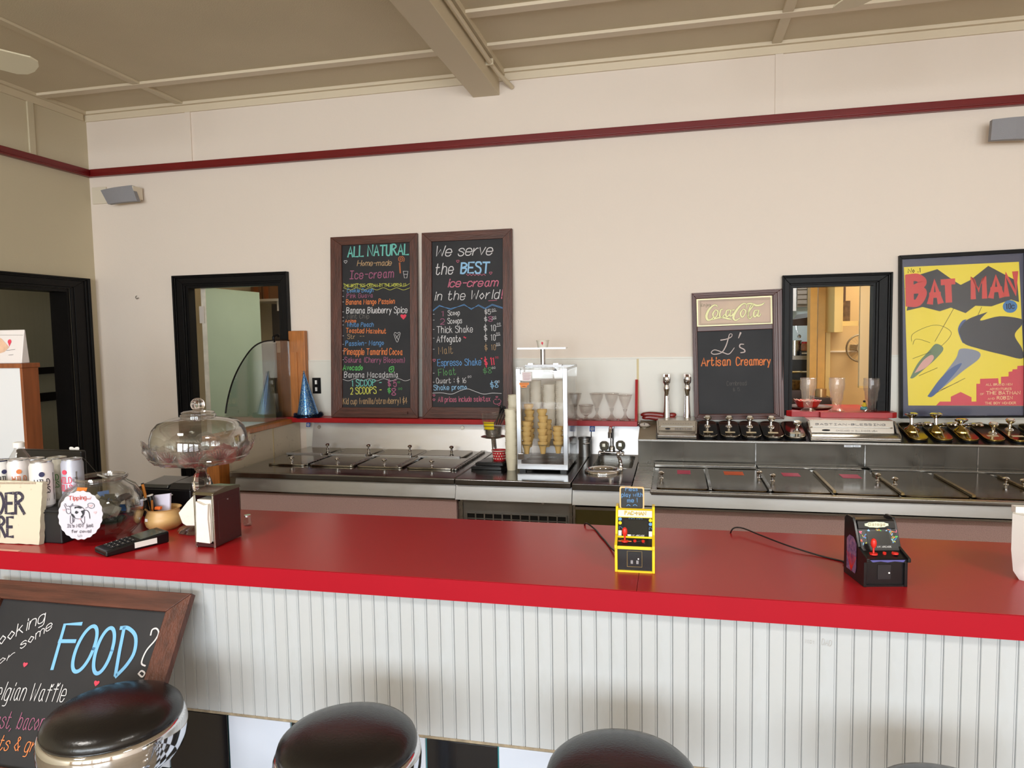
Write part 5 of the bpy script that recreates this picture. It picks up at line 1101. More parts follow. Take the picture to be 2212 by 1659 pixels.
obj('roof_plate',MB().prism([(-w2-.001,-.004,NH-.008),(-w2-.001,0,NH-.001),(-w2-.001,dpt*.5,NH+.006),(-w2-.001,dpt,NH-.001),(-w2-.001,dpt+.003,NH-.008)],(wdt+.002,0,0)),mat('aged_chrome',(150,146,130),.16,metal=1),t,smooth=True,sharp=30)
obj('base_plate',MB().box(-w2,w2,0,dpt,.003,.006),brn,t); 
obj('lower_lip',MB().prism([(p[0],-.003,p[1]) for p in((-w2+.004,.003),(w2-.004,.003),(w2-.004,.010),(w2*.4,.014),(0,.015),(-w2*.4,.014),(-w2+.004,.010))],(0,.003,0)),brn,t)
nap=mat('napkin_paper',(236,228,218),.8,bump=.3,bs=30)
st=thing('napkin_stack','folded white paper napkins bulging from the chrome dispenser','napkins',tuple((fl+fr)/2),None,ang,True)
for i,(yo,zo,xo) in enumerate(((-.0045,.0,.0),(-.0075,.002,-.001),(-.011,.004,.001))):
    pts=[(-w2+.008,.016),(w2-.010,.014),(w2-.010-.002*i,NH*.55),(w2-.011,NH*.8),(w2*.2,NH*.78),(-w2+.012,NH*.84),(-w2+.008+.002*i,NH*.5)]
    obj('napkin',MB().prism([(p[0]+xo,yo,p[1]) for p in pts],(0,.003,0)),nap,st,bevel=.001)
obj('napkin',MB().prism([(-w2+.009,.001,.016),(w2-.009,.001,.016),(w2-.009,.001,NH-.02),(-w2+.009,.001,NH-.02)],(0,dpt-.005,0)),nap,st)
# loose napkin fanned out at the left of the dispenser (behind, other face)
q=[px(*p_,Y=fl.y+.085) for p_ in((420,1068),(404,1084),(385,1108),(391,1124),(394,1131),(402,1136),(422,1136))]
t=obj('crumpled_napkin',MB().prism([V(p) for p in q],(0,.012,0)),nap,smooth=True,bevel=.002); setp(t,'crumpled napkin fanning out behind the left of the dispenser','napkin')
# tip jar: slanted fishbowl with a round paper sign
jb=px(218,1165,Z=CT); jc=V((px(215,1100,Y=jb.y+.02).x,jb.y+.03,CT)); kk=mpp(jc+V((0,0,.09)))
RJ=84*kk*.985; t=thing('tip_jar','large round clear glass tip jar holding dollar bills beside the card reader','jar',tuple(jc))
zt=px(215,1030,Y=jc.y).z-CT
prof=[(RJ*.60,.0),(RJ*.66,.003),(RJ*.86,.025),(RJ*.98,.06),(RJ*1.0,.085),(RJ*.95,zt*.68),(RJ*.80,zt*.84),(RJ*.60,zt*.92),(RJ*.57,zt*.955),(RJ*.61,zt*.97),(RJ*.62,zt),(RJ*.58,zt+.004)]
jx=V((.0,0,0))
obj('glass_body',MB().lathe(prof,tuple(jc),48,cap=False),glass,t,smooth=True,sharp=60)
obj('glass_inner',MB().lathe([(r-.004,z+.004 if z<.01 else z) for r,z in prof[:-2]],tuple(jc),48,cap=False),glass,t,smooth=True,sharp=60)
obj('rim_bead',MB().ring([[jc+V(((RJ*.6+.005*math.cos(b_))*math.cos(a),(RJ*.6+.005*math.cos(b_))*math.sin(a),zt+.005*math.sin(b_))) for b_ in(0,1.05,2.1,3.14,4.2,5.2)] for a in(2*math.pi*i/40 for i in range(40))],close=True),crys2,t,smooth=True)
rb=random.Random(9)
bmats=[mat('bill_dark_green',(70,76,66),.7,var=.4,vs=60),mat('bill_grey',(108,106,96),.7,var=.4,vs=60),mat('bill_charcoal',(40,40,46),.6,var=.3,vs=60),mat('blue_paper',(40,96,160),.6),nap]
for i in range(64):
    a=rb.uniform(0,6.28); rr=rb.uniform(0,RJ*.68); zz=rb.uniform(.026,zt*.60); cc=jc+V((rr*math.cos(a),rr*math.sin(a),zz))
    e=[V((rb.uniform(-1,1),rb.uniform(-1,1),rb.uniform(-1,1))).normalized() for _ in(0,1)]; u=e[0]; v=(e[1]-u*e[1].dot(u)).normalized(); nn=u.cross(v)
    hw,hh=.030,.014
    P5=[[cc+u*(hw*(i_-2)/2)+v*(hh*j_)+nn*(.006*math.sin(i_*1.7+i)) for j_ in(-1,1)] for i_ in range(5)]
    mb=MB(); kx=[]
    for r_ in P5: mb.v+=r_
    for i_ in range(4): mb.f.append((2*i_,2*i_+1,2*i_+3,2*i_+2))
    b_=obj('banknote',mb,bmats[0 if i%3==0 else 1 if i%3==1 else 2] if i%9!=4 else bmats[3 if i%2 else 4],None,smooth=True)
    setp(b_,'crumpled banknote among the loose tips inside the round glass jar','banknote','banknotes in the tip jar')
# tip sign disc leaning on the jar, facing the room
sc_=px(174,1113,Y=jc.y-RJ*1.0); pl=Pl(sc_,(math.cos(.42),math.sin(.42),0),(-.04,.08,1)); r0=43.5*mpp(sc_)
t=thing('tip_sign','round scalloped white paper sign with a cow drawing on the tip jar','sign',tuple(sc_-V((0,0,r0*1.2))))
obj('paper_disc',MB().prism([pl.P(r0*(1+.018*math.cos(22*a))*math.cos(a),r0*1.20*(1+.018*math.cos(22*a))*math.sin(a),-.001) for a in(2*math.pi*i/132 for i in range(132))],pl.N*.001),mat('white_card_with_lilac_cast',(208,203,214),.6),t)
T=lambda x,y:(x/6.38,940+y/6.38)
mb=MB(); write(mb,pl,'Tipping...',T(950,895),T(1248,880),52/6.38,w=.16); obj('red_ink_lettering',mb,mat('red_pen',(190,80,70),.6),t)
mb=MB(); write(mb,pl,"It's NOT just",T(925,1272),T(1288,1262),42/6.38,w=.17); write(mb,pl,'for cows!',T(985,1345),T(1255,1342),40/6.38,w=.17); draw(mb,pl,[T(1075,1370),T(1078,1395),T(1100,1400),T(1102,1378),T(1125,1378),T(1128,1395),T(1108,1402)],.0007); obj('pen_lettering',mb,mat('grey_pen',(96,92,104),.6),t)
mb=MB()
for s in([(890,950),(905,945),(915,975),(935,980),(955,975),(962,990),(1000,945),(1005,960),(970,1000),(975,1040),(965,1075),(940,1082),(918,1060),(910,1010),(885,960)],[(1000,975),(1050,968),(1120,985),(1160,1020),(1165,1060),(1150,1110),(1120,1145),(1060,1150),(1000,1120),(975,1060)],[(972,1110),(970,1205),(1000,1208),(1002,1130)],[(1010,1140),(1015,1200),(1030,1150)],[(1110,1150),(1135,1200),(1165,1208),(1165,1120)],[(1160,1032),(1200,1035),(1228,1070),(1240,1150)],[(1180,1005),(1215,985),(1212,950),(1250,935),(1295,950),(1298,990),(1265,1010),(1225,995)],[(925,1020),(938,1012)],[(945,1015),(955,1025)]):
    draw(mb,pl,[T(*p) for p in s],.0012)
obj('cow_outline',mb,mat('thin_pen_line',(80,76,90),.6),t)
mb=MB()
for poly in([(1030,985),(1090,978),(1140,1000),(1110,1012),(1060,1000),(1030,1015)],[(1038,1050),(1055,1040),(1085,1060),(1060,1085),(1035,1075)],[(1115,1045),(1160,1030),(1162,1090),(1130,1135),(1110,1130),(1140,1090)],[(985,1080),(1010,1090),(1040,1135),(1010,1130),(985,1105)]): mb.face([pl.P(*pl.hit(*T(*p)),.0013) for p in poly])
draw(mb,pl,[T(1162,1036),T(1200,1036),T(1228,1070),T(1240,1140)],.0016)
obj('cow_patch',mb,CK['k'],t)
mb=MB()
for x,y,s in((880,1030,3),(1312,1065,3.4),(1248,855,2.2),(1250,972,4),(1105,1158,2)): heart(mb,pl,*T(x,y),s)
obj('pink_heart',mb,mat('pale_pink_pen',(244,180,186),.6),t)
q=px(177,1057,Y=jc.y-RJ*.8); t=setp(obj('orange_tape',MB().obox(q,(.015,0,0),(0,.0006,0),(0,.002,.0042)),mat('orange_tape',(240,120,40),.5),bevel=.0003),'small orange tape strip holding the round sign to the jar','tape')
# heart on a wire behind
hp=px(161,972,Y=1.80); hb=px(213,1026,Y=1.74)
t=thing('heart_pick','tiny white paper heart on a thin wire above the tip jar','decoration',tuple(hb))
obj('wire',MB().tube([hp+V((.01,0,-.008)),hp.lerp(hb,.5)+V((0,0,.004)),hb],.0009,6),cab,t)
plh=Pl(hp,(1,.1,0),(-.05,0,1)); mb=MB(); heart(mb,plh,0,0,.0155,0,True); obj('paper_heart',MB().prism([plh.P(.017*math.sin(a)**3,.0155*(.75*math.cos(a)-.33*math.cos(2*a)-.10*math.cos(3*a)),0) for a in(2*math.pi*i/24 for i in range(24))],plh.N*.001),white,t)
obj('white_tip',MB().cyl(hb+V((-.004,0,.001)),hb+V((.03,0,-.009)),.0026,n=8),white,t)
# card reader
rn,rf=px(262,1193,Z=CT),px(328,1160,Z=CT)
dirn=(rf-rn); ln=.150; an=math.atan2(dirn.y,dirn.x)
c0=px(287,1177,Z=CT+.006)
an=R_(64)
t=thing('card_reader','black handheld card reader with keypad lying on the counter','card reader',(c0.x,c0.y,CT),None,an-math.pi/2,True)
rw_,rl=.036,.078
obj('body',MB().hexa([(-rw_,-rl,.0),(rw_,-rl,.0),(rw_*.92,rl,.0),(-rw_*.92,rl,.0),(-rw_,-rl,.014),(rw_,-rl,.014),(rw_*.95,rl,.030),(-rw_*.95,rl,.030)]),blk,t,bevel=.004)
plr=Pl((0,-rl,.0141),(1,0,0),(0,2*rl,.016))
obj('display',MB().plate(plr,-rw_*.78,rw_*.78,rl*1.12,rl*1.82,0,.0012),mat('green_grey_display',(86,92,84),.15),t)
for i in range(5):
    for j in range(3): obj('key',MB().plate(plr,-.024+j*.018,-.012+j*.018,.018+i*.0125,.027+i*.0125,0,.0028),mat('dark_key',(40,40,42),.35) if (i,j)==(0,0) else MATS['dark_key'],t,bevel=.0008)
mb=MB()
for i in range(5):
    for j in range(3): draw(mb,plr,[(-.020+j*.018,.0225+i*.0125),(-.016+j*.018,.0225+i*.0125)],.0013,.0030,True,False)
obj('key_legend',mb,white,t)
obj('white_side_label',MB().box(rw_*.955,rw_*1.005,-.01,.045,.006,.020),white,t); obj('card_slot',MB().box(-rw_*.7,rw_*.7,-rl-.001,-rl+.001,.004,.007),darkm,t)
# wooden pot of pens
pb=px(336,1147,Z=CT); kk=mpp(V((pb.x,pb.y+.035,CT+.04))); pc=V((pb.x,pb.y+.035,CT)); R0=38*kk
t=thing('pen_pot','tan round bellied pot holding pens and slips of paper','pot',tuple(pc)); PHt=px(336,1095,Y=pc.y-.0).z-CT
tanc=mat('tan_wood_glaze',(222,178,116),.4,var=.14,vs=9,stretch=(1,1,3))
obj('pot_body',MB().lathe([(R0*.72,0),(R0*.92,PHt*.15),(R0*1.0,PHt*.38),(R0*.95,PHt*.62),(R0*.84,PHt*.84),(R0*.86,PHt*.93),(R0*.96,PHt*1.0),(R0*.90,PHt*1.0),(R0*.80,PHt*.9),(R0*.82,PHt*.6),(.004,PHt*.55)],tuple(pc),40,cap=True),tanc,t,smooth=True)
q=px(316,1124,Y=pc.y-R0*.95); obj('price_sticker',MB().obox(q,(.004,0,0),(0,.0006,0),(0,0,.004)),white,t)
def stick(nm,lab,cat,x0,y0,x1,y1,r,m,dy=0,tip=None,n=10):
    a=px(x0,y0,Y=pc.y+dy); b=px(x1,y1,Y=pc.y+dy-.005); a=pc+V((0,0,PHt*.58)) + (a-pc-V((0,0,PHt*.58)))*.0+V((a.x-pc.x,dy,0)); o=thing(nm,lab,cat,tuple(a)); obj('shaft',MB().cyl(a,b,r,n=n),m,o,smooth=True)
    if tip: obj('end_cap',MB().cyl(b,b+(b-a).normalized()*.003,r*1.02,n=n),tip,o)
    return o
stick('pencil','orange pencil leaning in the tan pot','pencil',323,1095,308,1046,.0038,mat('orange_pencil',(226,140,40),.4),.004,CK['k'],6)
stick('marker_pen','black marker with white end, left of the two in the tan pot','marker',318,1098,311,1080,.0085,blk,-.012,white,14)
stick('marker_pen','black marker with white end, right of the two in the tan pot','marker',336,1098,324,1071,.0085,blk,-.004,white,14)
stick('gel_pen','thin black pen leaning far left in the tan pot','pen',308,1098,296,1057,.003,blk,.008,chrome,8)
stick('gel_pen','thin dark pen standing between the pencil and the black printer','pen',312,1098,302,1050,.003,cab,.012,white,8)
a=px(328,1094,Y=pc.y-.02); b=px(329,1082,Y=pc.y-.022); setp(obj('wooden_spoon',MB().obox((a+b)/2-V((0,0,.006)),(.0035,0,0),(0,.0007,0),(0,0,.016)),oak,bevel=.0006),'flat wooden tasting stick at the front of the tan pot','stick')
a=px(347,1096,Y=pc.y+.01); q=[px(*p_,Y=pc.y+.012) for p_ in((333,1070),(367,1066),(366,1095),(338,1097))]
setp(obj('paper_slips',MB().prism([q[0],q[1],q[2]-V((0,0,.010)),q[3]-V((0,0,.012))],(0,.006,0)),mat('lilac_white_paper',(216,212,232),.6)),'stack of pale paper slips standing at the right of the tan pot','paper')
a=px(342,1095,Y=pc.y-.012); setp(obj('orange_eraser',MB().obox(a-V((0,0,.003)),(.009,0,0),(0,.005,0),(0,.001,.004)),mat('bright_orange',(236,110,40),.5),bevel=.001),'bit of bright orange plastic lying inside the front rim of the pot','eraser')
# receipt printer and low black box
a=px(300,1100,Y=1.80); b=px(414,1100,Y=1.80); zt1=px(330,1046,Y=1.80).z
t=thing('receipt_printer','black receipt printer between the tip jar and the cake stand','printer',((a.x+b.x)/2,1.84,CT))
obj('body',MB().box(a.x,b.x,1.80,1.91,CT,zt1-.012),blk,t,bevel=.006)
m_=px(362,1060,Y=1.80).x
obj('lid_left',MB().hexa([(a.x+.002,1.80,zt1-.012),(m_,1.80,zt1-.012),(m_,1.905,zt1-.012),(a.x+.002,1.905,zt1-.012),(a.x+.012,1.806,zt1-.002),(m_,1.806,zt1-.002),(m_,1.90,zt1+.006),(a.x+.012,1.90,zt1+.006)]),mat('grey_black_plastic',(52,52,50),.25),t,bevel=.003)
obj('lid_right',MB().hexa([(m_+.002,1.797,zt1-.014),(b.x,1.797,zt1-.014),(b.x,1.905,zt1-.014),(m_+.002,1.905,zt1-.014),(m_+.010,1.81,zt1+.004),(b.x-.004,1.81,zt1+.004),(b.x-.004,1.90,zt1+.008),(m_+.010,1.90,zt1+.008)]),blk,t,bevel=.003)
obj('status_light',MB().box(m_+.012,m_+.02,1.7955,1.797,zt1-.03,zt1-.027),CK['w'],t)
# black crate under the cans
bx=px(128,1100,Y=1.56); bl_=px(92,1174,Z=CT); zc=px(108,1098,Y=1.53).z
bxr=px(133,1150,Y=1.515).x
t=thing('black_riser','low black box carrying the drinks cans behind the cream sign','box',(bxr-.2,1.60,CT))
obj('box_body',MB().box(bxr-.42,bxr,1.515,1.70,CT,zc),mat('matt_black_box',(24,24,26),.5),t,bevel=.004); obj('box_lip',MB().box(bxr-.42,bxr+.003,1.512,1.703,zc-.010,zc-.006),blk,t)
# drinks cans
def lw_(x,y0,y1,Y): return px(x,y0,Y=Y),px(x,y1,Y=Y)
cans=[(84,Y_,col,tx) for Y_,col,tx in()]
spec=[('white_can',88,996,1091,1.545,(228,222,220),'k','white drinks can with dark lettering and blue emblem, nearest behind the cream sign',46),
 ('white_can',39,992,1080,1.585,(230,222,222),'o','white drinks can with orange lettering between its dark blue lettered neighbours',42),
 ('white_can',74,990,1080,1.625,(226,220,216),'n','white drinks can showing only its lid and left edge behind the nearest can',42),
 ('white_can',0,994,1080,1.58,(216,214,210),'k','grey white drinks can with a navy top cut by the left edge',40),
 ('white_can',122,988,1075,1.625,(212,210,200),'c','cream drinks can with grey green lettering second from the right end',42),
 ('grey_can',155,991,1075,1.585,(176,178,192),'r','grey drinks can with red lettering at the right end of the group',43)]
for nm,cx_,yt_,yb_,Y_,colr,ink,lab,wpx in spec:
    a=px(cx_,yt_,Y=Y_); rC=wpx/2*mpp(a)*1.0; H=a.z-zc
    t=thing('drinks_can',lab,'can',(a.x,Y_,zc),'drinks cans on the black riser')
    m=mat('can_'+nm+str(cx_),colr,.38,metal=.15)
    obj('can_body',MB().lathe([(rC*.8,0),(rC,.006),(rC,H-.012),(rC*.88,H-.003),(rC*.90,H)],(a.x,Y_,zc),32,cap=True),m,t,smooth=True)
    obj('can_lid',MB().lathe([(rC*.91,H-.002),(rC*.92,H+.001),(rC*.86,H+.001),(rC*.82,H-.0005),(.003,H-.0005)],(a.x,Y_,zc),32),alum if cx_ else mat('navy_can_lid',(34,38,74),.3,metal=.6),t,smooth=True)
    obj('pull_tab',MB().box(a.x-.005,a.x+.005,Y_-.008,Y_+.006,zc+H,zc+H+.0015),alum,t)
    f0=math.atan2(CAMP.y-Y_,CAMP.x-a.x)+{88:.0,39:-.0,74:-.6,0:.3,122:-.55,155:-.75}[cx_]
    def cyl_text(tx,z0,h,wd,wt=.13,arc0=0):
        mb=MB(); ls,Wt=textlines(tx,0,0)
        for l in ls:
            for i in range(len(l)-1):
                p,q=l[i],l[i+1]
                def PT(xx,yy,ex): 
                    an_=f0+(xx/Wt-.5)*wd/rC+arc0; return V((a.x+(rC+ex)*math.cos(an_),Y_+(rC+ex)*math.sin(an_),z0+yy*h))
                A,B_=PT(p[0],p[1],.0006),PT(q[0],q[1],.0006); n_=V((A.x-a.x,A.y-Y_,0)).normalized(); ribbon(mb,[A,B_],wt*h,n_)
        return mb
    obj('can_lettering',cyl_text('WILD',zc+H*.50,H*.13,rC*1.25),CK[ink],t); obj('can_lettering',cyl_text('BILLS',zc+H*.33,H*.13,rC*1.25),CK[ink],t)
    obj('fine_print',cyl_text('|||||||'.replace('|','i'),zc+H*.16,H*.05,rC*1.0),CK['d'],t)
    obj('side_print',MB().add(*(lambda vs:(vs,[(i,i+1,i+3,i+2) for i in range(0,14,2)]))([V((a.x+(rC+.0006)*math.cos(f0+1.0+dd),Y_+(rC+.0006)*math.sin(f0+1.0+dd),zc+H*(.15+.085*j))) for j in range(8) for dd in(0,.10*(1+.5*(j%2)))])),CK['d'],t)
    n_=V((math.cos(f0),math.sin(f0),0)); cc=V((a.x,Y_,zc+H*.74))+n_*(rC-.001)
    obj('round_emblem',MB().lathe([(rC*.24,0),(rC*.24,.0022)],cc,16,ax=n_),CK[ink] if ink!='k' else mat('navy_ink',(40,40,80),.5) if 'navy_ink' not in MATS else MATS['navy_ink'],t)
# clear bottle with white cap
q=px(43,1000,Y=1.68); kb_=mpp(q); zt_=px(43,966,Y=1.68).z
t=thing('water_bottle','clear plastic bottle with white cap standing behind the cans','bottle',(q.x,1.68,zc))
hh=zt_-zc
obj('bottle_body',MB().lathe([(.030,0),(.033,.006),(.033,hh*.55),(.031,hh*.72),(.020,hh*.86),(.012,hh*.96),(.012,hh)],(q.x,1.68,zc),28,cap=True),frost,t,smooth=True)
obj('cap',MB().lathe([(.0145,0),(.0145,.013),(.012,.015)],(q.x,1.68,zc+hh),20),white,t,smooth=True)
# flat black screen edge behind the cans
a=px(62,982,Y=1.78); b=px(176,985,Y=1.78); zt_=px(110,972,Y=1.78).z
t=thing('black_tablet','wide black till screen standing behind the drinks cans','screen',((a.x+b.x)/2,1.80,CT))
obj('screen_body',MB().box(a.x-.05,b.x,1.78,1.80,CT+.04,zt_),blk,t,bevel=.006); obj('screen_stand',MB().box((a.x+b.x)/2-.06,(a.x+b.x)/2+.06,1.76,1.86,CT,CT+.045),blk,t,bevel=.003)
a=px(10,1005,Y=1.66); setp(obj('brown_wrapper',MB().hexa([a+V(p) for p in((-.01,-.01,-.02),(.02,-.01,-.02),(.02,.01,-.02),(-.01,.01,-.02),(-.005,-.008,.012),(.012,-.008,.015),(.012,.008,.015),(-.005,.008,.012))]+[]),card),'scrap of brown paper beside the capped bottle','paper') if False else None
# cream ORDER HERE sign at the left edge
rs=px(84,1178,Z=CT); pl=Pl((rs.x-.30,rs.y-.012,CT+.001),(1,.04,0),(0,.10,1))
t=thing('order_here_sign','distressed cream block sign lettered ORDER HERE leaning at the left edge','sign',(rs.x-.15,rs.y,CT))
uR=pl.hit(84,1178)[0]; vT=pl.hit(90,1040)[1]
crs=mat('distressed_cream_paint',(208,200,178),.6,var=.25,vs=30,thr=(.26,.36),c2=(170,140,110))
rg=random.Random(5); outl=[]
for i in range(24): outl.append((.0+uR*i/24,rg.uniform(0,.0016)))
for i in range(16): outl.append((uR+.001-rg.uniform(0,.002)+.008*i/16,vT*i/16))
for i in range(24): outl.append((uR+.008-(uR+.008)*i/24,vT-rg.uniform(0,.0022)+(-.001 if i<6 else 0)))
for i in range(4): outl.append((0,vT*(1-i/4)))
obj('sign_block',MB().prism([pl.P(u,v,-.016) for u,v in outl],pl.N*.016),crs,t)
mb=MB(); write(mb,pl,'ORDER',T(-330,1075),T(345,1078),275/6.38,w=.15,jit=0); write(mb,pl,'HERE',T(-230,1392),T(185,1398),265/6.38,w=.15,jit=0)
obj('sign_lettering',mb,mat('worn_navy_ink',(48,42,62),.6,var=.6,vs=300,thr=(.3,.36),c2=(200,186,160)),t)
mb=MB(); 
for i in range(22): x=90+i*19; draw(mb,pl,[T(x,650),T(x+3,672)],.0011,smooth=False)
for i in range(22): x=-330+i*19; draw(mb,pl,[T(x,650),T(x+3,672)],.0011,smooth=False)
obj('stitched_border',mb,mat('brown_red_stitch',(140,80,60),.6),t)
a=px(0,1187,Z=CT+.001); b=px(50,1187,Z=CT+.001); setp(obj('masking_tape',MB().box(a.x-.03,b.x,a.y-.004,a.y+.006,CT,CT+.0006),mat('peach_tape',(222,168,150),.6)),'strip of peach masking tape on the counter below the cream sign','tape')
# small glass shaker lying beside the dispenser
q=px(530,1138,Z=CT); t=thing('small_shaker','small clear glass shaker partly hidden behind the napkin dispenser','shaker',(q.x,q.y+.01,CT))
obj('glass_jar',MB().lathe([(.010,0),(.012,.004),(.010,.020),(.008,.026)],(q.x,q.y+.012,CT),8),crys2,t,smooth=True,sharp=20); obj('metal_cap',MB().cyl((q.x,q.y+.012,CT+.026),(q.x,q.y+.012,CT+.031),.009),chrome,t)
# oak edged white display panel with a pouch on it, at the left edge behind the counter
Yp=2.25; e=px(48,785,Y=Yp); bk=px(82,783,X=e.x)
t=thing('panel_cabinet','tall oak framed white panel unit at the left edge behind the counter','cabinet',(e.x-.2,(Yp+bk.y)/2,0))
bk.y=max(bk.y,Yp+.05)
obj('white_front',MB().box(e.x-.42,e.x-.012,Yp,Yp+.012,0,e.z-.018),mat('white_melamine',(222,224,226),.4),t); obj('oak_stile',MB().box(e.x-.012,e.x,Yp-.002,bk.y,0,e.z-.018),oakf,t,bevel=.001)
obj('oak_top',MB().box(e.x-.44,e.x+.004,Yp-.006,bk.y+.006,e.z-.018,e.z),oakf,t,bevel=.002); obj('back_board',MB().box(e.x-.42,e.x-.012,bk.y-.012,bk.y,0,e.z-.018),oakf,t)
pr=px(53,712,Y=Yp+.03); 
t=thing('coffee_pouch','white zip pouch with red pin logo standing on the oak framed panel unit','pouch',(pr.x-.06,Yp+.03,e.z))
ph=pr.z-e.z; x1=px(55,780,Y=Yp+.03).x
obj('pouch_body',MB().hexa([(x1-.17,Yp+.012,e.z),(x1,Yp+.012,e.z),(x1,Yp+.05,e.z),(x1-.17,Yp+.05,e.z),(pr.x-.165,Yp+.028,e.z+ph),(pr.x,Yp+.028,e.z+ph),(pr.x,Yp+.034,e.z+ph),(pr.x-.165,Yp+.034,e.z+ph)]),mat('white_pouch_film',(228,222,220),.35),t,bevel=.003)
pl=Pl((x1,Yp+.0118,e.z),(1,0,0),(0,.016,ph))
mb=MB(); draw(mb,pl,[pl.hit(-10,724),pl.hit(50,724)],.0012,.0006,True,False); obj('zip_line',mb,CK['d'],t)
u,v=pl.hit(21,738); mb=MB(); mb.face([pl.P(u+.009*math.cos(a),v+.009*math.sin(a),.0008) for a in(k*.5236 for k in range(12))]); mb.face([pl.P(*p,.0008) for p in((u-.006,v-.006),(u+.006,v-.006),(u,v-.02))]); obj('red_pin_logo',mb,CK['r'],t)
mb=MB(); draw(mb,pl,[pl.hit(14,757),pl.hit(33,755)],.0012,.0008,True,False); draw(mb,pl,[pl.hit(19,767),pl.hit(29,766)],.0012,.0008,True,False); obj('fine_print',mb,CK['k'],t)
mb=MB(); mb.face([pl.P(*pl.hit(*p),.0008) for p in((-8,726),(4,732),(20,750),(10,760),(-8,766))]); obj('peach_picture',mb,mat('peach_print',(230,190,160),.5,var=.2,vs=40),t)
# ceiling fan blades at the top corners
fanm=mat('pale_fan_blade',(232,224,196),.5)
def fan(c,lab,blades,zb,base):
    t=thing('ceiling_fan',lab,'ceiling fan',tuple(c))
    obj('motor_housing',MB().lathe([(.04,-.04),(.11,-.02),(.13,.03),(.10,.08),(.04,.10)],tuple(c),28),fanm,t,smooth=True); obj('down_rod',MB().cyl(c+V((0,0,.09)),V((c.x,c.y,CZ)),.014),fanm,t)
    for a in blades:
        u=V((math.cos(a),math.sin(a),0)); v=V((-math.sin(a),math.cos(a),-.22)).normalized(); L=base
        pts=[(.12,-.035),(.2,-.065),(L-.05,-.08),(L-.015,-.06),(L,-.025),(L,.025),(L-.015,.06),(L-.05,.08),(.2,.065),(.12,.035)]
        obj('fan_blade',MB().prism([c+u*p[0]+v*p[1] for p in pts],V((0,0,.007))),fanm,t,bevel=.002)
tipL=px(80,150,Z=2.72); 
dirL=V((px(0,130,Z=2.72).x-tipL.x,px(0,130,Z=2.72).y-tipL.y,0)).normalized(); cL=tipL+dirL*.66; a0=math.atan2(-dirL.y,-dirL.x)
fan(V((cL.x,cL.y,2.72)),'pale ceiling fan with one blade reaching in at the top left corner',[a0+k*2*math.pi/4 for k in range(4)],2.72,.66)
tr=px(1832,16,Z=2.70); cR=V((tr.x+.25,tr.y-.62,2.70)); a0=math.atan2(tr.y-cR.y,tr.x-cR.x); Lr=math.hypot(tr.y-cR.y,tr.x-cR.x)+.02
fan(cR,'pale ceiling fan with one blade tip showing at the top right',[a0+k*2*math.pi/4 for k in range(4)],2.70,Lr)
# ------------------------------------------------------------------ things on the back bar
# cone and cup cabinet
CYf=3.38; fl=px(1119,1010,Y=CYf); fr=px(1226,1013,Y=CYf); cz0=BT+.012
x0=(px(1119,1008,Y=CYf).x+px(1112,797,Y=CYf).x)/2; x1=(px(1224,1008,Y=CYf).x+px(1228,797,Y=CYf).x)/2; zt=px(1165,796,Y=CYf).z; CYb=3.74
t=thing('cone_cabinet','clear acrylic display case of ice cream cones with aluminium corner frame','display case',((x0+x1)/2,(CYf+CYb)/2,BT))
for x in(x0,x1-.022): obj('corner_post',MB().box(x,x+.022,CYf,CYf+.018,cz0,zt),alum,t,bevel=.002)
for x in(x0,x1-.016): obj('corner_post',MB().box(x,x+.016,CYb-.012,CYb,cz0,zt),acry,t)
obj('door_pane',MB().box(x0+.022,x1-.022,CYf+.004,CYf+.008,cz0+.035,zt-.006),acry,t)
obj('side_pane',MB().box(x0+.002,x0+.006,CYf+.018,CYb-.012,cz0,zt),acry,t); obj('side_pane',MB().box(x1-.006,x1-.002,CYf+.018,CYb-.012,cz0,zt),acry,t); obj('rear_pane',MB().box(x0+.016,x1-.016,CYb-.006,CYb-.002,cz0,zt),acry,t)
obj('top_pane',MB().box(x0,x1,CYf,CYb,zt,zt+.005),acry,t); obj('top_frame',MB().box(x0,x1,CYb-.01,CYb,zt-.01,zt).box(x1-.008,x1,CYf+.018,CYb-.01,zt-.01,zt),alum,t)
obj('base_rail',MB().box(x0,x1,CYf-.001,CYf+.02,cz0,cz0+.028),alum,t,bevel=.002); obj('base_tray',MB().box(x0+.004,x1-.004,CYf+.018,CYb,cz0,cz0+.012),steel,t); obj('shelf',MB().box(x0+.01,x1-.01,CYf+.02,CYb-.01,cz0+.115,cz0+.119),acry,t)
obj('foot',MB().box(x0+.01,x0+.04,CYf+.01,CYf+.04,BT,cz0).box(x1-.04,x1-.01,CYf+.01,CYf+.04,BT,cz0).box(x0+.01,x0+.04,CYb-.04,CYb-.01,BT,cz0).box(x1-.04,x1-.01,CYb-.04,CYb-.01,BT,cz0),blk,t)
for z in(px(1120,815,Y=CYf).z,px(1122,986,Y=CYf).z): obj('door_hinge',MB().box(x0+.004,x0+.034,CYf-.004,CYf,z-.016,z+.016),chrome,t,bevel=.002)
a=px(1199,798,Y=CYf).x; obj('door_latch',MB().prism([(a-.010,CYf-.003,zt-.012),(a+.012,CYf-.003,zt-.012),(a+.002,CYf-.003,zt+.0)],(0,.004,0)),blk,t); obj('latch_plate',MB().box(a-.022,a+.034,CYf-.001,CYf+.003,zt-.018,zt-.010),steel,t)
pf=Pl((0,CYf,0),(1,0,0),(0,0,1)); Z_=lambda x,y:(1100+x/6.144,760+y/6.144)
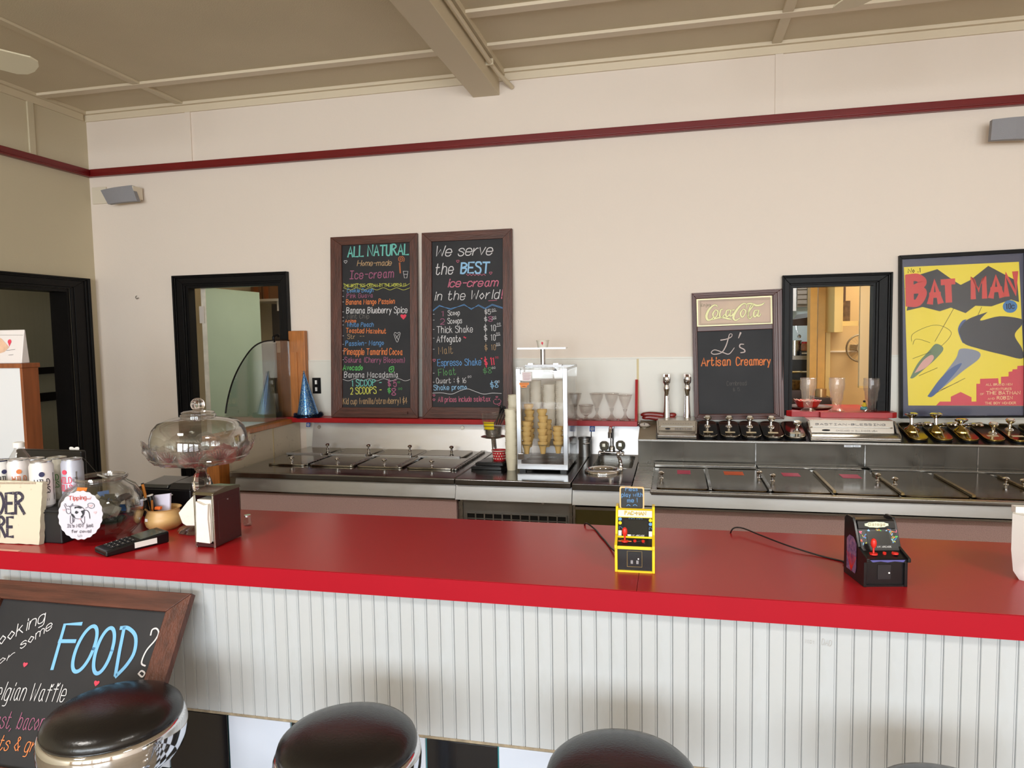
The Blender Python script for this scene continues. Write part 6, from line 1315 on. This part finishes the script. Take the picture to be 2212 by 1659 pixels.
def note(nm,pts,m,lab,cat,ty=None):
    q=[pf.P(*pf.hit(*Z_(*p)),.0042) for p in pts]; o=thing(nm,lab,cat,tuple((q[0]+q[2])/2)); obj('paper',MB().prism(q,pf.N*.0008),m,o)
    if ty:
        mb=MB()
        for xa_,yy_,xb_ in ty: draw(mb,pf,[Z_(xa_+(xb_-xa_)*i_/14,yy_+(-4 if i_%2 else 3)) for i_ in range(15)],.0011,.0054)
        obj('note_scribble',mb,CK['v'] if nm=='white_note' else CK['k'],o)
note('white_note',[(172,270),(296,268),(296,388),(174,388)],mat('pale_note_paper',(232,220,220),.6),'small white note with tiny pink writing on the cone case door','note',[(185,292,280),(185,312,284),(188,332,275),(190,352,282),(195,370,270)])
note('orange_note',[(135,410),(268,408),(262,438),(240,442),(234,472),(160,474),(150,440),(138,438)],mat('orange_note_paper',(238,138,56),.5),'orange sticker on the cone case door under the white note','note',[(150,426,250),(175,458,220)])
# cones: stacked in columns standing on the case shelf
wafer=mat('wafer_cone',(230,190,118),.65,var=.12,vs=20)
papr=mat('white_cup_paper',(230,222,208),.6); frc=mat('translucent_white_cup',(222,214,200),.4)
cone=None
def cone_stack(xp,ybot,ytop,nn,Yd,lab,s=1.0):
    global cone
    b=px(xp,ybot,Y=Yd); tp=px(xp,ytop,Y=Yd); H=.062*s; step=(tp.z-b.z-H)/(max(nn-1,1))
    for i in range(nn):
        lb=lab
        if cone is None:
            c_=thing('wafer_cone',lb,'ice cream cone',(b.x,Yd,b.z),'wafer cones in the clear case')
            r=.0205
            obj('cone_tip',MB().lathe([(.0105,0),(.0145,.030),(.0145,.0301),(.003,.028)],(b.x,Yd,b.z),20),wafer,c_,smooth=True)
            obj('cone_bowl',MB().lathe([(.0155,.030),(.0190,.046),(.0215,.0465),(.0225,.062),(.0205,.062),(.017,.040),(.004,.034)],(b.x,Yd,b.z),20),wafer,c_,smooth=True)
            cone=c_
        else:
            c_=dup(cone,None,(b.x,Yd,b.z)); c_.location=(b.x,Yd,b.z)
        c_.location=(b.x+.002*math.sin(i*2.1),Yd,b.z+step*i); c_.scale=(s*1.12,s*1.12,s); c_['label']=lb
sh=cz0+.0
cols=[(1138,980,910,5,3.44,'wafer cone in the front left stack of the clear case'),(1173,980,884,6,3.44,'wafer cone in the front middle stack of the clear case'),(1206,979,921,4,3.44,'wafer cone in the front right stack of the clear case'),(1144,965,873,6,3.50,'wafer cone in the tall stack behind the front left one'),(1182,965,907,4,3.50,'wafer cone in the stack behind the middle one')]
for c_ in cols: cone_stack(*c_)
# rack the front cones hang in
obj('cone_rack',MB().box(x0+.012,x1-.012,CYf+.03,CYf+.034,cz0+.112,cz0+.116).box(x0+.012,x1-.012,CYf+.155,CYf+.16,cz0+.112,cz0+.116),acry,t)
def cup_stack(xp,ybot,ytop,Yd,r,lab,n,grp='stacks of paper cups',nm='cup_stack',m=None,base=None):
    b=px(xp,ybot,Y=Yd); b.z=base if base is not None else b.z; H=px(xp,ytop,Y=Yd).z-b.z
    t=thing('paper_cup',lab,'cup',(b.x,Yd,b.z),grp)
    return t
def cups(xp,base,ytop,Yd,r,lab,grp,m,hcup=.055,n=None,flip=False):
    """every cup of a nested stack is its own thing, sharing one mesh"""
    b=px(xp,ytop,Y=Yd); H=b.z-base; n=n or max(2,int((H-hcup)/.0085)+1); step=(H-hcup)/(n-1)
    prof=[(r*.74,0),(r*.92,hcup-.004),(r*.99,hcup-.004),(r*1.0,hcup),(r*.93,hcup),(r*.72,.003)]
    if flip: prof=[(r*1.0,0),(r*.99,.004),(r*.92,.004),(r*.74,hcup),(r*.70,hcup)]
    first=obj('paper_cup',MB().lathe(prof,(b.x,Yd,base),20),m,None,smooth=True); first.location=(b.x,Yd,base); setp(first,lab,'cup',grp)
    for i in range(1,n):
        c_=dup(first,None,(b.x+.0012*math.sin(i*1.3),Yd,base+step*i))
    first['label']=lab
    if n>1: c_['label']='topmost '+lab
    return b.x,base+step*(n-1)+hcup
zs=cz0+.119
for xp,yt,r,lab in((1157,822,.030,'white paper cup in the second tall stack from the left of the case'),(1186,830,.034,'white paper cup in the wide middle stack of the case'),(1213,822,.033,'white paper cup in the right hand stack of the case'),(1136,838,.026,'white paper cup in the short left stack of the case')):
    cups(xp,zs,yt,3.62 if xp not in(1136,) else 3.66,r,lab,lab.replace('white paper cup in','paper cups of'),papr,n=None)
    a=px(xp,yt,Y=3.62)
# clear sleeve over the stacks
# outside towers of cups left of the case
bt=px(1103,1008,Y=3.40)
cups(1103,BT,884,3.42,.030,'cream foam cup in the tall front tower beside the case','cream cups in the front tower',mat('cream_foam_cup',(236,228,204),.5),hcup=.06)
cups(1109,BT,853,3.58,.030,'cream foam cup in the rear tower beside the case','cream cups in the rear tower',MATS['cream_foam_cup'],hcup=.06)
# turntable stand on the roof of the case
ct=px(1173,787,Y=3.56)
t=thing('cup_turntable','chrome post with a flat clear holder standing on the cone case','stand',(ct.x,3.56,zt+.005))
zz=px(1173,753,Y=3.56).z
obj('foot_bar',MB().box(ct.x-.09,ct.x+.10,3.535,3.585,zt+.005,zt+.012),alum,t,bevel=.002)
for s in(-.06,.07): obj('foot_clip',MB().box(ct.x+s-.012,ct.x+s+.012,3.53,3.59,zt+.012,zt+.018),chrome,t)
obj('post',MB().cyl((ct.x,3.56,zt+.012),(ct.x,3.56,zz),.0125,n=20),alum,t,smooth=True)
xa,xb=px(1122,754,Y=3.56).x,px(1225,750,Y=3.56).x
obj('holder_plate',MB().prism([(ct.x+p[0],3.56+p[1],zz) for p in rrect(xb-xa,.10,.02)],(0,0,.004)),acry,t); obj('holder_edge',MB().box(xa,xb,3.508,3.511,zz-.001,zz+.006),alum,t)
cc=px(1172,735,Y=3.56); r=26/2*mpp(cc)*1.05
t=thing('sample_cup','white paper cup with small red logo on the turntable','cup',(ct.x,3.56,zz+.004))
obj('cup_body',MB().lathe([(r*.78,0),(r*.97,cc.z-zz-.008),(r*1.03,cc.z-zz-.007),(r*1.03,cc.z-zz-.003),(r*.93,cc.z-zz-.004),(r*.7,.004)],(ct.x,3.56,zz+.004),28),papr,t,smooth=True)
pl=Pl((ct.x+.003,3.56-r*.93,zz+.026),(1,0,0),(0,-.1,1)); mb=MB(); mb.face([pl.P(.005*math.cos(a),.006*math.sin(a)+.003,.0015) for a in(k*.5236 for k in range(12))]); mb.face([pl.P(*p,.0015) for p in((-.0035,0),(.0035,0),(0,-.009))]); obj('red_logo',mb,CK['r'],t)
# cup of spoons on a steel pedestal, polka dot cup, black trays
pc=px(1066,943,Y=3.66); tb=px(1070,985,Y=3.66)
t=thing('steel_pedestal','steel pedestal dish behind the polka dot cup','stand',(tb.x,3.66,BT))
obj('foot',MB().lathe([(.06,0),(.062,.004),(.03,.010),(.012,.018)],(tb.x,3.66,BT),32),steel,t,smooth=True); obj('stem',MB().cyl((tb.x,3.66,BT+.015),(pc.x,3.66,pc.z-.01),.013,n=18),chrome,t,smooth=True)
obj('dish',MB().lathe([(.012,-.012),(.05,-.006),(.068,0),(.066,.002),(.03,-.003)],(pc.x,3.66,pc.z),36),steel,t,smooth=True)
hc_=px(1065,891,Y=3.66).z-pc.z; r=.066
t=thing('spoon_cup','clear plastic cup with yellow label holding black spoons','cup',(pc.x,3.66,pc.z+.001))
obj('cup_body',MB().lathe([(r*.62,0),(r*.70,.010),(r*.98,hc_-.004),(r*1.03,hc_-.003),(r*1.03,hc_),(r*.95,hc_)],(pc.x,3.66,pc.z+.001),36,cap=False),frost,t,smooth=True)
obj('steel_base',MB().lathe([(r*.60,.001),(r*.66,.03),(r*.70,.05),(.003,.05)],(pc.x,3.66,pc.z+.001),32),steel,t,smooth=True)
mb=MB(); zl0,zl1=px(1060,930,Y=3.6).z,px(1060,912,Y=3.6).z
a0=-2.35; a1=-1.25; vs=[]
for j,zz in enumerate((zl0,(zl0+zl1)/2,zl1)):
    for k in range(9): a=a0+(a1-a0)*k/8; rr=r*(.70+.28*(zz-pc.z)/hc_)+.0016; vs.append((pc.x+rr*math.cos(a),3.66+rr*math.sin(a),zz))
mb.add(vs,[(j*9+k,j*9+k+1,(j+1)*9+k+1,(j+1)*9+k) for j in(0,1) for k in range(8)]); obj('yellow_label',mb,yel,t)
mb=MB(); pll=Pl((pc.x-.045,3.66-r*.97,0),(1,0,0),(0,0,1))
for z in(zl0+.004,(zl0+zl1)/2,zl1-.005): draw(mb,pll,[(.010,z),(.07,z)],.003,.0,True,False)
obj('label_print',mb,CK['k'],t)
for i,(xt_,yt_,xb_) in enumerate(((1083,878,1072),(1090,880,1076),(1096,886,1080),(1087,884,1066))):
    a=px(xt_,yt_,Y=3.66+.006*i); b=px(xb_,918,Y=3.655); o=thing('plastic_spoon','black plastic spoon, %s of the four in the clear yellow labelled cup'%['leftmost','second from the left','rightmost','rearmost'][i],'spoon',tuple(b),'black spoons in the clear cup')
    obj('handle',MB().tube([b,b.lerp(a,.6),a],[.003,.004,.006],8),blk,o); obj('spoon_bowl',MB().sphere(a-(a-b).normalized()*.006,.009,10,8,(1,.5,1.5)),blk,o,smooth=True)
pc=px(1078,985,Y=3.44); r=28/2*mpp(pc)*1.02; hz=BT+.034; hh=px(1078,972,Y=3.44).z-hz
# black trays (stacked scale plates)
a=px(1030,1018,Z=BT); b=px(1092,1018,Z=BT)
cx_=px(1060,1008,Z=BT+.01); 
for i,(w_,z_,lab,dx,dy) in enumerate(((.16,BT+.0005,'lower black tray of the pair under the polka dot cup',0,0),(.145,BT+.019,'upper black tray of the pair under the polka dot cup',.012,.012))):
    t=thing('black_tray',lab,'tray',(cx_.x+dx,cx_.y+dy,z_)); q=rrect(w_,.15,.006)
    obj('tray_body',MB().prism([(cx_.x+dx+p[0]+.18*p[1],cx_.y+dy+p[1]+.035,z_) for p in q],(0,0,.014)),blk,t,bevel=.002)
    obj('tray_rim',MB().prism([(cx_.x+dx+p[0]*.9+.18*p[1],cx_.y+dy+p[1]*.9+.035,z_+.014) for p in q],(0,0,.0035)),mat('satin_tray_face',(34,34,36),.2) if i==0 else MATS['satin_tray_face'],t)
pcx=px(1079,995,Y=cx_.y+.05); zb_=BT+.019+.0176; hh=px(1079,972,Y=cx_.y+.05).z-zb_; r=.0385
t=thing('polka_dot_cup','red paper cup with cream polka dots on the black trays','cup',(pcx.x,cx_.y+.05,zb_))
red_=mat('red_cup_paper',(196,30,40),.5)
obj('cup_body',MB().lathe([(r*.80,0),(r*.97,hh-.004),(r*1.03,hh-.003),(r*1.03,hh),(r*.95,hh),(r*.78,.004)],(pcx.x,cx_.y+.05,zb_),32),red_,t,smooth=True)
obj('rolled_rim',MB().lathe([(r*1.0,hh-.004),(r*1.05,hh-.002),(r*1.05,hh+.001),(r*.98,hh+.001)],(pcx.x,cx_.y+.05,zb_),32,cap=False),papr,t,smooth=True)
mb=MB()
for j in range(3):
    for k in range(16):
        a=2*math.pi*(k+.5*(j%2))/16; z=zb_+hh*(.2+.27*j); rr=r*(.80+.17*(.2+.27*j)); n_=V((math.cos(a),math.sin(a),0)); mb.lathe([(.0035,0),(.0035,.0012)],V((pcx.x,cx_.y+.05,z))+n_*rr,8,ax=n_)
obj('cream_dots',mb,papr,t)
# party hat
HY=3.895; hb=px(666,902,Y=HY); ap=px(656,800,Y=HY); hz=SHZ; 
t=thing('party_hat','shiny blue cone party hat with dark tinsel brim on the red shelf','party hat',(hb.x,HY,hz))
foil=mat('holographic_blue_foil',(44,110,190),.22,metal=.75,var=.6,vs=170,c2=(170,200,210),thr=(.38,.55)); r=24*mpp(hb)
obj('cone',MB().lathe([(r,0.004),(r*.05,ap.z-hz-.01),(.001,ap.z-hz)],(hb.x,HY,hz),36,ax=(ap.x-hb.x,0,ap.z-hz)),foil,t,smooth=True,sharp=80)
rt_=random.Random(2); mb=MB()
for i in range(1500):
    a=rt_.uniform(0,6.283); rr=r*rt_.uniform(.98,1.12); c_=V((hb.x+rr*math.cos(a),HY+rr*.9*math.sin(a),hz+rt_.uniform(.003,.022))); d_=V((math.cos(a)+rt_.uniform(-.7,.7),math.sin(a)+rt_.uniform(-.7,.7),rt_.uniform(-.3,.9))).normalized()*rt_.uniform(.012,.026); s_=d_.cross(V((rt_.uniform(-1,1),rt_.uniform(-1,1),rt_.uniform(-.4,.4)))).normalized()*.0017
    if (c_+d_).z<hz+.001: d_.z=.002
    if (c_+d_).y>3.953 and (c_+d_).x<-2.16 or (c_+d_).y>3.98: continue
    mb.add([c_-s_,c_+s_,c_+d_],[(0,1,2)])
obj('tinsel_brim',mb,mat('dark_blue_tinsel',(30,36,58),.3,metal=.6),t,kind='stuff')
mb=MB()
for i in range(26):
    a=rt_.uniform(0,6.283); c_=V((ap.x,HY,ap.z-.012)); d_=V((math.cos(a)*.7,math.sin(a)*.7,rt_.uniform(-1.6,.6))).normalized()*rt_.uniform(.015,.032); s_=d_.cross(V((0,1,0))).normalized()*.0008; mb.add([c_-s_,c_+s_,c_+d_],[(0,1,2)])
obj('tinsel_tuft',mb,MATS['dark_blue_tinsel'],t,kind='stuff')
# sundae glasses on the red shelf
def goblet(xp,ytop,Yd,r,lab,H=None,bowl=False):
    b=px(xp,ytop,Y=Yd); H=b.z-SHZ
    t=thing('sundae_glass',lab,'glass',(b.x,Yd,SHZ),'stemmed dessert glasses on the red shelf')
    if bowl: pr=[(r*.6,0),(r*.62,.004),(r*.2,.012),(r*.16,.02),(r*.3,.026),(r*.75,H*.45),(r*1.0,H*.8),(r*1.02,H),(r*.97,H),(r*.7,H*.5),(.003,.034)]
    else: pr=[(r*.80,0),(r*.78,.005),(r*.40,.016),(r*.18,.030),(r*.15,.045),(r*.26,.056),(r*.30,H*.45),(r*.62,H*.66),(r*.88,H*.84),(r*.90,H*.88),(r*1.0,H*.99),(r*.98,H),(r*.94,H*.99),(r*.8,H*.84),(r*.25,H*.5),(.003,H*.46)]
    kk_=next(i for i,p in enumerate(pr) if p[1]>=(H*.40 if not bowl else .024))
    obj('stem_and_foot',MB().lathe(pr[:kk_+1],(b.x,Yd,SHZ),32,cap=True,fl=lambda a,rr,z:1+.06*math.cos(8*a)),crys2,t,smooth=True,sharp=40)
    obj('bowl',MB().lathe(pr[kk_:],(b.x,Yd,SHZ),32,cap=False),gobl,t,smooth=True,sharp=40)
    obj('rim_ring',MB().lathe([(r*.985,H-.003),(r*1.03,H-.001),(r*.985,H+.001)],(b.x,Yd,SHZ),28,cap=False),crys2,t,smooth=True)
goblet(1289,850,3.925,.039,'stemmed tulip sundae glass, left of the three on the red shelf'); goblet(1321,850,3.925,.040,'stemmed tulip sundae glass, middle of the three on the red shelf'); goblet(1350,853,3.91,.038,'stemmed tulip sundae glass beside the red bracket on the red shelf')
goblet(1266,875,3.925,.040,'low footed dessert bowl on the red shelf beside the cone case',bowl=True)
goblet(1243,850,3.95,.034,'stemmed sundae glass seen through the side of the cone case')
# glasses on the sill
def sg(xp,ytop,yb,Yd,lab):
    b=px(xp,ytop,Y=Yd); H=b.z-ST; k_=mpp(b); r=16.5*k_
    t=thing('soda_glass',lab,'glass',(b.x,Yd,ST),'flared soda glasses on the red sill')
    obj('glass_body',MB().lathe([(r*.98,0),(r*1.0,.004),(r*.7,.010),(r*.5,.016),(r*.55,.026),(r*.62,H*.30),(r*.78,H*.36),(r*.80,H*.60),(r*.96,H*.66),(r*1.02,H*.84),(r*.96,H*.93),(r*.97,H),(r*.93,H),(r*.92,H*.9),(r*.9,H*.68),(r*.7,H*.4),(.003,.03)],(b.x,Yd,ST),32,cap=True),frost,t,smooth=True,sharp=60)
    obj('rim_ring',MB().lathe([(r*.96,H-.001),(r*.985,H+.001),(r*.95,H+.002)],(b.x,Yd,ST),32,cap=False),crys2,t,smooth=True)
sg(1746,817,890,3.95,'flared soda glass on the red sill, left of three in front of the tray'); sg(1808,817,890,3.95,'flared soda glass in the middle of the red sill'); sg(1883,818,890,3.95,'flared soda glass on the red sill at the right by the black frame')
# tray with red basket and checked napkins behind the glasses
tc=px(1745,873,Y=4.10); tx=.735; ty=4.09
t=thing('wooden_tray','round brown tray on the red sill in the pass-through','tray',(tx,ty,ST)); brw=mat('brown_tray_wood',(84,44,32),.35)
obj('tray_plate',MB().lathe([(.085,0),(.110,.006),(.118,.012),(.112,.012),(.10,.007),(.003,.005)],(tx-.02,ty,ST),40),brw,t,smooth=True)
t=thing('red_basket','red plastic basket lined with checked red paper on the brown tray','basket',(tx-.03,ty,ST+.008)); rb_=mat('red_basket_plastic',(190,36,28),.4)
obj('basket_wall',MB().lathe([(.050,0),(.068,.032),(.070,.034),(.062,.032),(.046,.003)],(tx-.03,ty,ST+.008),32),rb_,t,smooth=True)
chk=mat('red_white_checked_paper',(222,190,176),.7,var=.8,vs=60,c2=(196,48,40),thr=(.48,.52))
mb=MB(); rr_=random.Random(4)
for i in range(14):
    a=2*math.pi*i/14; c_=V((tx-.03+.045*math.cos(a),ty+.045*math.sin(a),ST+.030)); u=V((math.cos(a),math.sin(a),.5))*.026; v=V((-math.sin(a),math.cos(a),0))*.018
    mb.add([c_-v,c_+v,c_+v*.6+u+V((0,0,rr_.uniform(0,.01))),c_-v*.6+u],[(0,1,2,3)])
mb.sphere((tx-.03,ty,ST+.026),.045,14,6,(1,1,.35)); obj('checked_paper',mb,chk,t)
q=px(1868,872,Y=4.02); t=thing('small_toy_car','small teal and yellow ornament beside the right soda glass','ornament',(q.x,4.03,ST))
obj('lower_part',MB().lathe([(.016,0),(.020,.004),(.018,.014),(.012,.018)],(q.x,4.03,ST),16),mat('teal_glaze',(80,150,150),.3),t,smooth=True); obj('upper_part',MB().lathe([(.012,.018),(.014,.024),(.009,.034),(.004,.040)],(q.x,4.03,ST),14),mat('yellow_glaze',(220,190,60),.3),t,smooth=True); obj('dark_top',MB().sphere((q.x,4.03,ST+.044),.007,10,8),blk,t)
# ---------- on the sloping syrup ledge
def slp(u,v,n=0): return SL.P(u,v,n)
def ledge_lid(x0,x1,v0,v1,lab,brass=False,pump=False,kv=.62,low=False):
    c=slp((x0+x1)/2,v0,0); t=thing('syrup_jar',lab,'syrup jar',tuple(c),'syrup jars in the ledge')
    m=lidm if not brass else mat('brass_tinted_lid',(170,146,84),.14,metal=1,var=.2,vs=6) if 'brass_tinted_lid' not in MATS else MATS['brass_tinted_lid']
    q=rrect(x1-x0-.005,v1-v0,.036,5); mu,mv=(x0+x1)/2,(v0+v1)/2
    obj('jar_rim',MB().prism([slp(mu+p[0]*.97,mv+p[1]*.98,.001) for p in q],SL.N*.005),blk,t,smooth=True)
    obj('lid',MB().prism([slp(mu+p[0],mv+p[1],.006) for p in q],SL.N*.010),m,t,smooth=True,bevel=.003)
    n0=.016
    if not pump:
        kb=slp(mu+(.012 if low else 0),v0+(v1-v0)*kv,n0)
        obj('lid_knob',MB().lathe([(.019,0),(.017,.004),(.009,.010),(.008,.030),(.014,.036),(.020,.042),(.021,.048),(.016,.054),(.004,.055)],kb,20,ax=SL.N),chrome,t,smooth=True)
        obj('knob_badge',MB().lathe([(.013,.0545),(.012,.056)],kb,16,ax=SL.N),papr,t)
        obj('flavour_tape',MB().plate(SL,mu-.024,mu+.024,v0+(v1-v0)*.20,v0+(v1-v0)*.27,n0,n0+.001),mat('tape_cream',(206,190,160),.5) if 'tape_cream' not in MATS else MATS['tape_cream'],t)
    else:
        kb=slp(mu-.005,v0+(v1-v0)*.50,n0)
        obj('pump_base',MB().lathe([(.036,0),(.034,.006),(.020,.016),(.012,.03)],kb,24,ax=SL.N),m,t,smooth=True)
        h=.060 if not low else .034
        obj('pump_plunger',MB().lathe([(.010,.026),(.009,h),(.016,h+.008),(.029,h+.016),(.030,h+.022),(.020,h+.028),(.004,h+.029)],kb,24,ax=V((0,.1,1))),chrome,t,smooth=True)
        a=kb+SL.N*.022; e1=a+V((.035,-.045,.016)); e2=a+V((.062,-.050,.020))
        obj('pump_spout',MB().tube(spline([a,a+V((.016,-.02,.010)),e1,e2,e2+V((.004,-.004,-.010))],4),.0085,10),chrome,t,smooth=True)
        obj('spout_rib',MB().hexa([slp(mu-.004,v0+.02,n0),slp(mu+.004,v0+.02,n0),slp(mu+.010,v0+(v1-v0)*.5,n0),slp(mu-.002,v0+(v1-v0)*.5,n0),slp(mu-.002,v0+.03,n0+.004),slp(mu+.002,v0+.03,n0+.004),slp(mu+.008,v0+(v1-v0)*.5,n0+.026),slp(mu+.0,v0+(v1-v0)*.5,n0+.026)]),chrome,t,bevel=.002)
def bx_(x,y=948): return SL.hit(x,y)[0]
v0,v1=.025,.262
L5=[(1509,1553),(1556,1602),(1602,1648),(1649,1696),(1696,1744)]
nm=['first','second','third','fourth']
for i,(a,b) in enumerate(L5):
    a_,b_=bx_(a),bx_(b)
    ledge_lid(a_,b_,v0,v1,('%s chrome lidded syrup jar from the left on the ledge under the creamery sign'%nm[i]) if i<4 else 'chrome syrup jar with a low ladle knob left of the wide dispenser',kv=.62 if i<4 else .34,low=i==4)
Rb=[(1962,2003),(2015,2056),(2070,2111),(2122,2166),(2176,2218),(2228,2270)]
rl_=['pump syrup jar with chrome plunger, first right of the wide dispenser','pump syrup jar with chrome plunger, second right of the wide dispenser','pump syrup jar with lowered plunger, third right of the wide dispenser','brass toned syrup jar with a low ladle knob right of the three pumps','syrup jar with a plain chrome knob near the right edge','syrup jar cut off by the right edge of the picture']
for i,(a,b) in enumerate(Rb):
    ledge_lid(bx_(a,947)-.006,bx_(b,950)+.006,v0,v1,rl_[i],brass=True,pump=i<3,kv=.62 if i>=4 else .38,low=i in(2,3))
# wide dispenser with maker's lettering
def disp(xl,xr,xl2,xr2,ytop,ymid,ylow,nm,lab,cat,rows,slots=0):
    """front: low bar on the ledge lip, then a steep lettered face"""
    a=SL.hit(xl,ylow)[0]; b=SL.hit(xr,ylow)[0]; Yf_=YR+.09
    tl=px(xl2,ytop,Y=Yf_); tr=px(xr2,ytop,Y=Yf_); t=thing(nm,lab,cat,tuple(slp((a+b)/2,.02,0)))
    zb_=slp(0,.06,.0).z; 
    pl=Pl((tl.x,YR+.065,zb_+.010),(1,0,0),(0,.03,tl.z-zb_-.010)); H=math.hypot(.03,tl.z-zb_-.010); Wd=tr.x-tl.x
    br=mat('bright_dispenser_steel',(210,208,204),.3,metal=1) if 'bright_dispenser_steel' not in MATS else MATS['bright_dispenser_steel']
    obj('base_bar',MB().prism([slp(a,.012,.001),slp(a,.012,.018),slp(a,.030,.026),slp(a,.085,.022),slp(a,.085,.001)],(b-a,0,0)),steel,t,bevel=.003)
    obj('case',MB().prism([slp(tl.x,.07,.001),V((tl.x,YR+.067,zb_+.010)),V((tl.x,YR+.097,tl.z)),V((tl.x,YB-.03,tl.z)),V((tl.x,YB-.03,slp(0,.26,.001).z))],(Wd,0,0)),br,t,bevel=.002)
    for f0,f1,hh in((.0,.16,.004),(.20,.50,.003),(.54,.97,.003)): obj('face_plate',MB().plate(pl,.004,Wd-.004,H*f0,H*f1,0,hh),br,t,bevel=.0012)
    for s in(0,1): obj('end_cheek',MB().prism([slp(a if s==0 else b-.006,.014,.002),slp(a if s==0 else b-.006,.014,.030),V(((tl.x-.006) if s==0 else tr.x,YR+.09,tl.z-.004)),V(((tl.x-.006) if s==0 else tr.x,YR+.13,tl.z-.004)),slp(a if s==0 else b-.006,.13,.002)],(.006,0,0)),steel,t)
    for s in(.012,Wd-.012): obj('corner_screw',MB().lathe([(.005,0),(.004,.003)],pl.P(s,H*.52,.003),10,ax=pl.N),chrome,t)
    for (tx,u0,u1,v,h,wt) in rows:
        mb=MB(); write(mb,pl,tx,(Wd*u0,H*v),(Wd*u1,H*v),H*h,w=wt,jit=0,uv=True,n=.0042); obj('dispenser_lettering',mb,mat('blue_black_ink',(60,62,84),.5) if 'blue_black_ink' not in MATS else MATS['blue_black_ink'],t)
    obj('oval_badge',MB().prism([pl.P(Wd*.20*(1 if slots==0 else 1.3)+.020*math.cos(a_)*(1 if not slots else .7),H*.34+.005*math.sin(a_),.003) for a_ in(k*.5236 for k in range(12))],pl.N*.0015),CK['k'],t)
    if slots:
        for k in range(slots): obj('slot_mark',MB().plate(pl,Wd*(.08+.84*k/slots),Wd*(.08+.84*k/slots)+.0035,H*.04,H*.13,.004,.0048),CK['k'],t)
    else:
        mb=MB()
        for k in range(70): draw(mb,pl,[(Wd*(.02+.96*k/70),H*.06),(Wd*(.02+.96*k/70),H*.12)],.0009,.0046,True,False)
        obj('scale_marks',mb,CK['d'],t)
disp(1752,1946,1747,1931,907,930,955,'wide_dispenser','wide stainless dispenser lettered BASTIAN-BLESSING under the red sill','dispenser',[('BASTIAN-BLESSING',.08,.90,.66,.11,.15),('CHICAGO 14 ILLINOIS USA',.32,.80,.28,.08,.13)])
disp(1420,1505,1421,1504,908,930,950,'small_dispenser','small chrome dispenser between the round gauge and the first syrup jar','dispenser',[('CHICAGO 14 ILLINOIS',.45,.88,.28,.12,.12),('------------',.12,.88,.68,.12,.12)],slots=14)
# two tall chrome soda taps
for i,(xp,lab) in enumerate(((1441,'tall chrome soda tap, left of the pair beside the creamery sign'),(1485,'tall chrome soda tap, right of the pair beside the creamery sign'))):
    Yd=3.925; b=px(xp-1,905,Y=Yd); k_=mpp(b); zt_=px(xp,802,Y=Yd).z; zb_=slp(0,.225,.0).z
    t=thing('soda_tap',lab,'tap',(b.x,Yd,zb_),'tall chrome soda taps')
    z1=px(xp,845,Y=Yd).z
    obj('column',MB().lathe([(8.5*k_,0),(7.4*k_,.05),(5.6*k_,(z1-zb_)*.7),(5.2*k_,z1-zb_)],(b.x,Yd,zb_),24),chrome,t,smooth=True)
    obj('nozzle',MB().lathe([(2.5*k_,-.012),(4*k_,0),(5.6*k_,.022),(6.2*k_,.026)],(b.x,Yd-.022,z1-.012),20),mat('dull_nickel',(176,168,148),.25,metal=1) if not i else MATS['dull_nickel'],t,smooth=True)
    obj('valve_body',MB().lathe([(5.4*k_,0),(6.6*k_,.006),(6.8*k_,.022),(5.4*k_,.032),(5.8*k_,.040),(8.4*k_,.048),(8.8*k_,.062),(8.6*k_,.076),(6.6*k_,.082)],(b.x,Yd-.012,z1),24),chrome,t,smooth=True)
    hd=z1+.082
    obj('head_clamp',MB().box(b.x-7*k_,b.x-3*k_,Yd-.030,Yd+.006,hd-.006,hd+.013).box(b.x+3*k_,b.x+7*k_,Yd-.030,Yd+.006,hd-.006,hd+.013),chrome,t,bevel=.002); obj('head_pin',MB().cyl((b.x-3*k_,Yd-.012,hd+.002),(b.x+3*k_,Yd-.012,hd+.002),.006,n=10),mat('brown_pin',(110,60,40),.5) if not i else MATS['brown_pin'],t)
# dark red lump behind the taps
rdg=mat('glossy_dark_red_leather',(136,34,30),.25,var=.3,vs=20)
def lump(x0_,x1_,y0_,y1_,Yd,nm):
    a=px(x0_,(y0_+y1_)/2,Y=Yd); b=px(x1_,(y0_+y1_)/2,Y=Yd); r0_=(y1_-y0_)/2*mpp(a)
    pts=[a.lerp(b,f)+V((0,0,.004*math.sin(f*7))) for f in(0,.08,.25,.45,.65,.82,.94,1)]
    return MB().tube(spline(pts,3),[r0_*f for f in [.2,.4,.55,.7,.75,.8,.85,.9,.95,1,1,.98,.95,.9,.88,.86,.84,.8,.7,.6,.4,.2]],10)
t=thing('red_leather_roll','dark red crumpled leathery roll lying behind the left chrome tap','roll',tuple(px(1420,905,Y=3.95)))
obj('upper_fold',lump(1384,1461,890,903,3.955,''),rdg,t,smooth=True); obj('lower_fold',lump(1387,1456,897,909,3.94,''),rdg,t,smooth=True)
